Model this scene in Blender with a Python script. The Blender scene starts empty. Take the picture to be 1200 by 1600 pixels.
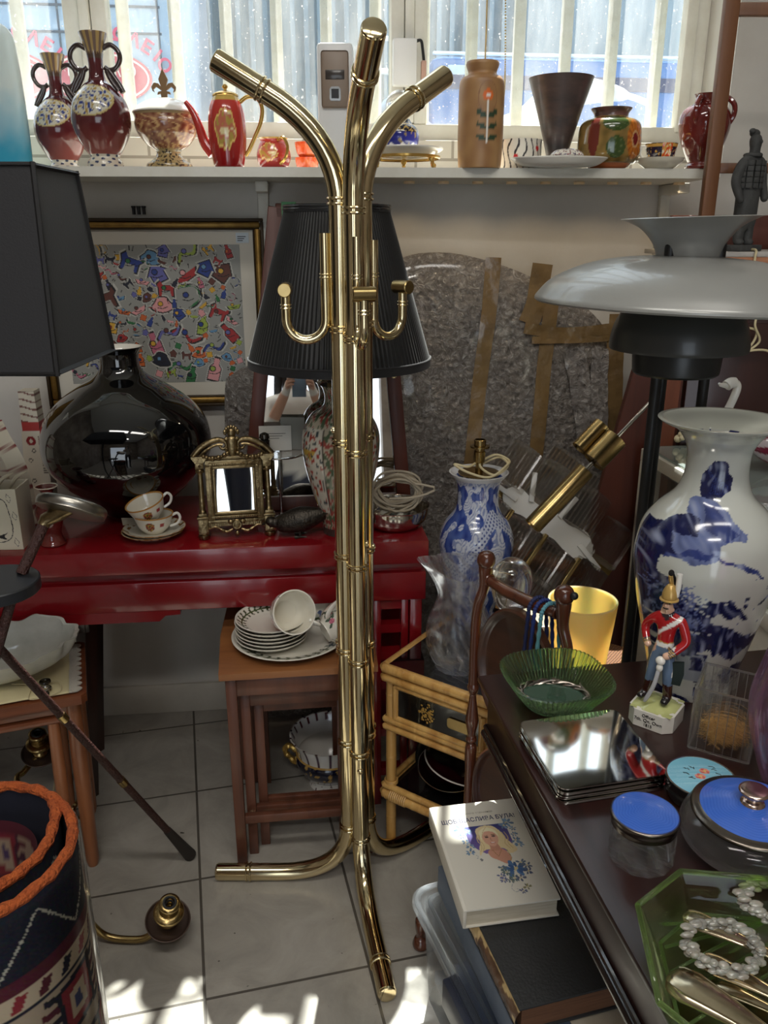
import bpy, bmesh, math, random
import numpy as np
from mathutils import Vector, Matrix, noise
random.seed(11)
PI = math.pi
R = math.radians
C = bpy.context.scene.collection
sin, cos = math.sin, math.cos

# ------------------------------------------------------------------ camera model
CAM_H, F = 1.45, 1280.0
PITCH = math.atan(434 / 1280.0)
CP, SP = cos(PITCH), sin(PITCH)
YAW = R(6.0)                      # the back wall and the red console
WO = Vector((0, 2.36, 0))
WT = Vector((cos(YAW), sin(YAW), 0))
WN = Vector((sin(YAW), -cos(YAW), 0))


def at(px, py, Y=None, z=None, d=None):
    u, v = (px - 600) / F, (800 - py) / F
    r = Vector((u, CP + v * SP, -SP + v * CP))
    if Y is not None:
        t = Y / r.y
    elif z is not None:
        t = (z - CAM_H) / r.z
    else:
        t = (d + WO.dot(WN)) / r.dot(WN)
    return r * t + Vector((0, 0, CAM_H))


def W(s, d, z=0.0):
    p = WO + WT * s + WN * d
    return Vector((p.x, p.y, z))


def depth(p):
    return p[1] * CP - (p[2] - CAM_H) * SP


def mm(px, p):                    # width of px pixels at point p
    return px * depth(p) / F


def T(x=0, y=0, z=0):
    return Matrix.Translation((x, y, z))


def RX(a): return Matrix.Rotation(R(a), 4, 'X')
def RY(a): return Matrix.Rotation(R(a), 4, 'Y')
def RZ(a): return Matrix.Rotation(R(a), 4, 'Z')


def S(x, y=None, z=None):
    y = x if y is None else y
    z = x if z is None else z
    return Matrix.Diagonal((x, y, z, 1))


def align(a, b):                  # matrix taking the z axis to the line a -> b, origin a
    a, b = Vector(a), Vector(b)
    q = (b - a).to_track_quat('Z', 'Y')
    return Matrix.Translation(a) @ q.to_matrix().to_4x4()


# ------------------------------------------------------------------ colours and materials
def c(r, g=None, b=None):
    if g is None:
        g = b = r
    f = lambda x: (x / 255 / 12.92) if x / 255 <= .04045 else ((x / 255 + .055) / 1.055) ** 2.4
    return (f(r), f(g), f(b), 1.0)


def mixc(a, b, t):
    t = max(0, min(1, t))
    return tuple(a[i] * (1 - t) + b[i] * t for i in range(3)) + (1.0,)


MATS = {}


def newmat(name):
    m = bpy.data.materials.new(name)
    m.use_nodes = True
    nt = m.node_tree
    bs = nt.nodes['Principled BSDF']
    MATS[name] = m
    return m, nt, bs


def setp(bs, **k):
    names = dict(rough='Roughness', metal='Metallic', trans='Transmission Weight', ior='IOR', coat='Coat Weight',
                 coatr='Coat Roughness', spec='Specular IOR Level', sheen='Sheen Weight', sub='Subsurface Weight', alpha='Alpha')
    for a, v in k.items():
        bs.inputs[names[a]].default_value = v


def node(nt, t, **k):
    n = nt.nodes.new(t)
    for a, v in k.items():
        if a in n.inputs:
            n.inputs[a].default_value = v
        else:
            setattr(n, a, v)
    return n


def coords(nt, scale=(1, 1, 1), kind='Object', rot=(0, 0, 0)):
    tc = nt.nodes.new('ShaderNodeTexCoord')
    mp = nt.nodes.new('ShaderNodeMapping')
    mp.inputs['Scale'].default_value = scale
    mp.inputs['Rotation'].default_value = rot
    nt.links.new(tc.outputs[kind], mp.inputs['Vector'])
    return mp.outputs['Vector']


def ramp(nt, fac, stops):
    r = nt.nodes.new('ShaderNodeValToRGB')
    el = r.color_ramp.elements
    while len(el) > 1:
        el.remove(el[0])
    el[0].position, el[0].color = stops[0]
    for p, col in stops[1:]:
        e = el.new(p)
        e.color = col
    nt.links.new(fac, r.inputs['Fac'])
    return r.outputs['Color']


def bump(nt, bs, h, strength, dist=.01):
    b = nt.nodes.new('ShaderNodeBump')
    b.inputs['Strength'].default_value = strength
    b.inputs['Distance'].default_value = dist
    nt.links.new(h, b.inputs['Height'])
    nt.links.new(b.outputs['Normal'], bs.inputs['Normal'])


def mat(name, col, var=None, vscale=8.0, bmp=0, bscale=60.0, stretch=(1, 1, 1), **k):
    m, nt, bs = newmat(name)
    bs.inputs['Base Color'].default_value = col
    setp(bs, **k)
    if var:
        v = coords(nt, tuple(vscale * s for s in stretch))
        n = node(nt, 'ShaderNodeTexNoise', Scale=1.0, Detail=6.0, Roughness=.65)
        nt.links.new(v, n.inputs['Vector'])
        nt.links.new(ramp(nt, n.outputs['Fac'], [(.3, col), (.72, var)]), bs.inputs['Base Color'])
    if bmp:
        v = coords(nt, tuple(bscale * s for s in stretch))
        n = node(nt, 'ShaderNodeTexNoise', Scale=1.0, Detail=4.0)
        nt.links.new(v, n.inputs['Vector'])
        bump(nt, bs, n.outputs['Fac'], bmp)
    return m


def wood(name, dark, light, axis='X', scale=22.0, rough=.35, coat=.3):
    m, nt, bs = newmat(name)
    st = {'X': (.07, 1, 1), 'Y': (1, .07, 1), 'Z': (1, 1, .07)}[axis]
    v = coords(nt, tuple(scale * s for s in st))
    n = node(nt, 'ShaderNodeTexNoise', Scale=1.0, Detail=8.0, Roughness=.6, Distortion=.6)
    nt.links.new(v, n.inputs['Vector'])
    nt.links.new(ramp(nt, n.outputs['Fac'], [(.28, dark), (.5, mixc(dark, light, .55)), (.75, light)]), bs.inputs['Base Color'])
    setp(bs, rough=rough, coat=coat, coatr=.15)
    bump(nt, bs, n.outputs['Fac'], .08, .004)
    return m


def painted(name, **k):           # hand-painted decoration: colour of the thing itself, stored per vertex
    m, nt, bs = newmat(name)
    a = nt.nodes.new('ShaderNodeAttribute')
    a.attribute_name = 'Col'
    nt.links.new(a.outputs['Color'], bs.inputs['Base Color'])
    setp(bs, **k)
    return m


def glass(name, tint, clear=.45, rough=.02, ior=1.48, whiten=None):
    """Real glass: part straight-through, part refracting, with a reflecting skin."""
    m, nt, bs = newmat(name)
    bs.inputs['Base Color'].default_value = tint
    setp(bs, rough=rough, trans=1.0, ior=ior)
    tr = node(nt, 'ShaderNodeBsdfTransparent')
    tr.inputs['Color'].default_value = tint
    mx = node(nt, 'ShaderNodeMixShader')
    mx.inputs[0].default_value = clear
    nt.links.new(bs.outputs[0], mx.inputs[1])
    nt.links.new(tr.outputs[0], mx.inputs[2])
    out = mx
    if whiten:                      # share of translucent white mixed in to brighten the glass
        tl = node(nt, 'ShaderNodeBsdfTranslucent')
        tl.inputs['Color'].default_value = (.95, .96, .97, 1)
        out = node(nt, 'ShaderNodeMixShader')
        out.inputs[0].default_value = whiten
        nt.links.new(mx.outputs[0], out.inputs[1])
        nt.links.new(tl.outputs[0], out.inputs[2])
    nt.links.new(out.outputs[0], nt.nodes['Material Output'].inputs['Surface'])
    return m


brass = mat('polished_brass', c(228, 212, 174), var=c(216, 196, 150), vscale=14, metal=1, rough=.12)
oldbrass = mat('aged_brass', c(162, 142, 104), var=c(104, 88, 62), vscale=60, metal=1, rough=.32, bmp=.15, bscale=120)
satinbrass = mat('satin_brass', c(176, 152, 104), var=c(150, 128, 84), vscale=30, metal=1, rough=.25)
silver = mat('silver_plate', c(216, 212, 204), var=c(190, 186, 176), vscale=20, metal=1, rough=.14)
flatsilver = mat('silver_cutlery', c(214, 200, 170), var=c(170, 156, 126), vscale=25, metal=1, rough=.2)
chrome = mat('chrome', c(190, 190, 186), metal=1, rough=.16)
gunmetal = mat('dark_bronze_metal', c(82, 76, 68), var=c(38, 34, 30), vscale=70, metal=.85, rough=.38, bmp=.25, bscale=160)
wallpaint = mat('white_wall_paint', c(206, 202, 194), var=c(192, 187, 178), vscale=3, rough=.75, bmp=.12, bscale=25)
whitepaint = mat('white_gloss_paint', c(226, 224, 214), var=c(208, 204, 190), vscale=9, rough=.42)
barpaint = mat('white_bar_paint', c(236, 232, 218), var=c(214, 206, 186), vscale=25, rough=.55)
redlac = mat('red_lacquer', c(134, 18, 26), var=c(116, 13, 21), vscale=5, rough=.22, coat=.5, coatr=.08)
blackglaze = mat('black_glaze', c(9, 9, 10), rough=.05, coat=1, coatr=.03)
darkhole = mat('dark_fabric_void', c(18, 15, 14), rough=.9)
mahog = wood('dark_mahogany', c(30, 14, 12), c(54, 26, 22), 'Y', 18, .33, .3)
mahogx = wood('dark_mahogany_cross', c(30, 14, 12), c(54, 26, 22), 'X', 18, .33, .3)
redmahog = wood('red_mahogany', c(52, 20, 14), c(98, 46, 30), 'Z', 14, .5, .05)
deepmahog = wood('deep_brown_mahogany', c(34, 15, 11), c(62, 28, 20), 'Z', 12, .35, .3)
nestw = wood('nest_table_teak_top', c(122, 74, 42), c(168, 112, 66), 'X', 20, .4, .25)
nestleg = wood('nest_table_brown_leg', c(74, 42, 30), c(116, 70, 50), 'Z', 20, .45, .2)
teak = wood('teak_leg', c(110, 62, 36), c(164, 102, 62), 'Z', 24, .38, .3)
teakx = wood('teak_top', c(96, 50, 30), c(146, 84, 52), 'X', 22, .35, .3)
darkw = wood('dark_brown_table_wood', c(34, 18, 14), c(66, 36, 26), 'Z', 20, .3, .4)
turned = wood('turned_brown_wood', c(58, 28, 18), c(104, 56, 36), 'Z', 26, .22, .7)
oak = wood('oak_post', c(92, 56, 32), c(130, 84, 50), 'Z', 18, .5, .1)
bamboo = wood('honey_bamboo', c(170, 120, 58), c(222, 178, 106), 'Z', 40, .3, .5)
porcelain = mat('white_porcelain', c(234, 230, 220), rough=.14, coat=.5)
creamware = mat('cream_pottery', c(228, 220, 200), rough=.2, coat=.4)
blackpaint = mat('black_powder_coat', c(22, 22, 23), rough=.45)
greypaint = mat('warm_grey_lamp_enamel', c(150, 150, 146), rough=.3, metal=.15, coat=.3)
darkgrey = mat('charcoal_lamp_enamel', c(58, 59, 57), rough=.35, coat=.2)
blacksilk = mat('black_silk_shade', c(24, 23, 26), rough=.6, sheen=.1, bmp=.05, bscale=300)
blackpleat = mat('black_pleated_silk', c(20, 21, 22), rough=.42, sheen=.15)
ivorycord = mat('ivory_flex', c(206, 192, 152), rough=.45)
blackcord = mat('black_flex', c(20, 20, 20), rough=.5)
paint = painted('painted_glaze', rough=.16, coat=.6, coatr=.06)
matpaint = painted('printed_paper', rough=.6)
woolpaint = painted('woven_wool', rough=.95)
claypaint = painted('painted_stoneware', rough=.42)
plasticwhite = mat('white_plastic', c(228, 228, 226), rough=.35)
plastictaupe = mat('taupe_plastic', c(142, 124, 108), rough=.4)
leather = mat('brown_leather', c(66, 34, 27), var=c(48, 24, 20), vscale=50, rough=.5, bmp=.6, bscale=240)
paper = mat('paper_pages', c(206, 196, 176), var=c(176, 164, 140), vscale=60, stretch=(.2, .2, 6), rough=.8)
agedpaper = mat('aged_page_edge', c(120, 82, 56), var=c(92, 60, 40), vscale=60, stretch=(.2, .2, 6), rough=.85)

clearglass = glass('clear_glass', (.985, .99, .99, 1), .2, .0)
cutglass = glass('cut_glass', (.99, .995, .995, 1), .72, .0, 1.5, .015)
for _m in (cutglass, clearglass):
    setp(_m.node_tree.nodes['Principled BSDF'], coat=1.0, coatr=.09)
_nt = cutglass.node_tree
_v = node(_nt, 'ShaderNodeTexVoronoi', Scale=46.0)
_nt.links.new(coords(_nt, (1, 1, .35)), _v.inputs['Vector'])
bump(_nt, _nt.nodes['Principled BSDF'], _v.outputs['Distance'], .5, .006)
_w = node(_nt, 'ShaderNodeTexWave', wave_type='BANDS', bands_direction='DIAGONAL')      # bright bands painted in as glints of the cut glass
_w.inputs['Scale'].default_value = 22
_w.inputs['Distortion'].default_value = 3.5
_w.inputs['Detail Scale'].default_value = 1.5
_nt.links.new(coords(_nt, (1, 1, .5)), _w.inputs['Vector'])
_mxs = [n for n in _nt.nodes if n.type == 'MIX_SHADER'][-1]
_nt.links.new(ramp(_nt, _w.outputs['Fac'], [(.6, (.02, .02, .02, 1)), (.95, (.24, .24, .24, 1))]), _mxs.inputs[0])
acrylicedge = glass('acrylic_edge', (.95, .95, .94, 1), .3, .05, 1.45, .18)
greenglass = glass('green_pressed_glass', (.66, .95, .58, 1), .35, .02, 1.48, .04)
limeglass = glass('pale_lime_pressed_glass', (.88, .98, .72, 1), .5, .02)
limeedge = glass('lime_glass_edge', (.70, .92, .42, 1), .3, .05, 1.5, .12)
purpleglass = glass('violet_studio_glass', (.80, .60, .76, 1), .4, .02, 1.48, .04)
smokyglass = glass('smoky_ribbed_glass', (.9, .88, .84, 1), .3, .08, 1.45, .10)
acrylic = glass('clear_acrylic', (.97, .97, .96, 1), .6, .03, 1.3, .03)
mirrorm = mat('silvered_mirror', c(232, 232, 230), metal=1, rough=.015)


# ------------------------------------------------------------------ mesh building
class MB:
    def __init__(self):
        self.bm = bmesh.new()
        self.cl = self.bm.verts.layers.float_color.new('Col')
        self.col = (1, 1, 1, 1)
        self.mi = 0

    def add(self, vs, fs, cols=None, M=None):
        out = []
        for i, p in enumerate(vs):
            p = Vector(p)
            if M is not None:
                p = M @ p
            v = self.bm.verts.new(p)
            v[self.cl] = cols[i] if cols is not None else self.col
            out.append(v)
        fl = []
        for f in fs:
            try:
                q = self.bm.faces.new([out[i] for i in f])
                q.material_index = self.mi
                q.smooth = True
                fl.append(q)
            except ValueError:
                pass
        return out, fl

    def box(self, size, M=None, bev=0.0, seg=2):
        x, y, z = (s / 2 for s in size)
        vs = [(-x, -y, -z), (x, -y, -z), (x, y, -z), (-x, y, -z), (-x, -y, z), (x, -y, z), (x, y, z), (-x, y, z)]
        fs = [(0, 3, 2, 1), (4, 5, 6, 7), (0, 1, 5, 4), (1, 2, 6, 5), (2, 3, 7, 6), (3, 0, 4, 7)]
        v, f = self.add(vs, fs, None, M)
        for q in f:
            q.smooth = False
        if bev:
            es = {e for q in f for e in q.edges}
            r = bmesh.ops.bevel(self.bm, geom=list(es), offset=bev, segments=seg, affect='EDGES', profile=.5)
            ax = [(M.to_3x3() @ Vector(a)).normalized() if M is not None else Vector(a) for a in ((1, 0, 0), (0, 1, 0), (0, 0, 1))]
            for q in {q for w_ in r['verts'] for q in w_.link_faces}:
                q.normal_update()
                q.smooth = max(abs(q.normal.dot(a)) for a in ax) < .999
                q.material_index = self.mi
            for q in r['verts']:
                q[self.cl] = self.col
        return self

    def bx(self, x0, x1, y0, y1, z0, z1, bev=0.0, M=None):
        t = T((x0 + x1) / 2, (y0 + y1) / 2, (z0 + z1) / 2)
        return self.box((x1 - x0, y1 - y0, z1 - z0), t if M is None else M @ t, bev)

    def lathe(self, prof, n=48, M=None, col=None, rf=None):
        """prof: (r, z) pairs; col(theta, i, z, r) -> colour, theta 0 faces -y and grows to +x."""
        vs, cols, rows = [], [], []
        for i, (r, z) in enumerate(prof):
            if r < 1e-6:
                rows.append([len(vs)])
                vs.append((0, 0, z))
                cols.append(col(0, i, z, r) if col else self.col)
                continue
            row = []
            for k in range(n):
                th = 2 * PI * k / n - PI
                rr = r * (rf(th, i, z) if rf else 1)
                row.append(len(vs))
                vs.append((rr * sin(th), -rr * cos(th), z))
                cols.append(col(th, i, z, r) if col else self.col)
            rows.append(row)
        fs = []
        for a, b in zip(rows, rows[1:]):
            if len(a) == 1 and len(b) == 1:
                continue
            for k in range(n):
                k2 = (k + 1) % n
                if len(a) == 1:
                    fs.append((a[0], b[k2], b[k]))
                elif len(b) == 1:
                    fs.append((a[k], a[k2], b[0]))
                else:
                    fs.append((a[k], a[k2], b[k2], b[k]))
        self.add(vs, fs, cols, M)
        return self

    def tube(self, pts, r, n=10, closed=False, M=None, col=None, flat=1.0):
        pts = [Vector(p) for p in pts]
        N = len(pts)
        rs = r if isinstance(r, (list, tuple)) else [r] * N
        tang = []
        for i in range(N):
            a = pts[(i - 1) % N] if (closed or i > 0) else pts[i]
            b = pts[(i + 1) % N] if (closed or i < N - 1) else pts[i]
            d = b - a
            tang.append(d.normalized() if d.length > 1e-9 else Vector((0, 0, 1)))
        up = Vector((0, 0, 1)) if abs(tang[0].z) < .9 else Vector((1, 0, 0))
        nx = tang[0].cross(up).normalized()
        vs, fs, cols = [], [], []
        for i in range(N):
            t = tang[i]
            nx = (nx - t * nx.dot(t))
            nx = nx.normalized() if nx.length > 1e-9 else t.orthogonal().normalized()
            ny = t.cross(nx)
            for k in range(n):
                a = 2 * PI * k / n
                vs.append(pts[i] + nx * (rs[i] * cos(a)) + ny * (rs[i] * flat * sin(a)))
                cols.append(col(i, k) if col else self.col)
        for i in range(N if closed else N - 1):
            j = (i + 1) % N
            for k in range(n):
                k2 = (k + 1) % n
                fs.append((i * n + k, i * n + k2, j * n + k2, j * n + k))
        if not closed:
            fs.append(tuple(range(n - 1, -1, -1)))
            fs.append(tuple(range((N - 1) * n, N * n)))
        self.add(vs, fs, cols, M)
        return self

    def cyl(self, a, b, r, r2=None, n=20):
        return self.tube([a, b], [r, r if r2 is None else r2], n)

    def prism(self, pts, h, M=None, z0=0.0):
        n = len(pts)
        vs = [(x, y, z0) for x, y in pts] + [(x, y, z0 + h) for x, y in pts]
        fs = [tuple(range(n - 1, -1, -1)), tuple(range(n, 2 * n))]
        fs += [(i, (i + 1) % n, n + (i + 1) % n, n + i) for i in range(n)]
        v, f = self.add(vs, fs, None, M)
        for q in f:
            if len(q.verts) == n:
                q.smooth = False
        return self

    def grid(self, fn, nu, nv, col=None, M=None, wrap=False):
        vs, cols = [], []
        for j in range(nv):
            for i in range(nu):
                u, v = i / (nu if wrap else nu - 1), j / (nv - 1)
                vs.append(fn(u, v))
                cols.append(col(u, v) if col else self.col)
        fs = []
        for j in range(nv - 1):
            for i in range(nu if wrap else nu - 1):
                i2 = (i + 1) % nu
                fs.append((j * nu + i, j * nu + i2, (j + 1) * nu + i2, (j + 1) * nu + i))
        self.add(vs, fs, cols, M)
        return self

    def ball(self, p, rad, n=20, M=None, m2=12):
        rx, ry, rz = rad if isinstance(rad, (list, tuple)) else (rad,) * 3
        prof = [(sin(PI * i / m2), -cos(PI * i / m2)) for i in range(m2 + 1)]
        prof[0] = (0, -1)
        prof[-1] = (0, 1)
        t = T(*p) @ S(rx, ry, rz)
        return self.lathe(prof, n, t if M is None else M @ t)

    def torus(self, p, rad, r, n=32, k=8, M=None, sx=1, sy=1):
        pts = [(p[0] + sx * rad * cos(2 * PI * i / n), p[1] + sy * rad * sin(2 * PI * i / n), p[2]) for i in range(n)]
        return self.tube(pts, r, k, True, M)

    def text(self, body, size, M, ext=.0004, align='CENTER', sx=1.0, bold=0.0):
        cu = bpy.data.curves.new('lettering', 'FONT')
        cu.body, cu.size, cu.extrude, cu.offset = body, size, ext, bold
        cu.align_x, cu.align_y = align, 'CENTER'
        o = bpy.data.objects.new('lettering', cu)
        C.objects.link(o)
        bpy.context.view_layer.update()
        me = bpy.data.meshes.new_from_object(o.evaluated_get(bpy.context.evaluated_depsgraph_get()))
        self.add([(v.co.x * sx, v.co.y, v.co.z) for v in me.vertices], [tuple(p.vertices) for p in me.polygons], None, M)
        bpy.data.objects.remove(o)
        bpy.data.meshes.remove(me)
        bpy.data.curves.remove(cu)
        return self

    def build(self, name, m, parent=None, loc=(0, 0, 0), rot=None, ang=38, M=None):
        bm = self.bm
        bmesh.ops.recalc_face_normals(bm, faces=bm.faces[:])
        me = bpy.data.meshes.new(name)
        bm.to_mesh(me)
        bm.free()
        for x in (m if isinstance(m, (list, tuple)) else [m]):
            me.materials.append(x)
        if ang:
            me.set_sharp_from_angle(angle=R(ang))
        o = bpy.data.objects.new(name, me)
        C.objects.link(o)
        o.parent = parent
        o.location = loc
        if rot is not None:
            o.rotation_euler = [R(a) for a in rot]
        if M is not None:
            o.matrix_local = M
        return o


def tag(o, label, cat, group=None, kind=None):
    o['label'], o['category'] = label, cat
    if group:
        o['group'] = group
    if kind:
        o['kind'] = kind
    return o


def thing(name, label, cat, loc=(0, 0, 0), rz=0, group=None, rot=None):
    o = bpy.data.objects.new(name, None)
    C.objects.link(o)
    o.empty_display_size = .05
    o.location = loc
    o.rotation_euler = [R(a) for a in rot] if rot else (0, 0, R(rz))
    return tag(o, label, cat, group)


def dup(src, label, loc=None, rot=None, group=None):
    r = src.copy()
    C.objects.link(r)
    for ch in list(src.children):
        k = ch.copy()
        C.objects.link(k)
        k.parent = r
        for g in list(ch.children):
            q = g.copy()
            C.objects.link(q)
            q.parent = k
    r['label'] = label
    if loc is not None:
        r.location = loc
    if rot is not None:
        r.rotation_euler = [R(a) for a in rot]
    if group:
        r['group'] = group
    return r


def struct(o):
    o['kind'] = 'structure'
    return o


def spl(pts, k=6, closed=False):
    """Catmull-Rom through the points."""
    P = [Vector(p) if len(p) == 3 else Vector((p[0], p[1], 0)) for p in pts]
    n, out = len(P), []
    for i in range(n if closed else n - 1):
        if closed:
            a, b, d, e = P[(i - 1) % n], P[i], P[(i + 1) % n], P[(i + 2) % n]
        else:
            a, b, d, e = P[max(i - 1, 0)], P[i], P[i + 1], P[min(i + 2, n - 1)]
        for j in range(k):
            t = j / k
            out.append(.5 * ((2 * b) + (d - a) * t + (2 * a - 5 * b + 4 * d - e) * t * t + (3 * b - a - 3 * d + e) * t ** 3))
    if not closed:
        out.append(P[-1])
    return out if len(pts[0]) == 3 else [(p.x, p.y) for p in out]


def prof(pts, k=6):
    return [(max(r, 0), z) for r, z in spl(pts, k)]


def vessel(pts, th=.004, k=6, floor_z=None):
    """Outer silhouette bottom -> rim, closed with an inner wall."""
    o = prof(pts, k)
    inn = [(max(r - th, .001), z) for r, z in reversed(o) if z > o[0][1] + th * 1.5]
    return [(0, o[0][1])] + o + inn + [(0, o[0][1] + th * 1.5)]


def bez(a, b, d, n=8):
    a, b, d = Vector(a), Vector(b), Vector(d)
    return [a * (1 - t) ** 2 + b * 2 * t * (1 - t) + d * t * t for t in [i / n for i in range(n + 1)]]


class Pic:
    """A small drawing board: pixel rows top to bottom, used to colour the vertices of a decorated part."""
    def __init__(self, w, h, bg):
        self.a = np.zeros((h, w, 3))
        self.a[:] = bg[:3]
        self.w, self.h = w, h

    def poly(self, pts, col):
        xs = [p[0] for p in pts]
        ys = [p[1] for p in pts]
        x0, x1 = max(int(min(xs)), 0), min(int(max(xs)) + 2, self.w)
        y0, y1 = max(int(min(ys)), 0), min(int(max(ys)) + 2, self.h)
        if x1 <= x0 or y1 <= y0:
            return
        X, Y = np.meshgrid(np.arange(x0, x1) + .5, np.arange(y0, y1) + .5)
        m = np.zeros(X.shape, bool)
        n = len(pts)
        for i in range(n):
            ax, ay = pts[i]
            bx_, by = pts[(i + 1) % n]
            if ay == by:
                continue
            k = ((ay > Y) != (by > Y)) & (X < (bx_ - ax) * (Y - ay) / (by - ay) + ax)
            m ^= k
        self.a[y0:y1, x0:x1][m] = col[:3]

    def ell(self, x, y, rx, ry, col, rot=0, n=20):
        ca, sa = cos(rot), sin(rot)
        self.poly([(x + rx * cos(t) * ca - ry * sin(t) * sa, y + rx * cos(t) * sa + ry * sin(t) * ca)
                   for t in [2 * PI * i / n for i in range(n)]], col)

    def line(self, pts, w, col):
        for (ax, ay), (bx_, by) in zip(pts, pts[1:]):
            d = math.hypot(bx_ - ax, by - ay) or 1
            nx, ny = -(by - ay) / d * w / 2, (bx_ - ax) / d * w / 2
            self.poly([(ax + nx, ay + ny), (bx_ + nx, by + ny), (bx_ - nx, by - ny), (ax - nx, ay - ny)], col)
            if w > 2:
                self.ell(bx_, by, w / 2, w / 2, col, 0, 8)

    def get(self, u, v):          # u to the right, v downward, 0..1
        i = min(self.w - 1, max(0, int(u * self.w)))
        j = min(self.h - 1, max(0, int(v * self.h)))
        p = self.a[j, i]
        return (p[0], p[1], p[2], 1)


def nz(x, y, z=0.0):
    return noise.noise(Vector((x, y, z)))
# ================================================================== the setting
MW = Matrix.Translation(WO) @ Matrix.Rotation(YAW, 4, 'Z')     # wall frame: x along the wall, y away into the street


def floor_mat():
    m, nt, bs = newmat('grey_floor_tile')
    v = coords(nt, (1, 1, 1), 'Object', (0, 0, R(-13.6)))
    br = node(nt, 'ShaderNodeTexBrick', offset=0.0, squash=1.0)
    br.inputs['Scale'].default_value = 1
    br.inputs['Mortar Size'].default_value = .0032
    br.inputs['Mortar Smooth'].default_value = .15
    br.inputs['Brick Width'].default_value = .337
    br.inputs['Row Height'].default_value = .333
    br.inputs['Color1'].default_value = (0, 0, 0, 1)
    br.inputs['Color2'].default_value = (0, 0, 0, 1)
    br.inputs['Mortar'].default_value = (1, 1, 1, 1)
    mp2 = node(nt, 'ShaderNodeMapping')
    # shift so that the joints fall where they run on this floor
    a = Vector((-.432, 1.543, 0))
    q = Matrix.Rotation(R(-13.6), 3, 'Z') @ a
    mp2.inputs['Location'].default_value = (-q.x, -q.y - .02, 0)
    nt.links.new(v, mp2.inputs['Vector'])
    nt.links.new(mp2.outputs['Vector'], br.inputs['Vector'])
    n = node(nt, 'ShaderNodeTexNoise', Scale=7.0, Detail=9.0, Roughness=.68, Distortion=.8)
    tc = coords(nt)
    nt.links.new(tc, n.inputs['Vector'])
    col = ramp(nt, n.outputs['Fac'], [(.25, c(136, 132, 124)), (.5, c(158, 153, 144)), (.78, c(176, 171, 162))])
    vo = node(nt, 'ShaderNodeTexNoise', Scale=38.0, Detail=2.0)
    nt.links.new(tc, vo.inputs['Vector'])
    sp = ramp(nt, vo.outputs['Fac'], [(0, (1, 1, 1, 1)), (.735, (1, 1, 1, 1)), (.76, c(96, 90, 84))])
    mu = node(nt, 'ShaderNodeMix', data_type='RGBA', blend_type='MULTIPLY')
    mu.inputs[0].default_value = 1
    nt.links.new(col, mu.inputs[6])
    nt.links.new(sp, mu.inputs[7])
    mx = node(nt, 'ShaderNodeMix', data_type='RGBA')
    nt.links.new(br.outputs['Fac'], mx.inputs[0])
    nt.links.new(mu.outputs[2], mx.inputs[6])
    mx.inputs[7].default_value = c(84, 79, 72)
    nt.links.new(mx.outputs[2], bs.inputs['Base Color'])
    setp(bs, rough=.3, spec=.4)
    inv = node(nt, 'ShaderNodeMath', operation='SUBTRACT')
    inv.inputs[0].default_value = 1
    nt.links.new(br.outputs['Fac'], inv.inputs[1])
    bump(nt, bs, inv.outputs[0], .5, .003)
    return m


g = MB()
g.bx(-2.2, 2.2, -3.2, 2.9, -.1, 0)
struct(g.build('floor', floor_mat(), ang=None))

w = MB()                                            # the wall under and around the window, one piece
for x0, x1, z0, z1 in [(-2.3, 2.3, 0, 1.60), (.94, 2.3, 1.60, 3.6), (-2.3, -1.75, 1.60, 3.6), (-1.75, .94, 3.45, 3.6)]:
    w.bx(x0, x1, 0, .34, z0, z1)
struct(w.build('wall_back', wallpaint, M=MW, ang=30))
w = MB()
w.bx(-2.2, 2.2, -.012, 0, 0, .10, .004)
struct(w.build('baseboard_back', mat('white_tile_skirting', c(196, 190, 178), var=c(178, 172, 160), vscale=6, rough=.4), M=MW))
clutter = mat('shop_side_wall', c(150, 140, 128), var=c(84, 70, 58), vscale=2.2, rough=.7)
for nm, a in [('wall_left', (-2.3, -2.2, -3.2, 2.6)), ('wall_right', (2.2, 2.3, -3.2, 2.9))]:
    w = MB()
    w.bx(a[0], a[1], a[2], a[3], 0, 3.6)
    struct(w.build(nm, clutter))
w = MB()
w.bx(-2.3, -1.1, -3.3, -3.2, 0, 3.6)
w.bx(1.1, 2.3, -3.3, -3.2, 0, 3.6)
w.bx(-1.1, 1.1, -3.3, -3.2, 2.3, 3.6)
struct(w.build('wall_front', clutter))
w = MB()
w.bx(-2.3, 2.3, -3.3, 2.72, 3.6, 3.7)
struct(w.build('ceiling', mat('white_ceiling', c(214, 212, 206), rough=.8)))

# painted brick riser and reveal of the window
m, nt, bs = newmat('white_painted_brick')
v = coords(nt)
mpn = node(nt, 'ShaderNodeMapping')
mpn.inputs['Rotation'].default_value = (R(90), 0, 0)
nt.links.new(v, mpn.inputs['Vector'])
br = node(nt, 'ShaderNodeTexBrick')
for k, x in [('Scale', 1), ('Mortar Size', .004), ('Brick Width', .21), ('Row Height', .055)]:
    br.inputs[k].default_value = x
br.inputs['Color1'].default_value = c(214, 208, 194)
br.inputs['Color2'].default_value = c(204, 197, 182)
br.inputs['Mortar'].default_value = c(160, 152, 138)
nt.links.new(mpn.outputs['Vector'], br.inputs['Vector'])
nt.links.new(br.outputs['Color'], bs.inputs['Base Color'])
bump(nt, bs, br.outputs['Fac'], -.4, .004)
setp(bs, rough=.7)
w = MB()
w.bx(-1.75, .94, .14, .34, 1.6, 1.70, .003)
struct(w.build('trim_1', m, M=MW))

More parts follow.
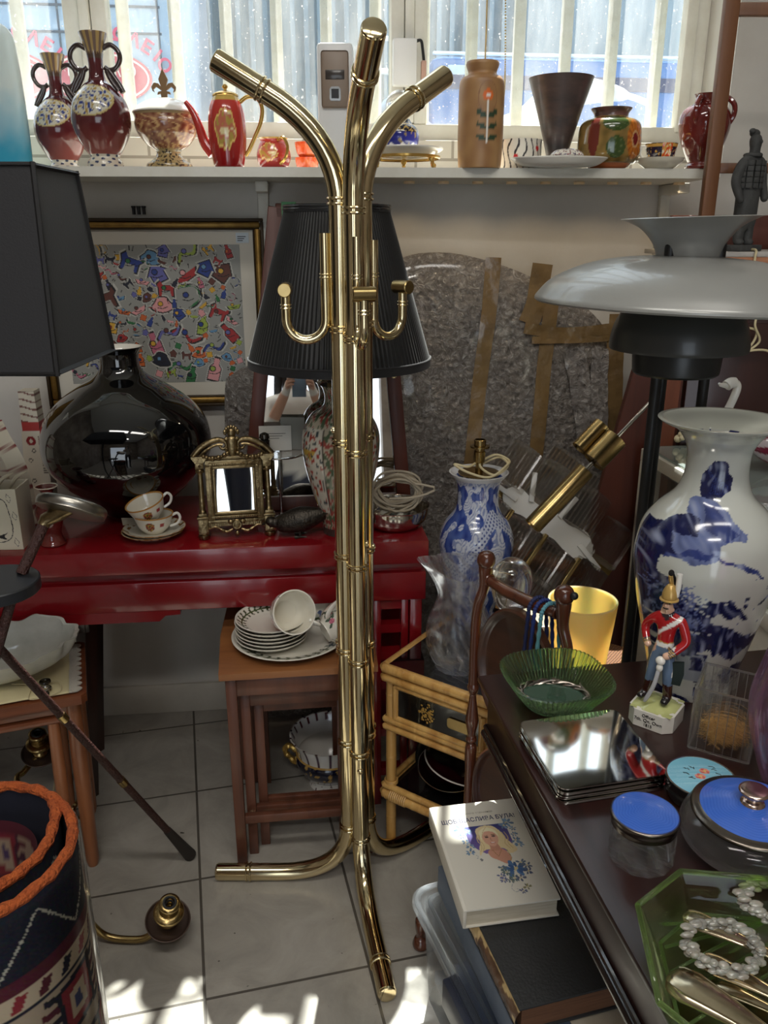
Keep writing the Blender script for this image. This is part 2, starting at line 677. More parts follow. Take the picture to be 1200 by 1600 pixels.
# ---- window: frame, mullions, panes
fr = MB()
fr.bx(-1.75, .94, .17, .25, 1.70, 1.745, .004)
fr.bx(-1.75, .94, .17, .25, 3.40, 3.45, .004)
fr.bx(.90, .94, .17, .25, 1.70, 3.45, .004)
fr.bx(.868, .902, .16, .2, 1.73, 3.4, .006)
fr.bx(-1.75, -1.7, .17, .25, 1.70, 3.45, .004)
win = struct(fr.build('window_1', whitepaint, M=MW))
for x0, x1 in [(-.825, -.715), (.037, .137)]:
    k = MB()
    wd = (x1 - x0)
    k.bx(x0, x0 + wd * .36, .165, .235, 1.745, 3.40, .003)
    k.bx(x0 + wd * .38, x0 + wd * .62, .15, .24, 1.745, 3.40, .004)
    k.bx(x0 + wd * .64, x1, .165, .235, 1.745, 3.40, .003)
    k.build('mullion', whitepaint, win)
m, nt, bs = newmat('dusty_window_glass')
tr = node(nt, 'ShaderNodeBsdfTransparent')
tr.inputs['Color'].default_value = (.93, .965, .98, 1)
gl = node(nt, 'ShaderNodeBsdfGlossy', Roughness=.02)
fz = node(nt, 'ShaderNodeMixShader')
fz.inputs[0].default_value = .05
nt.links.new(tr.outputs[0], fz.inputs[1])
nt.links.new(gl.outputs[0], fz.inputs[2])
tl = node(nt, 'ShaderNodeBsdfTranslucent')
tl.inputs['Color'].default_value = (.95, .93, .88, 1)
co = coords(nt)
n1 = node(nt, 'ShaderNodeTexNoise', Scale=120.0, Detail=2.0, Roughness=.6)
n2 = node(nt, 'ShaderNodeTexNoise', Scale=5.0, Detail=5.0, Roughness=.7)
n3 = node(nt, 'ShaderNodeTexNoise', Scale=260.0, Detail=1.0)
nt.links.new(co, n1.inputs['Vector'])
nt.links.new(coords(nt, (1.6, 1, .45)), n2.inputs['Vector'])
nt.links.new(co, n3.inputs['Vector'])
s1 = ramp(nt, n1.outputs['Fac'], [(.69, (0, 0, 0, 1)), (.74, (.75, .75, .75, 1))])
s2 = ramp(nt, n2.outputs['Fac'], [(.3, (.02, .02, .02, 1)), (.75, (.13, .13, .13, 1))])
s3 = ramp(nt, n3.outputs['Fac'], [(.72, (0, 0, 0, 1)), (.76, (.5, .5, .5, 1))])
ad = node(nt, 'ShaderNodeMath', operation='ADD')
ad2 = node(nt, 'ShaderNodeMath', operation='ADD', use_clamp=True)
nt.links.new(s1, ad.inputs[0])
nt.links.new(s2, ad.inputs[1])
nt.links.new(ad.outputs[0], ad2.inputs[0])
nt.links.new(s3, ad2.inputs[1])
ms = node(nt, 'ShaderNodeMixShader')
nt.links.new(ad2.outputs[0], ms.inputs[0])
nt.links.new(fz.outputs[0], ms.inputs[1])
nt.links.new(tl.outputs[0], ms.inputs[2])
nt.links.new(ms.outputs[0], nt.nodes['Material Output'].inputs['Surface'])
for x0, x1 in [(-1.7, -.825), (-.715, .037), (.137, .90)]:
    k = MB()
    k.bx(x0, x1, .20, .204, 1.745, 3.40)
    k.build('pane', m, win, ang=None)

# ---- security bars outside the glass
gr = thing('window_grille', 'row of upright white painted security bars outside the shop window', 'window grille')
gr.matrix_world = MW
k = MB()
for z in (1.72, 3.35):
    k.bx(-1.72, .93, .292, .304, z - .015, z + .015)
k.build('rail', barpaint, gr)
for i in range(20):
    x = .842 - .1395 * i
    if x < -1.7:
        break
    k = MB()
    k.box((.033, .02, 1.68), T(x, .285, 2.54), .003)
    k.build('bar', barpaint, gr)

# ---- shelf under the window with brackets and lamps
SHZ = 1.600
shelf = thing('window_shelf', 'long white shelf running under the window with pottery lined up on it', 'shelf')
k = MB()
pts = [(-1.45, 2.10 + .0524 * -1.45), (1.0, 2.10 + .0524 * 1.0), (1.0, 2.50 - .035), (-1.45, 2.21 - .003)]
pts = [(-1.45, 2.024), (.79, 2.141), (.79, W(.79, .002).y), (-1.45, W(-1.45, .002).y)]
k.prism(pts, .022, None, SHZ - .022)
k.build('board', whitepaint, shelf)
for px in (410, 1042):
    q = at(px, 290, d=.02)
    k = MB()
    k.bx(-.016, .016, -.13 if px > 900 else -.1, 0, SHZ - .048, SHZ - .0225, .003)
    k.bx(-.014, .014, -.02, 0, SHZ - .26, SHZ - .024, .003)
    mx_ = (Vector((q.x, q.y, 0)) - WO).dot(WT)
    k.build('bracket', whitepaint, shelf, M=MW @ T(mx_, -.001, 0))
for i in range(9):
    px = 640 + i * 55
    q = at(px, 282, Y=2.2)
    k = MB()
    k.lathe([(0, 0), (.014, 0), (.014, .006), (.0, .006)], 16)
    k.build('spot_lamp', MATS.get('lamp_lens') or mat('lamp_lens', c(255, 226, 180), rough=.3), shelf,
            loc=(q.x, 2.235 + .07 * q.x, SHZ - .0285))
    if i % 2 == 0:
        L = bpy.data.lights.new('shelf_spot', 'SPOT')
        L.energy, L.color, L.spot_size, L.spot_blend, L.shadow_soft_size = .3, (1, .78, .5), R(140), .6, .01
        lo = bpy.data.objects.new('shelf_spot', L)
        C.objects.link(lo)
        lo.location = (q.x, 2.235 + .07 * q.x, SHZ - .034)

# ================================================================== the street outside
asphalt = mat('sunlit_paving', c(176, 170, 160), var=c(150, 145, 138), vscale=6, rough=.9)
k = MB()
k.bx(-7, 7, 3.0, 9, .5, .6)
struct(k.build('street_ground', asphalt))
vanblue = mat('pale_blue_van_paint', c(150, 178, 208), rough=.3, coat=.5)
vangap = mat('van_seam', c(70, 84, 102), rough=.6)
decal = mat('faded_red_decal', c(196, 92, 108), var=c(178, 74, 96), vscale=20, rough=.5)
decalw = mat('faded_white_decal', c(232, 222, 220), rough=.5)
van = thing('delivery_van', 'pale blue van with red oval signs parked outside the left window', 'van', (0, 0, 0))
van.matrix_world = MW @ T(0, 1.5, 0)
k = MB()
k.bx(-2.6, -.70, 0, 1.7, .75, 3.0, .05)
k.build('body', vanblue, van)
k = MB()
for z in (2.215, 2.31):
    k.bx(-2.5, -.75, -.006, .002, z, z + .008)
k.bx(-.765, -.757, -.006, .002, 1.2, 2.9)
k.bx(-1.155, -1.148, -.006, .002, 1.2, 2.9)
k.build('seam', vangap, van)
decalt = mat('pink_lettering', c(206, 84, 120), rough=.5)
for i_, (cx, cz) in enumerate(((-1.40, 2.055), (-1.005, 2.055))):
    yo = -.004 - .006 * i_
    sgn = MB()
    sgn.lathe([(0, 0), (1, 0)], 48, T(cx, yo, cz) @ RX(90) @ S(.205, .10, 1))
    sg = sgn.build('oval_sign', decal, van)
    k = MB()
    pts = [(cx + .190 * cos(a), yo - .001, cz + .088 * sin(a)) for a in [2 * PI * i / 48 for i in range(48)]]
    k.tube(pts, .004, 6, True)
    k.build('oval_line', decalw, sg)
    k = MB()
    s_ = 'ΠΑΛΑΙΟΠΩΛΕΙΟ'
    for i, ch in enumerate(s_):
        if i < (7, 6)[i_]:              # the rest is worn away
            continue
        a = R(165 - 148 * i / (len(s_) - 1))
        k.text(ch, .068, T(cx + .268 * cos(a), yo - .002, cz + .162 * sin(a)) @ RX(90) @ RZ((math.degrees(a) - 90) * .7), .002, 'CENTER', 1.1, .0018)
    k.build('arched_lettering', decalt, sg, ang=None)
    k = MB()
    k.text('ΤΟ ΠΑΛΙΟ', .06, T(cx, yo - .003, cz + .022) @ RX(90), .001)
    k.text('ΣΠΙΤΙ', .05, T(cx, yo - .003, cz - .042) @ RX(90), .001)
    k.build('inner_lettering', decalw, sg, ang=None)

facade = mat('grey_green_shutter', c(98, 118, 128), var=c(150, 166, 170), vscale=3, rough=.7, stretch=(3, 1, .3))
k = MB()
k.bx(-4, 4, 3.6, 3.8, .5, 4.5)
for i in range(46):
    k.bx(-2.6 + i * .085, -2.57 + i * .085, 3.56, 3.6, 1.0, 4.2)
o = tag(k.build('shutter_facade', facade, M=MW), 'grey green ribbed shutter of the building across the street', 'building')
carblue = mat('blue_car_paint', c(46, 104, 168), rough=.2, coat=.8)
car = thing('parked_car', 'bright blue vehicle parked outside the right hand window pane', 'car')
car.matrix_world = MW @ T(0, 1.9, 0)
k = MB()
k.bx(.42, 2.6, 0, 1.2, .7, 2.245, .05)
k.build('body', carblue, car)
k = MB()
k.bx(.45, 2.6, -.006, .01, 2.10, 2.16)
k.build('dark_strip', mat('dark_blue_trim', c(38, 52, 92), rough=.4), car)
k = MB()
k.bx(.43, 2.6, -.006, .02, 2.245, 2.256, .002)
k.build('roof_edge', mat('pale_blue_edge', c(210, 226, 240), rough=.3), car)
k = MB()
k.bx(.5, .58, -.008, .0, 2.16, 2.20)
k.build('plate', mat('plate_grey', c(170, 190, 210), rough=.5), car)
# white moulded scooter fairing in front of it
scw = mat('white_scooter_plastic', c(200, 208, 216), rough=.25)
sc = thing('scooter', 'white scooter body parked close outside the right hand window', 'scooter')
sc.matrix_world = MW @ T(0, 1.15, 0)
k = MB()
k.tube(spl([(.36, 0, 1.80), (.52, 0, 1.82), (.68, 0, 1.86), (.8, 0, 1.95), (.92, 0, 1.985), (1.1, 0, 1.97), (1.22, 0, 1.93)], 6),
       [.012 + .055 * sin(PI * min(1, i / 30)) ** .7 for i in range(37)], 14)
k.tube(spl([(.82, .02, 1.72), (.95, .02, 1.78), (1.1, .02, 1.82), (1.3, .02, 1.83)], 6), .018, 8)
k.build('fairing', scw, sc)
k = MB()
k.bx(.45, 1.4, .06, .3, .6, 1.80, .05)
k.build('undercarriage', mat('scooter_blue_grey', c(92, 120, 160), rough=.4), sc)
mo = thing('motorbike', 'grey blue motorbike with cables behind the centre window pane', 'motorbike')
mo.matrix_world = MW @ T(-.06, 1.7, 0)
mg = mat('motorbike_grey', c(96, 118, 140), rough=.35)
k = MB()
k.tube(spl([(.12, 0, 1.62), (.2, 0, 1.83), (.3, 0, 1.95), (.4, 0, 1.86), (.5, 0, 1.7)], 6), [.05, .06, .07, .08, .09, .1, .11] * 3 + [.12] * 4, 14)
k.bx(.08, .5, .02, .2, .6, 1.65, .04)
k.build('body', mg, mo)
k = MB()
k.tube(spl([(.1, -.02, 2.02), (.2, -.05, 2.12), (.3, -.06, 2.10), (.42, -.03, 2.0)], 6), .012, 8)
k.tube(spl([(.14, -.03, 2.2), (.26, -.06, 2.25), (.36, -.05, 2.12), (.42, -.02, 1.92)], 6), .01, 8)
k.tube(spl([(.12, 0, 1.9), (.24, -.03, 1.98), (.35, -.02, 2.05)], 6), .014, 8)
k.build('handlebar', scw, mo)

# ================================================================== light
sc_ = bpy.context.scene
wd = bpy.data.worlds.new('daylight')
sc_.world = wd
wd.use_nodes = True
nt = wd.node_tree
bg = nt.nodes['Background']
sky = node(nt, 'ShaderNodeTexSky', sky_type='HOSEK_WILKIE', turbidity=3.0, ground_albedo=.5)
sky.sun_direction = Vector((0.05, .44, .9)).normalized()
mixn = node(nt, 'ShaderNodeMix', data_type='RGBA')
mixn.inputs[0].default_value = .55
mixn.inputs[7].default_value = (.86, .93, 1.0, 1)
nt.links.new(sky.outputs[0], mixn.inputs[6])
nt.links.new(mixn.outputs[2], bg.inputs['Color'])
bg.inputs['Strength'].default_value = 3.0
L = bpy.data.lights.new('sun', 'SUN')
L.energy, L.color, L.angle = 14.0, (1, .95, .86), R(.6)
lo = bpy.data.objects.new('sun', L)
C.objects.link(lo)
el = R(63.5)
lo.rotation_euler = Vector((.045, cos(el), sin(el))).to_track_quat('Z', 'Y').to_euler()
for x, y, e, sx, sy in [(-.5, .0, 14, 1.2, .3), (.9, .0, 10, 1.2, .3), (0, -1.6, 26, 1.2, .3)]:  # unseen area lamps, added overhead to fill the room with light
    L = bpy.data.lights.new('ceiling_fill', 'AREA')
    L.shape, L.size, L.size_y, L.energy, L.color = 'RECTANGLE', sx, sy, e, (1, .96, .90)
    lo = bpy.data.objects.new('ceiling_fill', L)
    C.objects.link(lo)
    lo.location = (x, y, 3.5)

cam = bpy.data.cameras.new('camera')
cam.sensor_fit, cam.sensor_height, cam.lens = 'VERTICAL', 36, 36 * F / 1600
cam.clip_start = .02
co_ = bpy.data.objects.new('camera', cam)
C.objects.link(co_)
co_.location = (0, 0, CAM_H)
co_.rotation_euler = (PI / 2 - PITCH, 0, 0)
sc_.camera = co_
sc_.view_settings.view_transform = 'Standard'
sc_.view_settings.look = 'None'
sc_.view_settings.exposure = 0.5
sc_.view_settings.gamma = 1
sc_.view_settings.use_curve_mapping = False
sc_.cycles.max_bounces = 12
sc_.cycles.transparent_max_bounces = 24
sc_.cycles.transmission_bounces = 12
sc_.cycles.glossy_bounces = 6
sc_.cycles.diffuse_bounces = 4
sc_.cycles.sample_clamp_indirect = 6
sc_.cycles.use_denoising = True
# ================================================================== the brass coat stand
SC = Vector((-.058, 1.565, 0))
DIR = [R(180), R(-79), R(41)]
cst = thing('coat_stand', 'tall polished brass coat stand of three bundled bamboo style tubes on the tiled floor', 'coat stand', SC)
TR = .0195
ringz = [1.51, 1.286, 1.069, .831, .614, .387, .159]
for i, a in enumerate(DIR):
    e = Vector((cos(a), sin(a), 0))
    up = Vector((0, 0, 1))
    o = e * .0225
    fl = .017 + TR * .2
    k = MB()
    P = [e * .335 + up * TR, e * .24 + up * TR]
    P += bez(e * .19 + up * TR, o + up * TR + e * .004, o + up * .16, 10)
    P += [o + up * z for z in (.3, .5, .8, 1.1, 1.3, 1.45)]
    P += bez(o + up * 1.50, o + up * 1.60, o + e * .10 + up * 1.668, 10)
    P += [o + e * .135 + up * 1.689, o + e * .205 + up * 1.730]
    k.tube(P, TR, 24)
    # paired beads and end caps
    for z in ringz:
        zz = z + (-.004, -.02, .004)[i]
        for s in (-.0045, .0045):
            k.torus((o.x, o.y, zz + s), TR + .0008, .0026, 28, 8)
    for p, q in [(e * .262 + up * TR, e), (o + e * .128 + up * 1.685, Vector((e.x * .86, e.y * .86, .5)))]:
        for s in (-.0045, .0045):
            c_ = p + q.normalized() * s
            k.torus((0, 0, 0), TR + .0006, .0024, 28, 8, align(c_, c_ + q))
    c_ = e * .335 + up * TR
    k.tube([c_, c_ + e * .004, c_ + e * .006], [TR * .97, TR * .9, TR * .6], 24)
    c_, q = o + e * .205 + up * 1.730, Vector((e.x * .86, e.y * .86, .5))
    k.tube([c_, c_ + q * .003, c_ + q * .005], [TR * .97, TR * .92, TR * .7], 24)
    tb = k.build('tube', brass, cst)
    # small bamboo knots and joining screws on the tubes
    for z, da in [((1.09, .3), (.86, 1.2), (.41, -.5))[i], ((.63, .2), (.33, -.1), (.84, -.9))[i]]:
        k = MB()
        b = e * cos(da) + Vector((-e.y, e.x, 0)) * sin(da)
        c_ = o + b * (TR - .001) + up * z
        k.lathe([(.0075, 0), (.0065, .003), (.0035, .0045), (.003, .003), (0, .0025)], 14, align(c_, c_ + b))
        k.build('bamboo_knot', brass, tb)
    # hook
    k = MB()
    hr = .0092
    zt, zb, zk = 1.452 - .006 * i, 1.262, 1.345
    s0 = .0225 + TR + hr - .001
    rr = (s0 + .075)
    hR = .037
    P = [e * s0 + up * z for z in (zt, zt - .06, zt - .10, zb + hR + .008)]
    P += [e * (s0 + hR - hR * cos(PI * j / 16)) + up * (zb + hR - hR * sin(PI * j / 16)) for j in range(17)]
    P += [e * (s0 + .074) + up * (zk - .02), e * (s0 + .074) + up * (zk - .002)]
    k.tube(P, hr, 16)
    for zz, ss in [(1.378, s0), (1.323, s0 + .074)]:
        for s in (-.003, .003):
            k.torus((e.x * ss, e.y * ss, zz + s), hr + .0006, .0018, 20, 6)
    hk = k.build('hook', brass, cst)
    t = Vector((-e.y, e.x, 0))
    c_ = e * (s0 + .074) + up * (zk + .008)
    k = MB()
    k.tube([c_ - t * .0205, c_ - t * .019, c_ + t * .019, c_ + t * .0205], [.0115, .013, .013, .0115], 24)
    k.build('knob', satinbrass, hk)

# ================================================================== red console
CT = .76
con = thing('console_table', 'long red lacquered console table standing against the back wall', 'table')
con.matrix_world = MW
CX0, CX1, CD0, CD1 = -1.35, .106 + .02, -.545, -.125
CX1 = (Vector((.107, 1.826, 0)) - WO).dot(WT)
k = MB()
k.bx(CX0, CX1, CD0, CD1, CT - .058, CT, .003)
k.build('top', redlac, con)
k = MB()
k.bx(CX0 + .03, CX1 - .012, CD0 + .03, CD1 - .01, CT - .085, CT - .058)
k.build('recess', redlac, con)
k = MB()
k.bx(CX0 + .01, CX1 - .004, CD0 + .012, CD1 - .004, CT - .158, CT - .085, .002)
k.build('frieze', redlac, con)
k = MB()                                            # stepped apron on the left
xr = (at(280, 935, d=.53) - WO).dot(WT)
k.prism([(CX0 + .02, 0), (xr, 0), (xr, -.012), (xr - .035, -.014), (xr - .05, -.028), (CX0 + .02, -.03)], .02,
        T(0, CD0 + .034, CT - .158) @ RX(90))
k.build('apron', redlac, con)
k = MB()                                            # fretwork end leg
lx0, lx1 = CX1 - .135, CX1 - .012
for x0, x1, z0, z1 in [(lx0, lx0 + .022, 0, CT - .158), (lx0 + .072, lx0 + .09, 0, CT - .158)]:
    k.bx(x0, x1, CD0 + .02, CD0 + .06, z0, z1, .002)
for z in (.585, .52, .445, .36, .22, .1, .03):
    k.bx(lx0 + .022, lx0 + .072, CD0 + .025, CD0 + .055, z - .011, z + .011)
k.bx(lx0 + .093, lx1, CD0 + .016, CD0 + .07, 0, CT - .158, .003)
k.bx(lx0, lx1, CD1 - .06, CD1 - .01, 0, CT - .158, .003)
k.build('leg', redlac, con)
k = MB()
k.bx(CX0 + .02, CX0 + .08, CD0 + .02, CD0 + .08, 0, CT - .158, .003)
k.bx(CX0 + .02, CX0 + .08, CD1 - .07, CD1 - .01, 0, CT - .158, .003)
k.build('leg', redlac, con)


def on_con(px, py):               # point of the console top seen at a pixel
    p = at(px, py, z=CT)
    return (p.x, p.y, CT + .0005)


# ---- framed picture
pic = thing('framed_picture', 'gilt framed naive print crowded with coloured figures hung on the back wall', 'picture')
px0, px1, pz0, pz1 = -.93, -.325, .992, 1.49
pic.matrix_world = MW @ T((px0 + px1) / 2, -.002, (pz0 + pz1) / 2)
pw, ph = px1 - px0, pz1 - pz0
gilt = mat('dull_gilt', c(158, 124, 62), var=c(120, 90, 42), vscale=30, metal=.75, rough=.38)
giltd = mat('dark_gilt_edge', c(60, 46, 28), metal=.4, rough=.5)
k = MB()
def frame(k, x, z, wdt, y0, y1, bev=.002):
    k.bx(-x, x, y0, y1, z - wdt, z, bev)
    k.bx(-x, x, y0, y1, -z, -z + wdt, bev)
    k.bx(-x, -x + wdt, y0, y1, -z + wdt, z - wdt, bev)
    k.bx(x - wdt, x, y0, y1, -z + wdt, z - wdt, bev)
frame(k, pw / 2, ph / 2, .008, -.03, 0)
f0 = k.build('outer_moulding', giltd, pic)
k = MB()
frame(k, pw / 2 - .008, ph / 2 - .008, .017, -.026, -.004, .006)
k.build('gilt_moulding', gilt, pic)
k = MB()
frame(k, pw / 2 - .025, ph / 2 - .025, .004, -.02, -.004)
k.build('inner_moulding', giltd, pic)
k = MB()
k.bx(-pw / 2 + .026, pw / 2 - .026, -.009, -.006, -ph / 2 + .026, ph / 2 - .026)
k.build('mount', mat('cream_mount', c(206, 200, 186), rough=.8), pic)
# the print: a jumble of outlined coloured figures on grey paper
A = Pic(300, 240, c(146, 146, 140))
rr = random.Random(5)
PAL = [c(160, 44, 44), c(196, 96, 44), c(206, 160, 52), c(44, 110, 62), c(40, 60, 130), c(96, 140, 176), c(186, 104, 124), c(98, 98, 160), c(92, 50, 40), c(30, 32, 48), c(150, 168, 70), c(214, 150, 150)]
ink, halo = c(28, 26, 26), c(186, 184, 176)
def blobshape(x, y, s, kind, rot):
    ca, sa = cos(rot), sin(rot)
    f = lambda pts: [(x + s * (a * ca - b * sa), y + s * (a * sa + b * ca)) for a, b in pts]
    if kind == 0:
        return f([(cos(t) * (1 + .25 * sin(3 * t + rot)), .8 * sin(t)) for t in [2 * PI * i / 18 for i in range(18)]])
    if kind == 1:                 # four-legged figure
        return f([(-1, -.5), (-.6, -.9), (-.3, -.4), (.7, -.4), (1.1, -.8), (1.2, -.3), (.9, 0), (.9, .9), (.6, .9), (.55, .2), (-.4, .2), (-.5, .9), (-.8, .9), (-.8, 0)])
    if kind == 2:                 # boat
        return f([(-1.1, 0), (1.1, 0), (.7, .6), (-.7, .6)])
    if kind == 3:                 # crescent
        return f([(cos(t), sin(t)) for t in [R(-110) + R(220) * i / 12 for i in range(13)]] + [(.35 + .75 * cos(t), .75 * sin(t)) for t in [R(95) - R(190) * i / 12 for i in range(13)]])
    if kind == 4:                 # bottle / figure
        return f([(-.25, -1.1), (.25, -1.1), (.25, -.5), (.5, -.2), (.5, 1), (-.5, 1), (-.5, -.2), (-.25, -.5)])
    if kind == 5:                 # house / wedge
        return f([(-.9, 0), (0, -.9), (.9, 0), (.6, 0), (.6, .8), (-.6, .8), (-.6, 0)])
    if kind == 6:                 # wriggle
        up_ = [(t, .35 * sin(3 * t)) for t in [-1.3 + 2.6 * i / 12 for i in range(13)]]
        return f(up_ + [(a, b + .35) for a, b in reversed(up_)])
    return f([(-.7, -.7), (.7, -.7), (.7, .7), (-.7, .7)])
spots = []
for n_ in range(900):
    x, y, s = rr.uniform(8, 292), rr.uniform(8, 232), rr.choice([7, 8, 9, 11, 13, 15, 17, 20] if n_ < 500 else [5, 6, 7, 8])
    if any(math.hypot(x - a, y - b) < (s + q) * .78 for a, b, q in spots):
        continue
    spots.append((x, y, s))
    kind, rot, col = rr.randrange(8), rr.uniform(-.7, .7), rr.choice(PAL)
    A.poly(blobshape(x, y, s * 1.26, kind, rot), halo)
    A.poly(blobshape(x, y, s * 1.1, kind, rot), ink)
    A.poly(blobshape(x, y, s * .95, kind, rot), col)
    if s > 8:
        c2 = rr.choice(PAL)
        A.ell(x - s * .2, y - s * .1, s * .28, s * .28, ink)
        A.ell(x - s * .2, y - s * .1, s * .2, s * .2, c2)
        A.line([(x - s * .5, y + s * .3), (x, y + s * .4), (x + s * .5, y + s * .2)], 1.4, ink)
    for q in range(2):
        a = rr.uniform(0, 6.28)
        A.line([(x + s * 1.1 * cos(a), y + s * 1.1 * sin(a)), (x + s * 1.6 * cos(a), y + s * 1.6 * sin(a))], 1.3, ink)
k = MB()
gx, gz = pw / 2 - .066, ph / 2 - .066
k.grid(lambda u, v: (-gx + 2 * gx * u, -.0098, gz - 2 * gz * v), 300, 240, A.get)
k.build('print', matpaint, pic, ang=None)
k = MB()
k.bx(pw / 2 - .074, pw / 2 - .04, -.0115, -.0092, ph / 2 - .062, ph / 2 - .036)
st = k.build('price_sticker', mat('pale_sticker', c(190, 200, 206), rough=.5), pic)
k = MB()
for i in range(3):
    k.bx(pw / 2 - .07, pw / 2 - .048 - .004 * i, -.0118, -.0114, ph / 2 - .047 - .005 * i, ph / 2 - .045 - .005 * i)
k.build('printed_lines', darkhole, st)
# three plugs on the wall over the frame
for i, px in enumerate((210, 218, 226)):
    q = at(px, 334, d=0)
    sx = (q - WO).dot(WT)
    k = MB()
    k.lathe([(0, 0), (.0042, 0), (.0042, .016), (.006, .018), (.006, .021), (0, .021)], 12)
    h = k.build('picture_plug', blackpaint, None, M=MW @ T(sx, -.0065, q.z - .002))
    tag(h, ['left one of three small dark plugs on the wall above the picture', 'middle one of three small dark plugs on the wall above the picture', 'right one of three small dark plugs on the wall above the picture'][i], 'wall plug', 'wall plugs above the picture')
# corner of another gilt frame at the left edge
q = at(-60, 560, d=.01)
k = MB()
k.bx(-.13, .082, -.02, 0, -.05, .2, .003)
of = tag(k.build('gilt_frame', gilt, None, M=MW @ T((q - WO).dot(WT) - .02, -.003, q.z - .0)), 'corner of a second gilt frame at the left edge of the wall', 'picture frame')

# ---- bubble wrapped panel behind the console
def wrapmat(name, base, light, sc, al):
    m, nt, bs = newmat(name)
    co = coords(nt, (1, 1, 1))
    n = node(nt, 'ShaderNodeTexNoise', Scale=sc, Detail=5.0, Roughness=.75, Distortion=2.2)
    nt.links.new(co, n.inputs['Vector'])
    n2 = node(nt, 'ShaderNodeTexNoise', Scale=4.0, Detail=3.0)
    nt.links.new(co, n2.inputs['Vector'])
    a = ramp(nt, n.outputs['Fac'], [(.3, mixc(base, (0, 0, 0, 1), .2)), (.5, base), (.58, mixc(base, light, .5)), (.66, light)])
    mu = node(nt, 'ShaderNodeMix', data_type='RGBA', blend_type='MULTIPLY')
    mu.inputs[0].default_value = .2
    nt.links.new(a, mu.inputs[6])
    nt.links.new(ramp(nt, n2.outputs['Fac'], [(.3, c(150, 140, 130)), (.7, c(255, 250, 244))]), mu.inputs[7])
    nt.links.new(mu.outputs[2], bs.inputs['Base Color'])
    setp(bs, rough=.2, spec=.9, coat=.7, coatr=.08)
    vo = node(nt, 'ShaderNodeTexVoronoi', feature='SMOOTH_F1', Scale=sc * 1.3)
    nt.links.new(co, vo.inputs['Vector'])
    ad = node(nt, 'ShaderNodeMath', operation='ADD')
    nt.links.new(vo.outputs['Distance'], ad.inputs[0])
    nt.links.new(n.outputs['Fac'], ad.inputs[1])
    bump(nt, bs, ad.outputs[0], 1.0, .035)
    return m


bubble = wrapmat('bubble_wrap', c(178, 169, 161), c(240, 236, 232), 46, 1)
film = wrapmat('loose_clear_film', c(184, 176, 170), c(238, 234, 230), 30, 1)
tape = mat('brown_parcel_tape', c(134, 108, 70), var=c(110, 88, 58), vscale=18, rough=.25, coat=.4, bmp=.4, bscale=30)
SL = spl([(-.46, 0), (-.46, .6), (-.45, 1.02), (-.42, 1.09), (-.33, 1.13), (-.2, 1.2), (0, 1.37), (.14, 1.404), (.3, 1.375), (.45, 1.315), (.58, 1.24), (.66, 1.13), (.68, 1.0), (.66, .7), (.6, 0)], 5)
wr = thing('wrapped_panel', 'big rounded panel in bubble wrap and brown tape leaning against the back wall', 'wrapped panel')
wr.matrix_world = MW @ T(0, -.036, 0)
def slab_y(x, z):                 # front face, rumpled
    return -.062 - .012 * nz(x * 5, z * 5, 3) - .006 * nz(x * 17, z * 17, 9)
k = MB()
cx_, cz_ = .1, .7
NR = 14
vs, fs = [], []
nS = len(SL)
for j in range(NR + 1):
    t = j / NR
    for (x, z) in SL:
        X, Z = cx_ + (x - cx_) * t, cz_ + (z - cz_) * t
        y = slab_y(X, Z) if t < 1 else -.035
        if t > .93:
            y = max(y, -.05)
        vs.append((X, y, Z))
for (x, z) in SL:
    vs.append((cx_ + (x - cx_) * .99, -.004, cz_ + (z - cz_) * .99))
for j in range(NR + 1):
    for i in range(nS):
        i2 = (i + 1) % nS
        fs.append((j * nS + i, j * nS + i2, (j + 1) * nS + i2, (j + 1) * nS + i))
k.add(vs, fs)
k.build('bubble_wrap_cover', bubble, wr, ang=60)
def strip(pts, wdt, nm='tape_strip', m=None, off=.004, wob=.0):
    k = MB()
    P = spl(pts, 8)
    vs, fs = [], []
    for i, (x, z) in enumerate(P):
        a, b = P[max(0, i - 1)], P[min(len(P) - 1, i + 1)]
        dx, dz = b[0] - a[0], b[1] - a[1]
        l = math.hypot(dx, dz)
        nx_, nz_ = -dz / l, dx / l
        for q in (-1, -.33, .33, 1):
            X, Z = x + nx_ * wdt / 2 * q, z + nz_ * wdt / 2 * q
            vs.append((X, slab_y(X, Z) - off - wob * abs(nz(X * 30, Z * 12)), Z))
    for i in range(len(P) - 1):
        for q in range(3):
            fs.append((i * 4 + q, i * 4 + q + 1, i * 4 + q + 5, i * 4 + q + 4))
    k.add(vs, fs)
    return k.build(nm, m or tape, wr, ang=None)
def wxz(px, py):
    p = at(px, py, d=.1)
    return ((p - WO).dot(WT), p.z)
strip([wxz(771, 402), wxz(765, 470), wxz(752, 580), wxz(738, 700), wxz(728, 790)], .042)
strip([wxz(848, 412), wxz(838, 470), wxz(825, 505)], .058, wob=.006)
strip([wxz(862, 470), wxz(852, 560), wxz(840, 680), wxz(828, 800)], .042)
strip([wxz(818, 512), wxz(880, 520), wxz(960, 512)], .03, wob=.012, off=.008)
strip([wxz(830, 531), wxz(900, 530), wxz(965, 526)], .02, wob=.01, off=.008)
strip([wxz(965, 490), wxz(960, 560), wxz(958, 660), wxz(952, 760)], .05, wob=.006)
strip([wxz(935, 545), wxz(934, 640), wxz(936, 720)], .05, 'film_fold', film, .01, .02)
strip([wxz(895, 545), wxz(908, 620), wxz(915, 700), wxz(905, 790)], .06, 'film_fold', film, .006, .02)

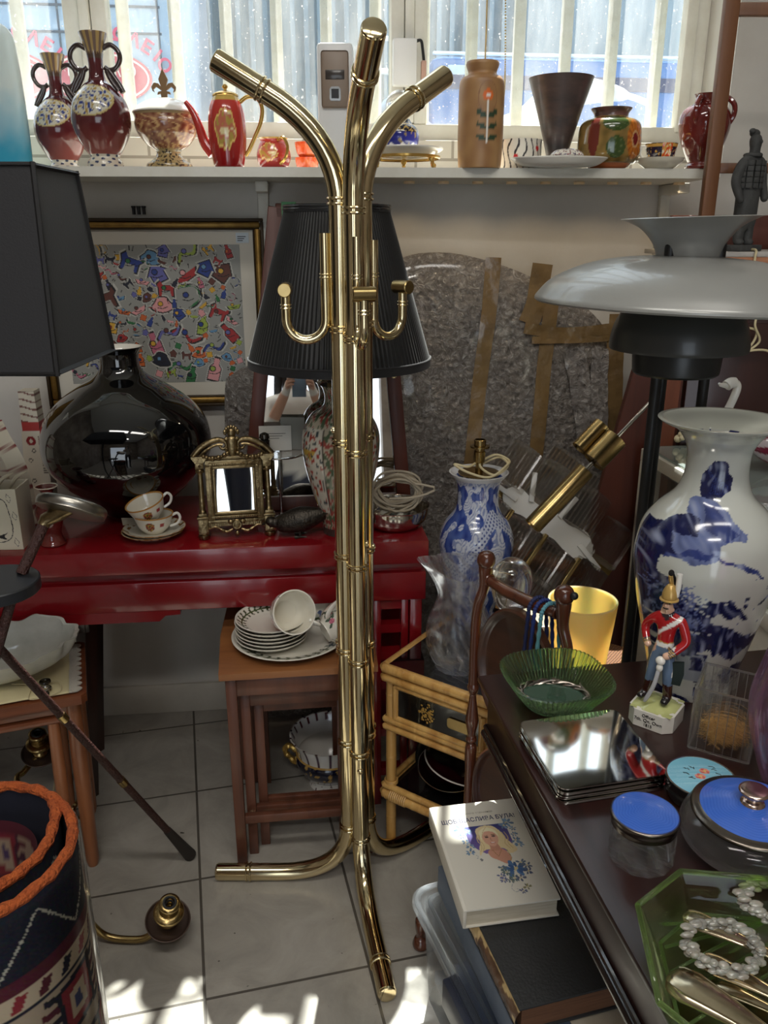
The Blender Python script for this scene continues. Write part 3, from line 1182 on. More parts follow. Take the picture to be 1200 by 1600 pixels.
# ---- tall leaning mirror in a mahogany frame on the console
mi = thing('standing_mirror', 'tall mirror in a tapering mahogany frame leaning behind the pleated lamp', 'mirror')
q0, q1, q2, q3 = (-.292, 1.50), (-.372, CT), (.012, CT), (-.05, 1.50)
lean = -9.0
mi.matrix_world = MW @ T(-.18, -.272, CT + .006) @ RX(lean)
bl, br_, tr_, tl_ = (-.205, 0), (.205, 0), (.15, .755), (-.108, .755)
k = MB()
def bar2(k, a, b, wdt, y0, y1, bev=.003):
    d = math.hypot(b[0] - a[0], b[1] - a[1])
    ang_ = math.degrees(math.atan2(b[1] - a[1], b[0] - a[0]))
    k.bx(0, d, y0, y1, -wdt / 2, wdt / 2, bev, T(a[0], 0, a[1]) @ RY(-ang_))
for nm, a, b in [('stile', bl, tl_), ('stile', br_, tr_), ('rail', (bl[0], .012), (br_[0], .012)), ('rail', (tl_[0], .745), (tr_[0], .745))]:
    k = MB()
    bar2(k, a, b, .036, -.022, 0)
    k.build(nm, redmahog, mi)
k = MB()
k.prism([(bl[0], .01), (br_[0], .01), (tr_[0], .745), (tl_[0], .745)], .004, T(0, -.004, 0) @ RX(90))
k.build('mirror_plate', mirrorm, mi, ang=None)
k = MB()
k.lathe([(0, 0), (.008, 0), (.006, .008), (.009, .016), (0, .021)], 12, T(.178, -.022, .34) @ RX(90))
k.build('pivot_knob', brass, mi)
k = MB()
k.bx(-.018, .018, -.026, -.022, .70, .735)
k.build('green_label', mat('green_sticker', c(44, 120, 66), rough=.5), mi, loc=(-.075, 0, .03))
# small round glass shelf, cards and pot in front of the mirror
gs = at(455, 690, d=.2)
# ================================================================== things on the window shelf
def on_shelf(px, Y=2.17):
    p = at(px, 255, Y=Y)
    return Vector((p.x, Y, SHZ + .0005))


def hz(px, py, Y):
    return at(px, py, Y=Y).z - SHZ


SC_ = .001575                     # metres per photo pixel at the shelf

# ---- turquoise glass vase at the left edge
def tq(th, i, z, r):
    t = z / .33
    return mixc(c(70, 178, 212), c(228, 240, 238), (t - .1) / .45 + .16 * nz(th * 3, z * 30))
m_tq = painted('cloudy_turquoise_glass', rough=.12, trans=.25, ior=1.3)
k = MB()
k.lathe(vessel([(.05, 0), (.072, .004), (.079, .03), (.0785, .16), (.073, .265), (.066, .298), (.05, .314), (.03, .318)], .006, 8), 64, None, tq)
tag(k.build('glass_vase', m_tq, None, on_shelf(-2)), 'cloudy turquoise glass vase at the left end of the window shelf', 'vase')

# ---- pair of purple vases with handles
MA = c(84, 32, 36)
def vase_col(th, i, z, r):
    t = z / .285
    if t < .1:
        a = sin(th * 9) * sin(z * 420)
        return c(58, 66, 96) if a > .45 else c(214, 206, 188)
    if t > .82:
        a = sin(th * 12)
        return c(82, 62, 50) if t < .845 + .02 * abs(a) else (c(176, 148, 96) if a > 0 else c(116, 96, 84))
    # pale flowered panel on the shoulder
    u, v = sin(th) * r / .068, (t - .47) / .155
    if cos(th) > 0:
        e = (u + .1) ** 2 + (v - .15) ** 2
        if e < .62:
            if e > .52:
                return c(196, 178, 120)
            q = nz(th * 9, z * 130, 2)
            return c(52, 66, 130) if q > .18 else (c(168, 140, 70) if q < -.25 else c(206, 202, 184))
    return mixc(MA, c(150, 74, 66), (.34 - t) * 4)
def handled_vase(sc, loc, lab):
    o = thing('handled_vase', lab, 'vase', loc)
    k = MB()
    P = [(.043, 0), (.041, .012), (.034, .024), (.044, .04), (.063, .075), (.068, .108), (.06, .145), (.036, .175), (.02, .19), (.0165, .215), (.018, .24), (.024, .262), (.031, .283), (.0315, .2865)]
    k.lathe(vessel([(r * sc, z * sc) for r, z in P], .003, 12), 140, None, lambda th, i, z, r: vase_col(th, i, z / sc, r / sc))
    k.build('body', paint, o)
    for s in (-1, 1):
        k = MB()
        k.tube([(s * x * sc, 0, z * sc) for x, z in spl([(.02, .255), (.038, .262), (.054, .25), (.057, .232), (.046, .214), (.03, .21), (.02, .216)], 6)], .0058 * sc, 10)
        k.tube([(s * x * sc, 0, z * sc) for x, z in spl([(.03, .21), (.04, .195), (.05, .18), (.058, .163)], 6)], .0065 * sc, 10)
        k.tube([(s * x * sc, -.008, z * sc) for x, z in spl([(.026, .208), (.032, .192), (.041, .178), (.05, .166)], 6)], .005 * sc, 10)
        k.build('handle', mat('brown_glaze_handle', c(72, 58, 54), var=c(46, 36, 36), vscale=80, rough=.15, coat=.6) if 'brown_glaze_handle' not in MATS else MATS['brown_glaze_handle'], o)
    return o
handled_vase(.93, on_shelf(101, 2.26), 'left hand maroon vase with loop handles, the smaller and set further back')
handled_vase(1.0, on_shelf(165, 2.13), 'right hand maroon vase with loop handles and flowered shoulder panel, the larger')

# ---- tureen with fleur-de-lis finial
def tur_col(th, i, z, r):
    if z < .045:
        q = nz(th * 8, z * 200, 5)
        return c(60, 52, 46) if q > .15 else c(170, 150, 104)
    q = nz(th * 6, z * 90, 1)
    q2 = abs(sin(th * 5 + 3 * sin(z * 120)))
    if z > .118:
        return c(150, 130, 96)
    return c(196, 160, 110) if q2 < .22 or q > .33 else mixc(c(112, 58, 44), c(176, 128, 96), .5 + q)
t_ = thing('lidded_tureen', 'small footed brown and gold tureen with domed lid on the window shelf', 'tureen', on_shelf(265, 2.18))
k = MB()
k.lathe(vessel([(.056, 0), (.054, .012), (.042, .02), (.032, .03), (.03, .042), (.05, .055), (.07, .08), (.076, .1), (.074, .113), (.0765, .124)], .004, 8), 120, None, tur_col)
k.build('bowl', paint, t_)
k = MB()
k.lathe(prof([(.0775, .1245), (.0775, .128), (.068, .138), (.048, .15), (.02, .158), (0, .159)], 6), 64)
ld = k.build('lid', porcelain, t_)
k = MB()
FL = [(-.006, 0), (-.008, .012), (-.016, .010), (-.014, .016), (-.005, .018), (-.018, .027), (-.025, .021), (-.022, .015), (-.027, .018), (-.029, .027), (-.022, .036), (-.012, .034), (-.006, .027), (-.011, .043), (0, .066)]
k.prism(FL + [(-x, y) for x, y in reversed(FL[:-1])], .006, T(0, .003, .156) @ RX(90))
k.build('fleur_de_lis_finial', mat('bronze_finial', c(128, 100, 68), rough=.4, metal=.4), ld)

# ---- red tea set
REDC, REDL = c(178, 36, 32), c(196, 64, 54)
def red_col(H, cx=0.0):
    def f(th, i, z, r):
        u, v = sin(th) * 1.0, z / H
        if cos(th) > 0 and .22 < v < .86:
            e = ((u - cx) / .62) ** 2 + ((v - .54) / .32) ** 2 + .12 * sin(8 * math.atan2(v - .54, u - cx))
            if e < .8:
                if e > .66:
                    return c(236, 206, 120)
                q = nz(u * 4, v * 7, 3)
                return c(176, 150, 72) if q > .05 else (c(190, 110, 84) if q > -.25 else c(226, 210, 160))
        if v > .95:
            return c(206, 170, 84)
        return mixc(c(140, 22, 24), REDL, v)
    return f
tp = thing('teapot', 'tall red teapot with gilt oval panel on the window shelf', 'teapot', on_shelf(358, 2.115))
k = MB()
k.lathe(vessel([(.033, 0), (.036, .006), (.043, .05), (.044, .09), (.04, .125), (.031, .148), (.028, .153)], .003, 8), 120, None, red_col(.15, .05))
k.build('body', paint, tp)
k = MB()
redg = mat('red_gilt_glaze', c(176, 50, 44), rough=.14, coat=.6)
goldg = mat('gilt_glaze', c(196, 158, 84), rough=.2, metal=.7)
k.lathe(prof([(.03, .1535), (.028, .158), (.016, .163), (.005, .165), (.004, .169), (.007, .173), (.004, .178), (0, .179)], 5), 40)
k.build('lid', goldg, tp)
k = MB()
k.tube(spl([(-.036, 0, .03), (-.055, 0, .055), (-.066, 0, .09), (-.078, 0, .12), (-.094, 0, .142)], 7), [.0145 - .0095 * i / 28 for i in range(29)], 14)
k.build('spout', redg, tp)
k = MB()
k.tube(spl([(.032, 0, .14), (.05, 0, .152), (.072, 0, .15), (.084, 0, .13), (.08, 0, .1), (.066, 0, .07), (.05, 0, .04), (.04, 0, .026)], 7), .0048, 10)
k.build('handle', goldg, tp)
cr = thing('cream_jug', 'small red and gilt cream jug right of the red teapot', 'jug', on_shelf(428, 2.20))
k = MB()
k.lathe(vessel([(.026, 0), (.036, .01), (.042, .032), (.036, .056), (.031, .066), (.036, .073)], .003, 8), 100, None, red_col(.073, -.2))
k.build('body', paint, cr)
k = MB()
k.tube(spl([(.015, -.03, .066), (.03, -.042, .07), (.04, -.046, .05), (.034, -.045, .025), (.02, -.038, .012)], 6), .004, 8)
k.build('handle', goldg, cr)
ORD = mat('orange_red_glaze', c(206, 58, 30), var=c(222, 120, 60), vscale=60, rough=.18, coat=.5)
b1 = None
for i, lab in enumerate(('orange red cup standing on the sill behind the coat stand, lower of the pair', 'orange red cup stacked on its twin behind the coat stand, upper of the pair')):
    k = MB()
    k.lathe(vessel([(.018, 0), (.025, .008), (.03, .026), (.031, .036)], .0025, 6), 40)
    p = on_shelf(480, 2.30)
    tag(k.build('cup', ORD, None, (p.x, p.y, SHZ + .001 + .0365 * i + .0)), lab, 'cup')

# ---- air freshener
df = thing('air_freshener', 'white wall style air freshener dispenser with taupe window standing on the shelf', 'dispenser', on_shelf(527, 2.165))
k = MB()
k.bx(-.042, .042, -.036, .036, 0, .268, .009)
k.build('case', plasticwhite, df)
k = MB()
k.bx(-.032, .032, -.041, -.036, .13, .25, .006)
fp = k.build('front_panel', plastictaupe, df)
k = MB()
k.bx(-.022, .022, -.0425, -.0405, .19, .21, .001)
k.build('display', mat('display_grey', c(64, 58, 54), rough=.2), fp)
k = MB()
k.prism([(-.011, 0), (.011, 0), (.013, .004), (.013, .024), (.009, .03), (-.009, .03), (-.013, .024), (-.013, .004)], .003, T(0, -.04, .145) @ RX(90))
k.build('nozzle_plate', chrome, fp)
k = MB()
k.prism([(-.0085, 0), (.0085, 0), (.0085, .02), (-.0085, .02)], .002, T(0, -.0428, .15) @ RX(90))
k.build('nozzle', blackpaint, fp)

# ---- cake stand with cobalt jar
ck = thing('cake_plate', 'white footed cake plate on gilt paw feet behind the coat stand', 'cake stand', on_shelf(632, 2.19))
k = MB()
k.lathe(vessel([(.05, .03), (.07, .032), (.094, .044), (.096, .049)], .004, 6), 64)
k.build('plate', porcelain, ck)
k = MB()
k.lathe([(.085, .024), (.088, .026), (.088, .031), (.085, .031), (.082, .03)], 48)
k.build('gilt_ring', goldg, ck)
for a in (-55, 55, 180):
    k = MB()
    x, y = .08 * sin(R(a)), -.08 * cos(R(a))
    k.tube(spl([(x * .92, y * .92, .028), (x, y, .02), (x * 1.02, y * 1.02, .01), (x * 1.1, y * 1.1, .003)], 4), [.006, .007, .008, .008, .006, .005, .0045, .005, .005, .006, .0065, .006, .004], 8)
    k.build('paw_foot', goldg, ck)
def cob_col(th, i, z, r):
    t = z / .075
    if t > .95:
        return c(24, 24, 30)
    if t > .58:
        q = sin(th * 14) * .06
        return c(196, 164, 92) if (.66 < t + q < .7 or .8 < t < .84 or nz(th * 8, z * 200) > .3) else c(22, 22, 44)
    return c(226, 222, 222) if t < .2 + .06 * sin(th * 10) else (c(40, 44, 130) if nz(th * 5, z * 60) < .34 else c(150, 130, 90))
cj = thing('cobalt_jar', 'round cobalt blue and gilt jar with glass stopper on the white cake plate', 'jar', on_shelf(624, 2.19) + Vector((0, 0, .0385)))
k = MB()
k.lathe(vessel([(.03, 0), (.043, .012), (.048, .032), (.044, .052), (.03, .066), (.024, .075)], .003, 8), 100, None, cob_col)
k.build('body', paint, cj)
k = MB()
k.ball((0, 0, .108), (.034, .034, .032), 24)
k.lathe([(.0, .074), (.015, .074), (.015, .084), (0, .084)], 16)
k.build('stopper', clearglass, cj)

# ---- stoneware bottle vase with flower
def tan_col(th, i, z, r):
    base = mixc(c(178, 138, 92), c(150, 108, 70), .5 + .8 * nz(th * 2, z * 30))
    if i < 2:
        return base
    u = (th - .18) * .053           # metres across the front
    if abs(th) < 1.6 and i < 60:
        if (u * u + (z - .152) ** 2) < .0052 ** 2:
            return c(240, 236, 228)
        if (u * u + (z - .152) ** 2) < .0125 ** 2:
            return c(224, 110, 40)
        if abs(u) < .0022 and .05 < z < .142:
            return c(238, 234, 226)
        for zz in (.062, .087, .112):
            for s in (-1, 1):
                a, b = (s * u - .014) / .0125, (z - zz - .35 * (s * u - .01)) / .0062
                if a * a + b * b < 1:
                    return c(44, 66, 44)
        if abs(math.hypot(u / .022, (z - .148) / .034) - 1) < .05:
            return c(146, 106, 72)
    return base
k = MB()
k.lathe(vessel([(.048, 0), (.051, .004), (.0535, .06), (.0535, .12), (.0525, .178), (.046, .194), (.036, .199), (.033, .205), (.036, .214), (.0385, .222), (.037, .228)], .005, 10), 160, None, tan_col)
tag(k.build('bottle_vase', claypaint, None, on_shelf(749, 2.135)), 'tan stoneware bottle vase painted with an orange flower on a stalk', 'vase')

# ---- striped pot
def str_col(th, i, z, r):
    q = sin(th * 17 + 1.6 * sin(z * 90 + th * 3) + .7)
    for a, zz in ((-.35, .028), (.75, .047)):
        if ((th - a) * .05) ** 2 + (z - zz) ** 2 < .0055 ** 2 and cos(th) > 0:
            return c(190, 30, 34)
    return c(40, 38, 40) if q > .8 else c(224, 218, 204)
k = MB()
k.lathe(vessel([(.047, 0), (.049, .003), (.051, .035), (.0515, .068)], .004, 10), 220, None, str_col)
tag(k.build('striped_pot', claypaint, None, on_shelf(812, 2.20)), 'white pot with wavy black stripes and red dots on the shelf', 'pot')

# ---- black cone vase
rk = mat('burnished_black_pottery', c(52, 50, 52), var=c(96, 78, 72), vscale=9, stretch=(1, 1, 3), rough=.28, coat=.2)
k = MB()
k.lathe(vessel([(.016, 0), (.02, .012), (.03, .05), (.05, .12), (.066, .17), (.0785, .208)], .004, 8), 64)
tag(k.build('cone_vase', rk, None, on_shelf(869, 2.22)), 'tall dark burnished cone shaped vase on the window shelf', 'vase')

# ---- white oval dish with lidded box
k = MB()
k.lathe(vessel([(.055, 0), (.09, .004), (.114, .018), (.116, .022)], .004, 6), 64, S(1, .5, 1))
tag(k.build('oval_dish', porcelain, None, on_shelf(873, 2.118)), 'white oval dish at the front edge of the shelf below the cone vase', 'dish')
def bx_col(th, i, z, r):
    q = nz(th * 9, z * 170, 4)
    return c(120, 40, 52) if q > .27 else (c(70, 50, 90) if q < -.33 else c(228, 222, 210))
lb = thing('trinket_box', 'tiny floral lidded china box sitting in the white oval dish', 'box', on_shelf(885, 2.118) + Vector((0, 0, .0075)))
k = MB()
k.lathe(vessel([(.034, 0), (.038, .003), (.0385, .018)], .002, 5), 100, S(1, .7, 1), bx_col)
k.build('base', paint, lb)
k = MB()
k.lathe(prof([(.0395, .0185), (.0395, .021), (.03, .03), (.015, .034), (0, .035)], 5), 100, S(1, .7, 1), bx_col)
k.build('lid', paint, lb)

# ---- green and orange jar on an orange saucer
def maj_col(th, i, z, r):
    t = z / .122
    u = sin(th)
    if i < 2:
        return c(150, 96, 60)
    if t > .86:
        return mixc(c(120, 84, 76), c(84, 66, 60), nz(th * 3, z * 60) + .5)
    if cos(th) > -.2 and .05 < t < .85:
        d = math.hypot((u - .62) / .30, (t - .42) / .36)
        if d < 1:
            if d < .33:
                return c(118, 30, 30)
            if d < .45:
                return c(206, 160, 110)
            return c(196, 116, 40) if sin(14 * math.atan2(t - .42, u - .62)) > -.3 else c(164, 88, 32)
        d1 = math.hypot((u + .05) / .42, (t - .72) / .16)
        d2 = math.hypot((u + .02) / .30, (t - .27) / .2)
        if d1 < 1 or d2 < 1:
            q = abs(sin(30 * t + 6 * u))
            return c(96, 108, 62) if q < .18 else c(58, 78, 34)
        d3 = math.hypot((u + .68) / .14, (t - .5) / .4)
        if d3 < 1:
            return c(104, 42, 32)
    return mixc(c(150, 118, 62), c(110, 90, 46), .5 + nz(th * 4, t * 6))
k = MB()
k.lathe(vessel([(.06, 0), (.066, .004), (.075, .02), (.0755, .06), (.072, .086), (.06, .098), (.043, .103), (.041, .112), (.048, .122), (.049, .124)], .004, 10), 160, None, maj_col)
sj = on_shelf(949, 2.185)
tag(k.build('majolica_jar', paint, None, sj + Vector((0, 0, .0125))), 'squat green and orange glazed jar with relief flowers on the shelf', 'jar')
k = MB()
k.lathe(vessel([(.034, 0), (.046, .004), (.06, .016), (.0615, .02)], .004, 6), 64)
tag(k.build('saucer', mat('orange_glaze', c(196, 110, 60), rough=.25, coat=.4), None, sj + Vector((.0, -.0, 0))), 'orange glazed saucer under the green and orange jar', 'saucer')

# ---- imari cup and saucer
def ima_col(th, i, z, r):
    t = z / .047
    if t < .08 or i > 44:
        return c(230, 222, 208)
    u = sin(th)
    if cos(th) > 0 and abs(u - .1) < .34:
        q = nz(u * 9, t * 6, 7)
        return c(196, 62, 36) if q > .1 else (c(206, 150, 70) if q > -.2 else c(226, 214, 190))
    return c(206, 160, 80) if abs(t - .9) < .06 or nz(th * 8, t * 6, 9) > .32 else (c(38, 30, 52) if t > .25 else c(206, 150, 120))
cu_ = thing('tea_cup', 'small dark blue and orange patterned tea cup near the right end of the shelf', 'cup', on_shelf(1031, 2.165) + Vector((0, 0, .0095)))
k = MB()
k.lathe(vessel([(.019, 0), (.021, .004), (.031, .016), (.036, .034), (.0385, .047)], .0025, 8), 120, None, ima_col)
k.build('bowl', paint, cu_)
k = MB()
k.tube(spl([(-.034, 0, .038), (-.046, 0, .04), (-.05, 0, .026), (-.042, 0, .014), (-.03, 0, .014)], 6), .0032, 8)
k.build('handle', porcelain, cu_)
k = MB()
k.lathe(vessel([(.03, 0), (.036, .003), (.05, .013), (.056, .022), (.057, .024)], .003, 6), 64)
tag(k.build('saucer', creamware, None, on_shelf(1031, 2.165)), 'cream saucer under the blue and orange tea cup', 'saucer')

# ---- oxblood vase
ox = mat('oxblood_glaze', c(88, 26, 26), var=c(128, 52, 44), vscale=12, rough=.08, coat=.8)
xv = thing('oxblood_vase', 'dark red glazed vase with shoulder handles beside the wooden post', 'vase', on_shelf(1094, 2.17))
k = MB()
k.lathe(vessel([(.034, 0), (.036, .006), (.03, .014), (.034, .024), (.052, .062), (.06, .1), (.053, .13), (.03, .146), (.026, .152), (.029, .163), (.031, .166)], .003, 10), 64)
k.build('body', ox, xv)
for a in (-40, 60):
    k = MB()
    x, y = sin(R(a)), -cos(R(a))
    k.tube([(x * r, y * r, z) for r, z in spl([(.027, .155), (.044, .156), (.062, .14), (.064, .118), (.055, .1)], 5)], .006, 8)
    k.build('handle', ox, xv)

# ---- small things on the window itself
k = MB()
q = at(633, 95, d=-.12)
k.bx(-.032, .032, -.03, .0, -.06, .055, .004)
sb = thing('sensor_box', 'small white alarm box fixed on the centre window mullion', 'alarm box')
sb.matrix_world = MW @ T((q - WO).dot(WT), .148, q.z)
k.build('case', plasticwhite, sb)
k = MB()
k.tube(spl([(.03, -.012, .05), (.045, -.012, .052), (.05, -.012, .03), (.054, -.012, 0)], 6), .004, 8)
k.build('cable', blackcord, sb)
k = MB()
k.bx(.046, .06, -.02, -.004, -.075, .004, .003)
k.build('contact', mat('pinkish_plastic', c(196, 156, 138), rough=.5), sb)
k = MB()
gold_chain = mat('brass_ball_chain', c(196, 172, 120), rough=.35, metal=.5)
a0, a1 = at(762, -40, d=-.1), at(790, -40, d=-.1)
b0, b1 = at(758, 120, d=-.1), at(784, 172, d=-.1)
pts = [a0, b0.lerp(a0, .5), b0, at(764, 178, d=-.1), at(776, 184, d=-.1), b1, at(789, 120, d=-.1), a1]
pts = spl([tuple(p) for p in pts], 40)
for i in range(0, len(pts) - 1):
    k.ball(pts[i], .0026, 6, None, 4)
tag(k.build('blind_chain', gold_chain), 'looped gold ball chain hanging in front of the right window pane', 'chain')
# ================================================================== things on the red console
# ---- big black vase
k = MB()
P = [(.066, 0), (.072, .006), (.09, .03), (.15, .085), (.19, .14), (.2, .19), (.19, .245), (.155, .295), (.105, .335), (.062, .362), (.047, .382), (.0445, .40), (.046, .418), (.054, .431), (.055, .4345)]
P = [(r * 1.05, z * .985) for r, z in P]
k.lathe([(0, 0)] + prof(P, 10), 96)
bv = thing('black_vase', 'huge round glossy black vase with narrow neck on the red console', 'vase', (-.655, 2.04, CT + .0005))
k.build('body', blackglaze, bv)
k = MB()
k.lathe(prof([(.0575, .428), (.054, .426), (.046, .413), (.042, .393), (.04, .375), (0, .365)], 6), 64)
k.build('white_inner_neck', porcelain, bv)['label'] = 'white glazed inside of the neck'

# ---- red legs of pottery at the far left
def cube_col(u, v):
    return (1, 1, 1, 1)
E0 = Pic(160, 160, c(222, 214, 190))
E0.line(spl([(20, 30), (60, 22), (120, 26), (134, 60), (138, 110), (120, 136), (60, 142), (14, 140)], 6), 2.2, c(40, 36, 34))
for x, y, a in [(140, 24, .6), (150, 70, -.3), (146, 140, -.6), (30, 120, .4)]:
    E0.line([(x - 5, y - 12), (x + 5, y), (x, y + 12), (x - 8, y + 2), (x - 5, y - 12)], 1.2, c(110, 104, 96))
E0.ell(96, 106, 6, 6, c(186, 30, 34))
E0.poly([(60, 128), (72, 116), (82, 124), (96, 112), (100, 122), (124, 114), (112, 124), (122, 134), (96, 128), (84, 138), (76, 130)], c(26, 24, 24))
E0.line(spl([(86, 40), (96, 54), (84, 66), (98, 78), (92, 90)], 5), 1.2, c(80, 76, 70))
E0.ell(88, 74, 5, 7, c(70, 66, 60))
E0.ell(88, 74, 4, 6, c(222, 214, 190))
pot = thing('pottery_box', 'cream square pottery vase drawn with black doodles at the left of the console', 'vase', (-.905, 1.80, CT + .0005), 4)
k = MB()
k.grid(lambda u, v: (-.06 + .13 * u, -.04, .145 - .145 * v), 120, 120, E0.get)
k.build('doodled_front', claypaint, pot, ang=None)
k = MB()
k.bx(-.06, .07, -.0399, -.036, 0, .145)
k.bx(-.06, -.056, -.036, .05, 0, .145)
k.bx(.066, .07, -.036, .05, 0, .143)
k.bx(-.056, .066, .046, .05, 0, .143)
k.bx(-.056, .066, -.036, .046, 0, .01)
k.build('box', creamware, pot, ang=None)
for i, (x, lab) in enumerate(((.038, 'silver ribbed spoon handle sticking out of the cream doodled vase, right one'), (.012, 'silver ribbed spoon handle sticking out of the cream doodled vase, left one'))):
    k = MB()
    k.tube(spl([(0, 0, .02), (.008, 0, .10), (.03, .0, .145), (.05, 0, .16), (.062, 0, .165)], 5), [.004] * 8 + [.006, .008, .009, .0095, .009, .008, .0075, .007, .006, .005, .004, .003, .002], 8, flat=.5)
    tag(k.build('spoon', mat('bone_spoon', c(206, 196, 172), rough=.3) if 'bone_spoon' not in MATS else MATS['bone_spoon'], None, (-.905 + x - .01, 1.80 - .012 * i, CT + .012)), lab, 'spoon')
def band_col(th, i, z, r):
    return c(128, 30, 36) if (z * 21 + .25 * sin(th * 2)) % 1 < .16 or z > .262 else c(218, 210, 190)
k = MB()
cs = spl([(-.028, 0, 0), (-.022, 0, .08), (-.03, 0, .16), (-.05, 0, .22), (-.062, 0, .265)], 16)
k.tube(cs, [.041 - .012 * i / 64 for i in range(65)], 4, col=lambda i, q: band_col(q, i, cs[i].z, 0))
tag(k.build('striped_sculpture', claypaint, None, (-.875, 1.92, CT + .0005), (0, 0, 10), ang=30), 'curved cream pottery column with dark red bands at the left edge', 'sculpture')
def ob_col(u_, z):
    if z > .235:
        q = sin(z * 330 + 1.5 * sin(u_ * 60))
        return c(120, 76, 66) if q > .75 else c(214, 206, 188)
    if z > .212:
        return c(176, 60, 58)
    d = math.hypot(u_ + .004, z - .186)
    if d < .005:
        return c(214, 206, 188)
    if d < .0125:
        return c(136, 26, 34)
    for zz, uu in ((.16, .0), (.135, -.01), (.08, -.008)):
        if .0035 < math.hypot(u_ - uu, z - zz) < .0052:
            return c(60, 54, 52)
    if u_ > .016 and .10 < z < .2:
        return c(60, 54, 52) if sin(z * 900) > 0 else c(206, 198, 180)
    return c(216, 208, 190)
k = MB()
vs_ = [(0, .028), (.02, .030), (.08, .032), (.13, .03), (.17, .027), (.205, .025), (.213, .0245), (.214, .021), (.235, .0215), (.29, .020), (.315, .0195)]
zz = [z for z, _ in vs_]
rr_ = [w_ for _, w_ in vs_]
NZ = 110
k.grid(lambda u, v: (-np.interp(v * .315, zz, rr_) + 2 * np.interp(v * .315, zz, rr_) * u, -.022, v * .315), 40, NZ, lambda u, v: ob_col((u - .5) * .055, v * .315))
k.col = c(214, 206, 188)
for s in (-1, 1):
    k.grid(lambda u, v: (s * np.interp(v * .315, zz, rr_), -.022 + .044 * u, v * .315), 4, NZ, lambda u, v: ob_col(.02, v * .315))
k.grid(lambda u, v: (-np.interp(v * .315, zz, rr_) + 2 * np.interp(v * .315, zz, rr_) * u, .022, v * .315), 4, NZ, lambda u, v: ob_col(.3, v * .315))
k.bx(-.0195, .0195, -.022, .022, .3135, .315)
tag(k.build('pottery_tower', claypaint, None, (-.905, 2.075, CT + .0005), (0, 0, 4), ang=50), 'tall cream pottery tower with dark red ring and striped top against the wall', 'sculpture')
k = MB()
k.lathe(vessel([(.026, 0), (.029, .004), (.024, .014), (.021, .03), (.027, .055), (.032, .078), (.027, .096), (.015, .108), (.013, .122), (.016, .134), (.0255, .141)], .003, 8), 56)
ob = thing('bud_vase', 'small dark oxblood vase with pale rim in front of the pottery tower', 'vase', (-.776, 1.80, CT + .0005))
k.build('body', ox, ob)
k = MB()
k.torus((0, 0, .1415), .0245, .0013, 40, 6)
k.build('pale_rim', creamware, ob)

# ---- two gilt-edged cups on saucers
def ros_col(H, R0):
    def f(th, i, z, r):
        if z > H * .93:
            return c(196, 140, 70)
        u = sin(th) if cos(th) > 0 else 9
        d = math.hypot((u + .1) * R0, z - H * .55)
        if d < .012:
            q = nz(th * 20, z * 300, 2)
            return c(150, 44, 50) if q > .05 else (c(196, 150, 60) if q > -.2 else c(80, 96, 50))
        if abs(u - .55) < .1 and abs(z - H * .6) < .004:
            return c(170, 60, 60)
        return c(232, 226, 210)
    return f
def sau_col(th, i, z, r):
    if r > .071:
        return c(190, 140, 80)
    q = nz(th * 7, r * 90, 3)
    return c(150, 110, 60) if r > .06 and q > .1 else c(230, 224, 208)
cx, cy, cz = on_con(240, 838)
SG = 'gilt edged tea china on the console'
pz = cz
for i, lab in enumerate(('lower of two cream gilt edged saucers on the red console', 'upper of two cream gilt edged saucers holding the stacked cups')):
    k = MB()
    k.lathe(vessel([(.036, 0), (.04, .003), (.058, .008), (.072, .016), (.0735, .0175)], .003, 8), 90, None, sau_col)
    tag(k.build('saucer', paint, None, (cx + .004 * i, cy, pz + .0065 * i)), lab, 'saucer', SG)
for i, lab in enumerate(('gilt edged cup with painted fruit standing upright on the saucers', 'gilt edged cup tilted on top of the upright fruit painted cup')):
    o = thing('tea_cup', lab, 'cup', (cx + .004, cy, pz + .0105) if i == 0 else (cx - .002, cy + .004, pz + .045), 0, SG, (0, 0, 8) if i == 0 else (6, -17, 20))
    k = MB()
    k.lathe(vessel([(.02, 0), (.024, .003), (.036, .016), (.043, .034), (.047, .047)], .0025, 8), 100, None, ros_col(.047, .045))
    k.build('bowl', paint, o)
    k = MB()
    k.tube(spl([(.042, 0, .04), (.056, 0, .046), (.062, 0, .034), (.054, 0, .02), (.037, 0, .014)], 6), .0033, 8)
    k.build('handle', porcelain, o)
k = MB()
k.bx(-.02, .02, -.012, .012, 0, .0012)
tag(k.build('price_tag', paper, None, (cx - .062, cy + .03, pz + .026), (30, 10, 30)), 'small paper tag tucked behind the two gilt edged cups', 'tag')

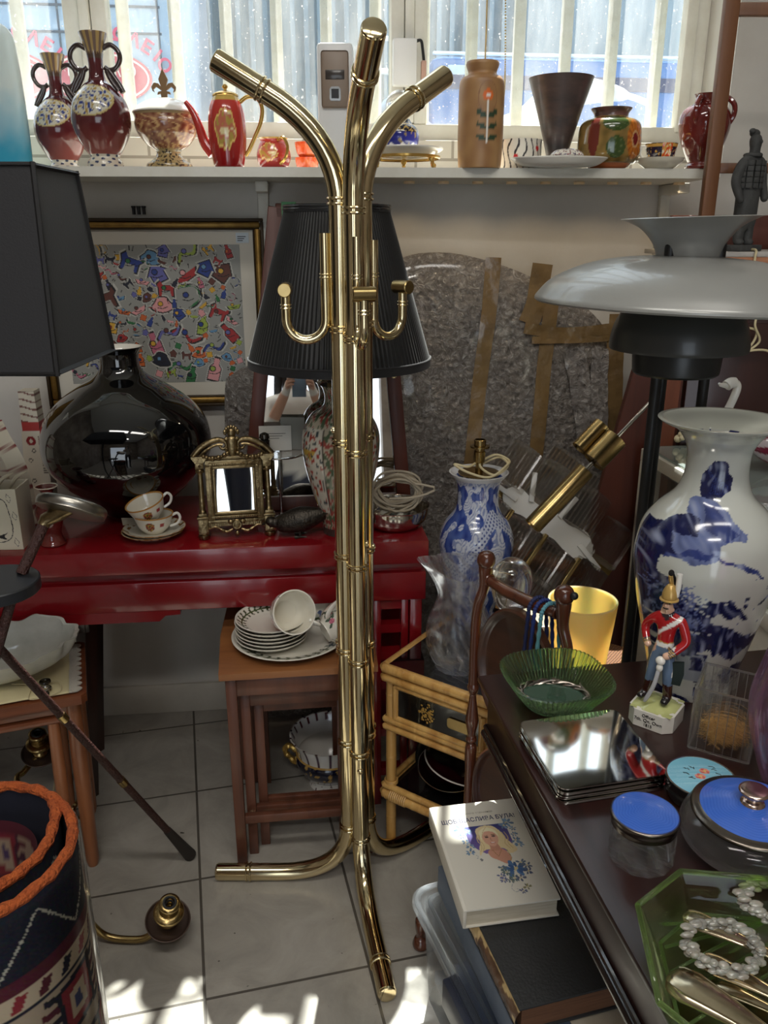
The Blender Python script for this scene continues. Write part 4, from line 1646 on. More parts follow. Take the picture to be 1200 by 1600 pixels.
# ---- ornate brass table mirror
q0, q1 = at(318, 845, z=CT), at(422, 838, z=CT)
mid = (q0 + q1) / 2
rz = math.degrees(math.atan2(q1.y - q0.y, q1.x - q0.x))
mf = thing('table_mirror', 'small ornate brass table mirror with columns and broken pediment on the red console', 'mirror', (mid.x, mid.y + .01, CT + .0005), 0, None, (-5, 0, rz))
hw = .078
for s in (-1, 1):
    k = MB()
    X = s * hw
    k.lathe([(0, 0), (.011, 0), (.014, .004), (.014, .01), (.009, .014)], 16, T(X, 0, 0))
    k.bx(X - .012, X + .012, -.01, .01, .013, .05, .0015)
    k.bx(X - .014, X + .014, -.012, .012, .05, .056, .001)
    k.bx(X - .010, X + .010, -.009, .009, .056, .064, .001)
    k.lathe(prof([(.009, .064), (.0085, .068), (.0065, .072), (.0075, .085), (.0065, .092), (.0062, .15), (.0058, .158), (.009, .164), (.0095, .168), (.0075, .171)], 3), 20, T(X, 0, 0))
    for j in range(10):
        a = 2 * PI * j / 10
        k.ball((X + .0085 * cos(a), .0085 * sin(a), .1635), .0024, 6, None, 4)
    k.bx(X - .010, X + .010, -.010, .010, .171, .186, .001)
    k.ball((X, -.0105, .178), .003, 8)
    k.prism([(-.010, 0), (.010, 0), (.018, .012), (.018, .015), (-.018, .015), (-.018, .012)], .03, T(X, .015, .186) @ RX(90))
    k.prism([(-.006, 0), (.006, 0), (0, .026)], .002, T(X, -.01, .018) @ RX(90))
    k.build('column', oldbrass, mf)
k = MB()
frame(k, .001, 0, 0, 0, 0) if False else None
def rframe(k, x0, x1, z0, z1, w_, y0, y1, bev=.001):
    k.bx(x0, x1, y0, y1, z1 - w_, z1, bev)
    k.bx(x0, x1, y0, y1, z0, z0 + w_, bev)
    k.bx(x0, x0 + w_, y0, y1, z0 + w_, z1 - w_, bev)
    k.bx(x1 - w_, x1, y0, y1, z0 + w_, z1 - w_, bev)
rframe(k, -.066, .066, .03, .19, .016, -.006, .006)
rframe(k, -.058, .058, .05, .184, .007, -.012, .004)
rframe(k, -.050, .050, .058, .176, .007, -.009, .004, .002)
for i in range(26):                                 # beaded border
    z = .064 + .108 * i / 25
    for x in (-.0535, .0535):
        k.ball((x, -.012, z), .0018, 6, None, 4)
for i in range(20):
    x = -.048 + .096 * i / 19
    for z in (.1805, .0535):
        k.ball((x, -.012, z), .0018, 6, None, 4)
k.build('frame', oldbrass, mf)
k = MB()
k.bx(-.044, .044, -.003, .001, .064, .170)
k.build('mirror_plate', mirrorm, mf, ang=None)
k = MB()
k.bx(-.078, .078, -.012, .008, .192, .199, .001)
for s in (-1, 1):                                   # broken pediment with scrolls
    arc = spl([(s * .092, 0, .199), (s * .074, 0, .219), (s * .05, 0, .233), (s * .03, 0, .237), (s * .016, 0, .232), (s * .013, 0, .221), (s * .022, 0, .215), (s * .028, 0, .222), (s * .022, 0, .226)], 5)
    k.tube(arc, [.007] * 16 + [.006 - .0038 * i / 25 for i in range(25)], 10)
    k.tube([(p.x * .92, p.y - .002, p.z - .011) for p in arc[:18]], .0036, 8)
    for j in range(9):                              # garland
        t = j / 8
        k.ball((s * (.012 + .055 * t), -.011, .206 - .008 * sin(PI * t) - .006 * t), .0055 + .0015 * sin(9 * j), 8, None, 6)
# cartouche and anthemion
k.lathe(prof([(0, .196), (.006, .198), (.010, .208), (.0125, .222), (.013, .236), (.009, .244), (0, .246)], 4), 20, S(1, .6, 1) @ T(0, -.012, 0))
for j in range(7):
    a = R(-66 + 22 * j)
    k.ball((.016 * sin(a), -.004, .247 + .018 * cos(a)), (.0045, .004, .007), 8, None, 6)
k.ball((0, -.004, .252), (.01, .006, .012), 12)
for s in (-1, 1):
    k.ball((s * .012, -.010, .240), (.005, .004, .005), 8)
    k.ball((s * .014, -.009, .214), (.004, .004, .006), 8)
k.build('pediment', oldbrass, mf)
k = MB()
k.bx(-.066, .066, -.008, .004, .038, .046, .001)
for j in range(24):
    k.bx(-.06 + .005 * j, -.0578 + .005 * j, -.009, -.006, .031, .038)
for s in (-1, 1):
    k.tube(spl([(s * .066, -.004, .026), (s * .05, -.006, .03), (s * .036, -.006, .022), (s * .024, -.006, .017), (s * .01, -.006, .022)], 5), [.0035] * 10 + [.005, .0045, .005, .004, .005, .0045, .004, .005, .004, .003, .003], 8)
    k.ball((s * .014, -.008, .041), (.008, .005, .006), 10)
k.ball((0, -.01, .034), (.012, .006, .014), 14)
k.torus((0, -.0135, .034), .009, .0022, 20, 6, T(0, -.0135, .034) @ RX(90) @ T(0, .0135, -.034))
k.ball((0, -.008, .012), (.006, .005, .007), 10)
k.build('apron', oldbrass, mf)

# ---- metal bird
bd = thing('metal_bird', 'dark bronze game bird figure with scaly feathers crouching behind the coat stand', 'figurine', (-.20, 1.853, CT + .0005), 6)
bd.scale = (.74, .74, .74)
def bird_r(th, i, z):
    return 1 + .02 * sin(18 * th + (i % 2) * PI) * (1 if 4 < i < 40 else 0)
k = MB()
BP = prof([(0, -.085), (.022, -.078), (.034, -.055), (.043, -.02), (.044, .01), (.034, .045), (.02, .08), (.008, .11), (0, .115)], 6)
k.lathe(BP, 72, T(0, 0, .058) @ RY(78) @ S(.92, .85, 1), None, bird_r)
k.build('body', gunmetal, bd)
k = MB()
k.tube(spl([(-.06, 0, .05), (-.082, 0, .05), (-.1, 0, .053), (-.112, 0, .05)], 5), [.026, .025, .023, .02, .018, .0165, .0165, .0175, .0185, .019, .0185, .016, .013, .010, .007, .004], 14)
k.tube([(-.116, 0, .048), (-.128, 0, .041)], [.006, .0008], 8)
k.ball((-.104, -.0165, .056), .0026, 8)
k.build('head', gunmetal, bd)
k = MB()
k.grid(lambda u, v: (.07 + .11 * u, -.03 * (1 - .5 * u) + .06 * (1 - .5 * u) * v, .075 + .05 * u + .01 * sin(PI * v)), 8, 8)
k.build('tail', gunmetal, bd)
for s in (-1, 1):
    k = MB()
    k.tube([(-.005, s * .016, .03), (-.002, s * .018, .006)], [.006, .004], 8)
    for a in (-35, 0, 35, 180):
        k.tube([(-.002, s * .018, .004), (-.002 - .02 * cos(R(a)), s * .018 + .02 * sin(R(a)), .003)], [.0034, .002], 6)
    k.build('foot', gunmetal, bd)

# ---- silver bowl with coiled flex
def lobe(th, i, z):
    return 1 + .05 * abs(sin(3 * th)) * min(1, z / .02) - .02
k = MB()
k.lathe(vessel([(.05, 0), (.06, .003), (.074, .018), (.08, .038), (.083, .052), (.086, .055)], .0016, 8), 120, None, None, lobe)
sbx, sby = .027, 1.93
tag(k.build('silver_bowl', silver, None, (sbx, sby, CT + .0005)), 'lobed silver bowl at the right end of the red console', 'bowl')

# ---- pleated shade lamp
LX, LY = -.102, 1.89
lp = thing('table_lamp', 'table lamp with black pleated shade on a painted porcelain vase base, behind the coat stand', 'lamp', (LX, LY, CT + .0005))
def rose_col(th, i, z, r):
    t = z / .33
    if t < .06:
        return c(60, 50, 46)
    q = nz(th * 4, z * 26, 8)
    q2 = nz(th * 9, z * 70, 5)
    panel = abs(sin(th * 2 + .5)) > .32 and .2 < t < .82
    if abs(abs(sin(th * 2 + .5)) - .32) < .05 and .2 < t < .82:
        return c(64, 54, 50)
    if panel:
        if q2 > .26:
            return c(150, 52, 44)
        if q2 < -.3:
            return c(52, 64, 70)
        return c(182, 150, 70) if q > .38 else c(192, 186, 172)
    return c(76, 92, 68) if q2 > .1 else (c(140, 64, 56) if q2 < -.18 else c(170, 160, 140))
k = MB()
k.lathe([(0, 0)] + prof([(.047, 0), (.048, .02), (.058, .06), (.08, .14), (.091, .2), (.09, .25), (.07, .29), (.042, .31), (.036, .33), (.04, .35), (.046, .36)], 10) + [(0, .36)], 150, None, rose_col)
k.build('vase_base', paint, lp)
k = MB()
k.lathe([(0, .36), (.03, .36), (.03, .366), (.008, .37), (.008, .405), (.016, .41), (.016, .45), (0, .45)], 24)
k.build('lamp_holder', satinbrass, lp)
zb, zt_ = .405, .749
NPL = 118
def shade_prof():
    return [(.206 + (.1145 - .206) * i / 10, zb + .016 + (zt_ - zb - .028) * i / 10) for i in range(11)]
k = MB()
k.lathe(shade_prof(), NPL * 4, None, None, lambda th, i, z: 1 + .010 * sin(th * NPL) * (.6 + .4 * (i / 10)))
k.build('pleated_shade', blackpleat, lp, ang=80)
k = MB()
k.lathe([(.204, zb), (.2085, zb + .001), (.2085, zb + .019), (.205, zb + .02), (.203, zb + .01), (.204, zb)], 96)
k.torus((0, 0, zb + .019), .208, .0022, 96, 6)
k.build('bottom_trim', blacksilk, lp)
k = MB()
k.lathe([(.113, zt_ - .016), (.1172, zt_ - .015), (.1166, zt_), (.113, zt_), (.111, zt_ - .008), (.113, zt_ - .016)], 96)
for q in (.003, .009):
    k.torus((0, 0, zt_ - q), .1168, .0016, 96, 6)
k.build('top_trim', mat('black_satin_ribbon', c(40, 41, 43), rough=.25), lp)
k = MB()
for a in (20, 140, 260):
    k.tube([(0, 0, zb + .04), (.204 * cos(R(a)), .204 * sin(R(a)), zb + .02)], .0018, 6)
k.build('shade_carrier', satinbrass, lp)
k = MB()
pts = [(-.0, .06, .012), (.09, .07, .01)]
rq = random.Random(3)
cxl, cyl_, czl = .135, .045, .088
for i in range(9):
    for j in range(10):
        a = 2 * PI * (j / 10) + i * .35
        ra = (.054 + .012 * rq.random()) * (1 - .03 * i)
        tl_ = .45 * sin(i * 1.9)
        pts.append((cxl + ra * cos(a), cyl_ + .3 * ra * sin(a) * cos(i) - .012 * rq.random(), czl + ra * .72 * sin(a) + .02 * tl_))
pts += [(cxl + .09, cyl_ - .02, czl + .016), (cxl + .05, cyl_ - .03, czl - .005), (cxl - .02, cyl_ - .03, czl - .01)]
k.tube(spl(pts, 3), .0031, 7)
k.build('coiled_flex', mat('grey_beige_flex', c(168, 156, 136), rough=.5), lp)

# ---- little glass tier with cards and silver pot in front of the leaning mirror
tg = thing('glass_tier', 'round glass shelf on a thin stem in front of the leaning mirror', 'stand', (-.262, 1.985, CT + .0005))
k = MB()
k.lathe([(0, 0), (.036, 0), (.036, .006), (.008, .01), (.0035, .015), (.0035, .168), (.006, .17), (0, .17)], 28)
k.build('stem', chrome, tg)
k = MB()
k.lathe([(0, .170), (.062, .170), (.0635, .1725), (.062, .175), (0, .175)], 56)
k.build('glass_disc', clearglass, tg)
k = MB()
k.torus((0, 0, .1725), .0635, .0018, 56, 6)
k.build('rim', silver, tg)
k = MB()
k.lathe([(0, 0), (.013, 0), (.0135, .004), (.0125, .007), (.0125, .034), (.0135, .036), (.009, .040), (.013, .043), (.011, .052), (.004, .056), (0, .0565)], 24)
tag(k.build('silver_shaker', MATS.get('oxidised_silver') or mat('oxidised_silver', c(120, 116, 108), var=c(60, 58, 54), vscale=90, metal=1, rough=.25), None, (-.292, 1.952, CT + .1765)), 'small tarnished silver shaker standing on the round glass shelf', 'shaker')
for i, (x, y, r_, lab) in enumerate([(-.283, 1.992, 6, 'white printed card propped up on the round glass shelf, left'), (-.242, 2.006, -4, 'grey card propped behind the white card on the glass shelf')]):
    k = MB()
    k.bx(-.04 + .01 * i, .04 - .01 * i, -.0006, .0006, 0, .062 + .018 * i)
    o = tag(k.build('card', mat('white_card', c(214, 210, 200), rough=.7) if i == 0 else mat('grey_card', c(150, 148, 138), rough=.7), None, (x + .012, y, CT + .177), (-8, 0, r_)), lab, 'card')
    if i == 0:
        k = MB()
        for j in range(3):
            k.bx(-.02, .026 - .008 * j, -.0010, -.0007, .042 - .006 * j, .0432 - .006 * j)
        k.build('printed_lines', darkhole, o)

# ================================================================== dark rectangular shade at the left
A_, B_ = Vector((-.485, 1.218)), Vector((-.488, 1.483))
sh = thing('floor_lamp', 'floor lamp with tapered rectangular charcoal silk shade at the left edge', 'lamp', (-.785, 1.35, 0))
def ring4(hx, hy, z, ox_=0, oy=0):
    return [(-hx + ox_, -hy + oy, z), (hx + ox_, -hy + oy, z), (hx + ox_, hy + oy, z), (-hx + ox_, hy + oy, z)]
lo4, hi4 = ring4(.299, .1325, 1.25), ring4(.26, .0875, 1.548, .02, .012)
k = MB()
for s in (0,):
    for i in range(4):
        a, b, c2, d2 = (Vector(lo4[i]), Vector(lo4[(i + 1) % 4]), Vector(hi4[(i + 1) % 4]), Vector(hi4[i]))
        v_, f_ = k.add([a, b, c2, d2], [(0, 1, 2, 3)])
        f_[0].smooth = False
g_ = k.build('shade', blacksilk, sh, ang=None)
sm = g_.modifiers.new('thickness', 'SOLIDIFY')
sm.thickness = .003
k = MB()
for ring_, up_ in ((lo4, 1), (hi4, -1)):
    for i in range(4):
        a, b = Vector(ring_[i]), Vector(ring_[(i + 1) % 4])
        k.tube([a + Vector((0, 0, .004 * up_)), b + Vector((0, 0, .004 * up_))], .0075, 4, flat=.45)
for i in range(4):
    k.tube([lo4[i], hi4[i]], .0048, 6)
k.build('binding', mat('black_binding', c(14, 13, 15), rough=.6), sh)
k = MB()
k.lathe([(0, 0), (.11, 0), (.11, .012), (.02, .022), (.011, .03), (.011, 1.35), (0, 1.35)], 32)
k.tube([(-.26, 0, 1.33), (.26, 0, 1.33)], .003, 6)
k.tube([(0, -.115, 1.33), (0, .115, 1.33)], .003, 6)
k.build('stem', blackpaint, sh)

# ---- tripod side table with reading lamp
tt = thing('tripod_table', 'small black disc table on crossed leather wrapped legs with a reading lamp arm', 'table', (-.654, 1.262, 0))
O_ = Vector((-.654, 1.262, 0))
k = MB()
k.lathe([(0, .880), (.071, .880), (.073, .882), (.073, .899), (.071, .901), (0, .901)], 56)
k.build('disc_top', mat('black_slate_disc', c(34, 36, 40), rough=.4), tt)
legs = [(at(-75, 933, z=.88), at(297, 1336, z=.008)), (at(17, 940, z=.88), Vector((-.93, 1.12, .008))), (at(-14, 938, z=.88), Vector((-.66, .98, .008)))]
for a, b in legs:
    a, b = a - O_, b - O_
    L_ = (b - a)
    k = MB()
    k.tube([a, b.lerp(a, .12)], .0085, 12)
    lg = k.build('leg', leather, tt)
    for t in (.36, .62):
        k = MB()
        p = a + L_ * t
        k.tube([p, p + L_.normalized() * .02], .0093, 14)
        k.build('brass_ferrule', satinbrass, lg)
    k = MB()
    p = a + L_ * .865
    k.tube([p, p + L_ * .1, b], [.0095, .0135, .0155], 14)
    k.build('rubber_foot', MATS.get('dark_rubber') or mat('dark_rubber', c(46, 40, 36), rough=.7), lg)
k = MB()
a, b = at(33, 897, z=.901) - O_, at(72, 812, Y=1.345) - O_
k.tube([a, b], .0095, 12)
k.tube([a + (b - a) * .02, a + (b - a) * .1], .0098, 8)
k.build('lamp_arm', leather, tt)
k = MB()
hc = at(112, 792, Y=1.34) - O_
k.lathe(prof([(0, -.011), (.05, -.011), (.056, -.007), (.057, .002), (.052, .009), (.03, .0125), (0, .013)], 4), 48, T(*hc) @ RY(13) @ RX(-33) @ S(1.05, .9, 1))
k.build('lamp_head', mat('brushed_lamp_metal', c(150, 146, 138), metal=1, rough=.3), tt)
k = MB()
k.tube([b - (b - a) * .12, b, (b + hc) / 2, hc], [.010, .0125, .014, .012], 12)
k.build('swivel', oldbrass, tt)
# ================================================================== nest of tables in the middle
nt_ = thing('nest_of_tables', 'brown wooden nest of three tables with square legs under the red console', 'table', (-.365, 1.594, 0), 7)
NW, ND, NH = .354, .38, .53
k = MB()
top = [(0, 0), (NW, 0), (NW + .008, ND * .5), (NW, ND), (0, ND), (-.008, ND * .5)]
k.prism(spl(top[:1], 1) if False else top, .016, None, NH - .016)
k.build('table_top', nestw, nt_)
def nest_frame(x0, x1, y0, y1, h, ob, lw=.024):
    k = MB()
    k.bx(x0 + .012, x1 - .012, y0 + .004, y0 + .02, h - .05, h - .0005, .001)
    k.bx(x0 + .002, x0 + .02, y0 + .01, y1 - .01, h - .05, h - .0005, .001)
    k.bx(x1 - .02, x1 - .002, y0 + .01, y1 - .01, h - .05, h - .0005, .001)
    k.build('apron', nestleg, ob)
    for x in (x0, x1 - lw):
        for y in (y0, y1 - lw):
            k = MB()
            k.bx(x, x + lw, y, y + lw + .004, 0, h - .0005, .0015)
            k.build('leg', nestleg, ob)
    k = MB()
    k.bx(x0 + lw, x1 - lw, y0 + .004, y0 + .018, .115, .137, .001)
    k.build('stretcher', nestleg, ob)
nest_frame(.012, NW - .012, .012, ND - .012, NH - .016, nt_)
for q, (ins, dy, h) in enumerate(((.040, .045, .48), (.068, .075, .445))):
    k = MB()
    k.bx(ins - .002, NW - ins + .002, dy - .002, ND - .02 - .01 * q, h - .014, h, .001)
    k.build('inner_table_top', nestw, nt_)
    nest_frame(ins, NW - ins, dy, ND - .03 - .01 * q, h - .014, nt_, .022)
# ---- floral dinnerware on it
def leafplate(R0, r0, r1):
    def f(th, i, z, r):
        if i < 4:
            return c(222, 218, 206)
        if r0 < r < r1:
            w_ = (r - r0) / (r1 - r0)
            a = th * 30 / (2 * PI) % 1
            if abs(w_ - .5) < .07:
                return c(70, 84, 46)
            if abs((a + .5 * abs(w_ - .5)) % 1 - .5) < .17:
                return c(66, 74, 48)
        return c(226, 222, 210)
    return f
NP = at(453, 1000, z=NH)
k = MB()
k.lathe(vessel([(.07, 0), (.075, .002), (.105, .008), (.134, .018), (.1355, .020)], .004, 14), 200, None, leafplate(.134, .098, .124))
PG = 'leaf bordered dinnerware on the nest of tables'
tag(k.build('dinner_plate', paint, None, (NP.x, NP.y - .002, NH + .0005)), 'large white dinner plate with leaf border under the stack of saucers', 'plate', PG)
SX, SY = NP.x - .04, NP.y - .020
names = ['bottom', 'second from bottom', 'third from bottom', 'third from top', 'second from top', 'topmost']
for i in range(6):
    k = MB()
    k.lathe(vessel([(.045, 0), (.05, .002), (.07, .010), (.083, .019), (.085, .022)], .003, 10), 160 if i == 5 else 64, None, leafplate(.085, .06, .08) if i == 5 else (lambda th, i_, z, r: c(222, 218, 206)))
    tag(k.build('saucer', paint, None, (SX + .002 * (i % 2), SY, NH + .0055 + .0092 * i)), '%s white saucer in the stack on the leaf bordered plate' % names[i], 'saucer', PG)
def botan_col(seed, H=.07):
    cen = [(random.Random(seed + j).uniform(-2.6, 2.6), random.Random(seed * 3 + j).uniform(.25, .85) * H, j % 4) for j in range(16)]
    def f(th, i, z, r):
        if i > 62:
            return c(228, 222, 206)
        for (a, zz, kd) in cen:
            d = ((th - a + PI) % (2 * PI) - PI) * .046
            e = z - zz
            if kd == 0 and d * d + e * e < .0062 ** 2:
                return c(206, 120, 140) if nz(d * 400, e * 400) > -.1 else c(170, 80, 110)
            if kd == 3 and (d * d + e * e) < .006 ** 2:
                return c(86, 104, 150)
            for s in (-1, 1):
                x_, y_ = d + s * .009, e + .006
                if kd != 3 and (x_ * .8 + s * y_ * .6) ** 2 / .0085 ** 2 + (y_ * .8 - s * x_ * .6) ** 2 / .003 ** 2 < 1:
                    return c(72, 92, 76)
            if kd in (1, 2) and abs(d - .6 * e) < .0012 and abs(e) < .02:
                return c(100, 112, 92)
        return c(230, 225, 212)
    return f
def tea_cup(label, loc, rot, seed, hd=1):
    o = thing('breakfast_cup', label, 'cup', loc, 0, PG, rot)
    k = MB()
    k.lathe(vessel([(.026, 0), (.028, .004), (.040, .016), (.047, .036), (.0495, .056), (.051, .07)], .003, 12), 160, None, botan_col(seed))
    k.build('bowl', paint, o)
    k = MB()
    k.tube(spl([(hd * .046, 0, .056), (hd * .062, 0, .062), (hd * .072, 0, .048), (hd * .066, 0, .03), (hd * .052, 0, .018), (hd * .043, 0, .016)], 6), .0045, 10, flat=1.5)
    k.build('handle', porcelain, o)
    return o
tea_cup('white floral cup lying on its side on top of the saucer stack', (SX + .034, SY - .012, NH + .090), (0, 0, 0), 4)
bpy.data.objects['breakfast_cup'].rotation_euler = (Matrix.Rotation(R(28), 4, 'Z') @ RX(68) @ RZ(-35)).to_euler()
o = tea_cup('white cup with pink flowers tipped over beside the saucer stack', (NP.x + .088, NP.y - .058, NH + .052), (0, 0, 0), 9, -1)
o.rotation_euler = (RZ(-60) @ RX(-72) @ RZ(110)).to_euler()
o = tea_cup('white floral cup standing at the back of the nest of tables', (NP.x + .045, NP.y + .13, NH + .0008), (0, 0, 20), 14)
k = MB()
def bookdec(u, v):
    q = nz(u * 7, v * 5, 6)
    return c(120, 46, 44) if q > .3 else (c(70, 84, 66) if q < -.32 else c(224, 219, 206))
k.grid(lambda u, v: (-.045 + .09 * u, -.021, .068 * v), 50, 36, bookdec)
k.col = c(170, 160, 146)
k.bx(-.045, .045, -.0205, .02, 0, .068)
tag(k.build('leaning_tile', claypaint, None, (NP.x + .135, NP.y + .085, NH + .001), (0, 0, -50), ang=30), 'small floral patterned tile box standing behind the dinnerware', 'tile', None)

# ---- cachepot below
cp_ = thing('cachepot', 'white and dark blue porcelain cachepot standing on the floor under the nest of tables', 'pot', (-.15, 1.935, 0))
def cache_col(th, i, z, r):
    t = z / .155
    if i > 58:
        a = abs(sin(th * 11))
        return c(86, 26, 30) if (a > .9 and z > .135) else c(226, 222, 214)
    if t < .2:
        q = sin(th * 16) + nz(th * 9, z * 120)
        return c(80, 50, 60) if q > 1.05 else c(222, 218, 210)
    if t < .64:
        q = nz(th * 7, z * 60, 4)
        return c(176, 140, 70) if q > .3 else c(22, 24, 46)
    if t < .67:
        return c(190, 152, 80)
    a = sin(th * 18)
    return c(70, 40, 60) if a > .95 else c(226, 222, 214)
k = MB()
k.lathe(vessel([(.06, 0), (.058, .012), (.066, .03), (.088, .06), (.096, .085), (.093, .1), (.09, .104), (.097, .13), (.104, .148), (.108, .155)], .004, 6), 180, None, cache_col,
        lambda th, i, z: 1 + (.018 * abs(sin(th * 9)) * max(0, (z - .12) / .035)))
k.build('bowl', paint, cp_)
for s in (-1, 1):
    k = MB()
    k.tube(spl([(s * .09, 0, .095), (s * .108, 0, .112), (s * .122, 0, .108), (s * .122, 0, .09), (s * .11, 0, .076), (s * .094, 0, .056)], 5), [.007, .008, .009, .008, .007] * 5 + [.006], 8)
    k.build('gilt_handle', goldg, cp_)

# ================================================================== tables at the left
tk = thing('side_table', 'reddish teak side table with round legs under the cream cloth at the left edge', 'table', (-.662, 1.596, 0), 20)
TW, TD, TH = .46, .27, .48
k = MB()
k.prism([(-TW, 0), (-.012, 0), (0, .012), (0, TD - .01), (-.012, TD), (-TW, TD)], .022, None, TH - .022)
k.build('table_top', teakx, tk)
def rleg(ob, a, b, r, m=teak):
    k = MB()
    a, b = Vector(a), Vector(b)
    k.tube([a, a.lerp(b, .04), b.lerp(a, .3), b], [r * .7, r * .95, r * 1.15, r], 16)
    k.build('leg', m, ob)
for x, y in [(-.032, .03), (-.032, TD - .04), (-TW + .03, .03), (-TW + .03, TD - .04)]:
    sx = .012 if x > -.2 else -.012
    rleg(tk, (x - sx * .4, y, 0), (x, y, TH - .022), .0165)
k = MB()
k.bx(-TW + .03, -.03, .022, .038, TH - .05, TH - .022, .001)
k.build('rail', teakx, tk)
k = MB()
k.bx(-.042, -.024, .03, TD - .04, .09, .115, .002)
k.build('rail', teakx, tk)
k = MB()
k.bx(-TW + .02, -.055, .016, TD - .02, TH - .07, TH - .054, .003)
k.build('inner_table_top', teakx, tk)
for x, y in [(-.078, .03), (-.078, TD - .06), (-TW + .06, .03)]:
    rleg(tk, (x - .006, y, 0), (x, y, TH - .07), .013)
# cloth with lace edge
m, nt2, bs2 = newmat('cream_cotton')
bs2.inputs['Base Color'].default_value = c(226, 214, 168)
setp(bs2, rough=.85, sheen=.2)
lace = mat('white_lace', c(222, 216, 204), rough=.8, bmp=.8, bscale=260)
cl_ = thing('tablecloth', 'folded cream cotton cloth with white lace edge lying on the teak side table', 'cloth', (-.662, 1.596, TH + .0006), 20)
k = MB()
k.grid(lambda u, v: (-.44 + .405 * u, .012 + .238 * v, .003 + .0016 * nz(u * 7, v * 4) + .0015 * sin(v * 9 + u * 3)), 40, 30)
q_ = k.build('cotton', MATS['cream_cotton'], cl_)
sm = q_.modifiers.new('thickness', 'SOLIDIFY')
sm.thickness, sm.offset = .002, 1
k = MB()
ed = []
for i in range(61):
    v = i / 60
    ed.append((.0 + .012 * abs(sin(v * PI * 10)), .012 + .238 * v))
k.prism([(-.036, .012)] + [(-.02 + x, y) for x, y in ed] + [(-.036, .25)], .0025, None, .0032)
k.build('lace_edge', lace, cl_)

# frosted glass shell bowl and loose fittings
frost = mat('frosted_white_glass', c(222, 222, 214), rough=.18, trans=.25, coat=.6, var=c(196, 196, 186), vscale=14)
shb = thing('glass_shell', 'white frosted glass shell shaped lampshade lying tipped up on the side table at the left', 'lampshade', (-.845, 1.66, TH + .022), 0, None, (14, -10, 14))
k = MB()
SHP = [(.02, 0), (.05, .004), (.078, .022), (.092, .048), (.099, .072)]
k.lathe(vessel(SHP, .005, 8), 144, S(1.62, .74, 1), None, lambda th, i, z: 1 + (.05 * abs(sin(th * 6)) + .02 * sin(th * 17)) * max(0, z - .01) / .06)
for v in k.bm.verts:                                 # ruffled rim, higher at the back
    if v.co.z > .03:
        th = math.atan2(v.co.x, -v.co.y)
        v.co.z += (v.co.z - .03) * (.45 * max(0, -cos(th)) + .22 * sin(th * 6 + .6) * (1 if cos(th) < 0 else .3))
k.build('shade', frost, shb, ang=50)
fit = thing('lamp_fitting', 'bundle of grey metal washers and rings on a thin wire on the cream cloth', 'lamp fitting', (-.755, 1.60, TH + .0065), 20)
for i, (dx, dy, r_, rr2, mm_) in enumerate([(0, .03, .013, .004, 'oxidised_silver'), (.0, 0, .016, .006, 'silver_plate'), (.002, -.02, .0085, .0025, 'dark_bronze_metal')]):
    k = MB()
    k.torus((dx, dy, .004 + .003 * (i == 0)), r_ * .68, r_ * .32, 28, 8)
    k.build('washer', MATS[mm_], fit)
k = MB()
k.tube(spl([(.01, .03, .004), (.03, .02, .006), (.03, -.02, .003), (-.03, -.03, .002), (-.03, .03, .002), (-.07, .05, .004)], 6), .0012, 6)
k.build('wire', ivorycord, fit)

# darker table behind
dk = thing('dark_side_table', 'dark brown table standing behind the teak side table, under the console', 'table', (-.70, 1.815, 0), 14)
k = MB()
k.bx(-.5, .0, .03, .32, .565, .59, .004)
k.build('table_top', darkw, dk)
k = MB()
k.bx(-.47, -.03, .05, .07, .50, .565, .002)
k.build('apron', darkw, dk)
for x, y in [(-.035, .075), (-.46, .075), (-.035, .29), (-.46, .29)]:
    k = MB()
    s = -1 if x > -.2 else 1
    k.tube([(x + s * .045, y, 0), (x + s * .03, y, .2), (x, y, .565)], [.017, .02, .027], 4)
    k.build('leg', darkw, dk, ang=20)

# ================================================================== brass chandelier lying on the floor
ch = thing('chandelier', 'dismantled brass candle arm chandelier lying on the tiles behind the rolled rug', 'chandelier', (-.74, 1.43, 0))
O_ = Vector((-.74, 1.43, 0))
k = MB()
k.lathe(prof([(0, .03), (.02, .032), (.035, .05), (.03, .075), (.018, .09), (.022, .11), (.012, .13), (0, .135)], 5), 28)
k.build('hub', oldbrass, ch)
brown = mat('brown_enamel_pan', c(84, 68, 60), rough=.35, metal=.5)
cupA = at(262, 1440, z=.055) - O_
cupB = at(64, 1178, z=.17) - O_
def arm(path, end, tilt):
    k = MB()
    k.tube(spl(path, 6), .0078, 12)
    a_ = k.build('arm', satinbrass, ch)
    Mx = T(*end) @ tilt
    k = MB()
    k.lathe(prof([(0, -.004), (.01, -.004), (.036, .002), (.041, .008), (.039, .009), (.034, .004), (.01, .001), (0, .001)], 4), 40, Mx)
    k.build('drip_pan', brown, a_)
    k = MB()
    k.lathe(prof([(.008, .0), (.016, .004), (.018, .012), (.012, .02), (.014, .026), (.026, .034), (.027, .042), (.02, .046), (.0165, .048), (.0165, .062), (.0185, .066), (.0185, .072), (.011, .073), (.010, .05), (0, .05)], 4), 32, Mx)
    k.build('candle_cup', satinbrass, a_)
    k = MB()
    k.torus((0, 0, .0735), .0105, .0028, 20, 6, Mx)
    k.torus((0, 0, .066), .0075, .002, 20, 6, Mx)
    k.build('socket', blackpaint, a_)
k0 = Vector((.03, 0, .07))
e = cupA
pA1, pA2, pA3 = at(133, 1432, z=.075) - O_, at(165, 1462, z=.02) - O_, at(215, 1468, z=.012) - O_
arm([tuple(k0), tuple((k0 + pA1) / 2 + Vector((0, 0, .02))), tuple(pA1), tuple(pA2), tuple(pA3), tuple(at(240, 1458, z=.025) - O_), tuple(e)], e, RX(20) @ RY(12) @ S(1.16))
e = cupB
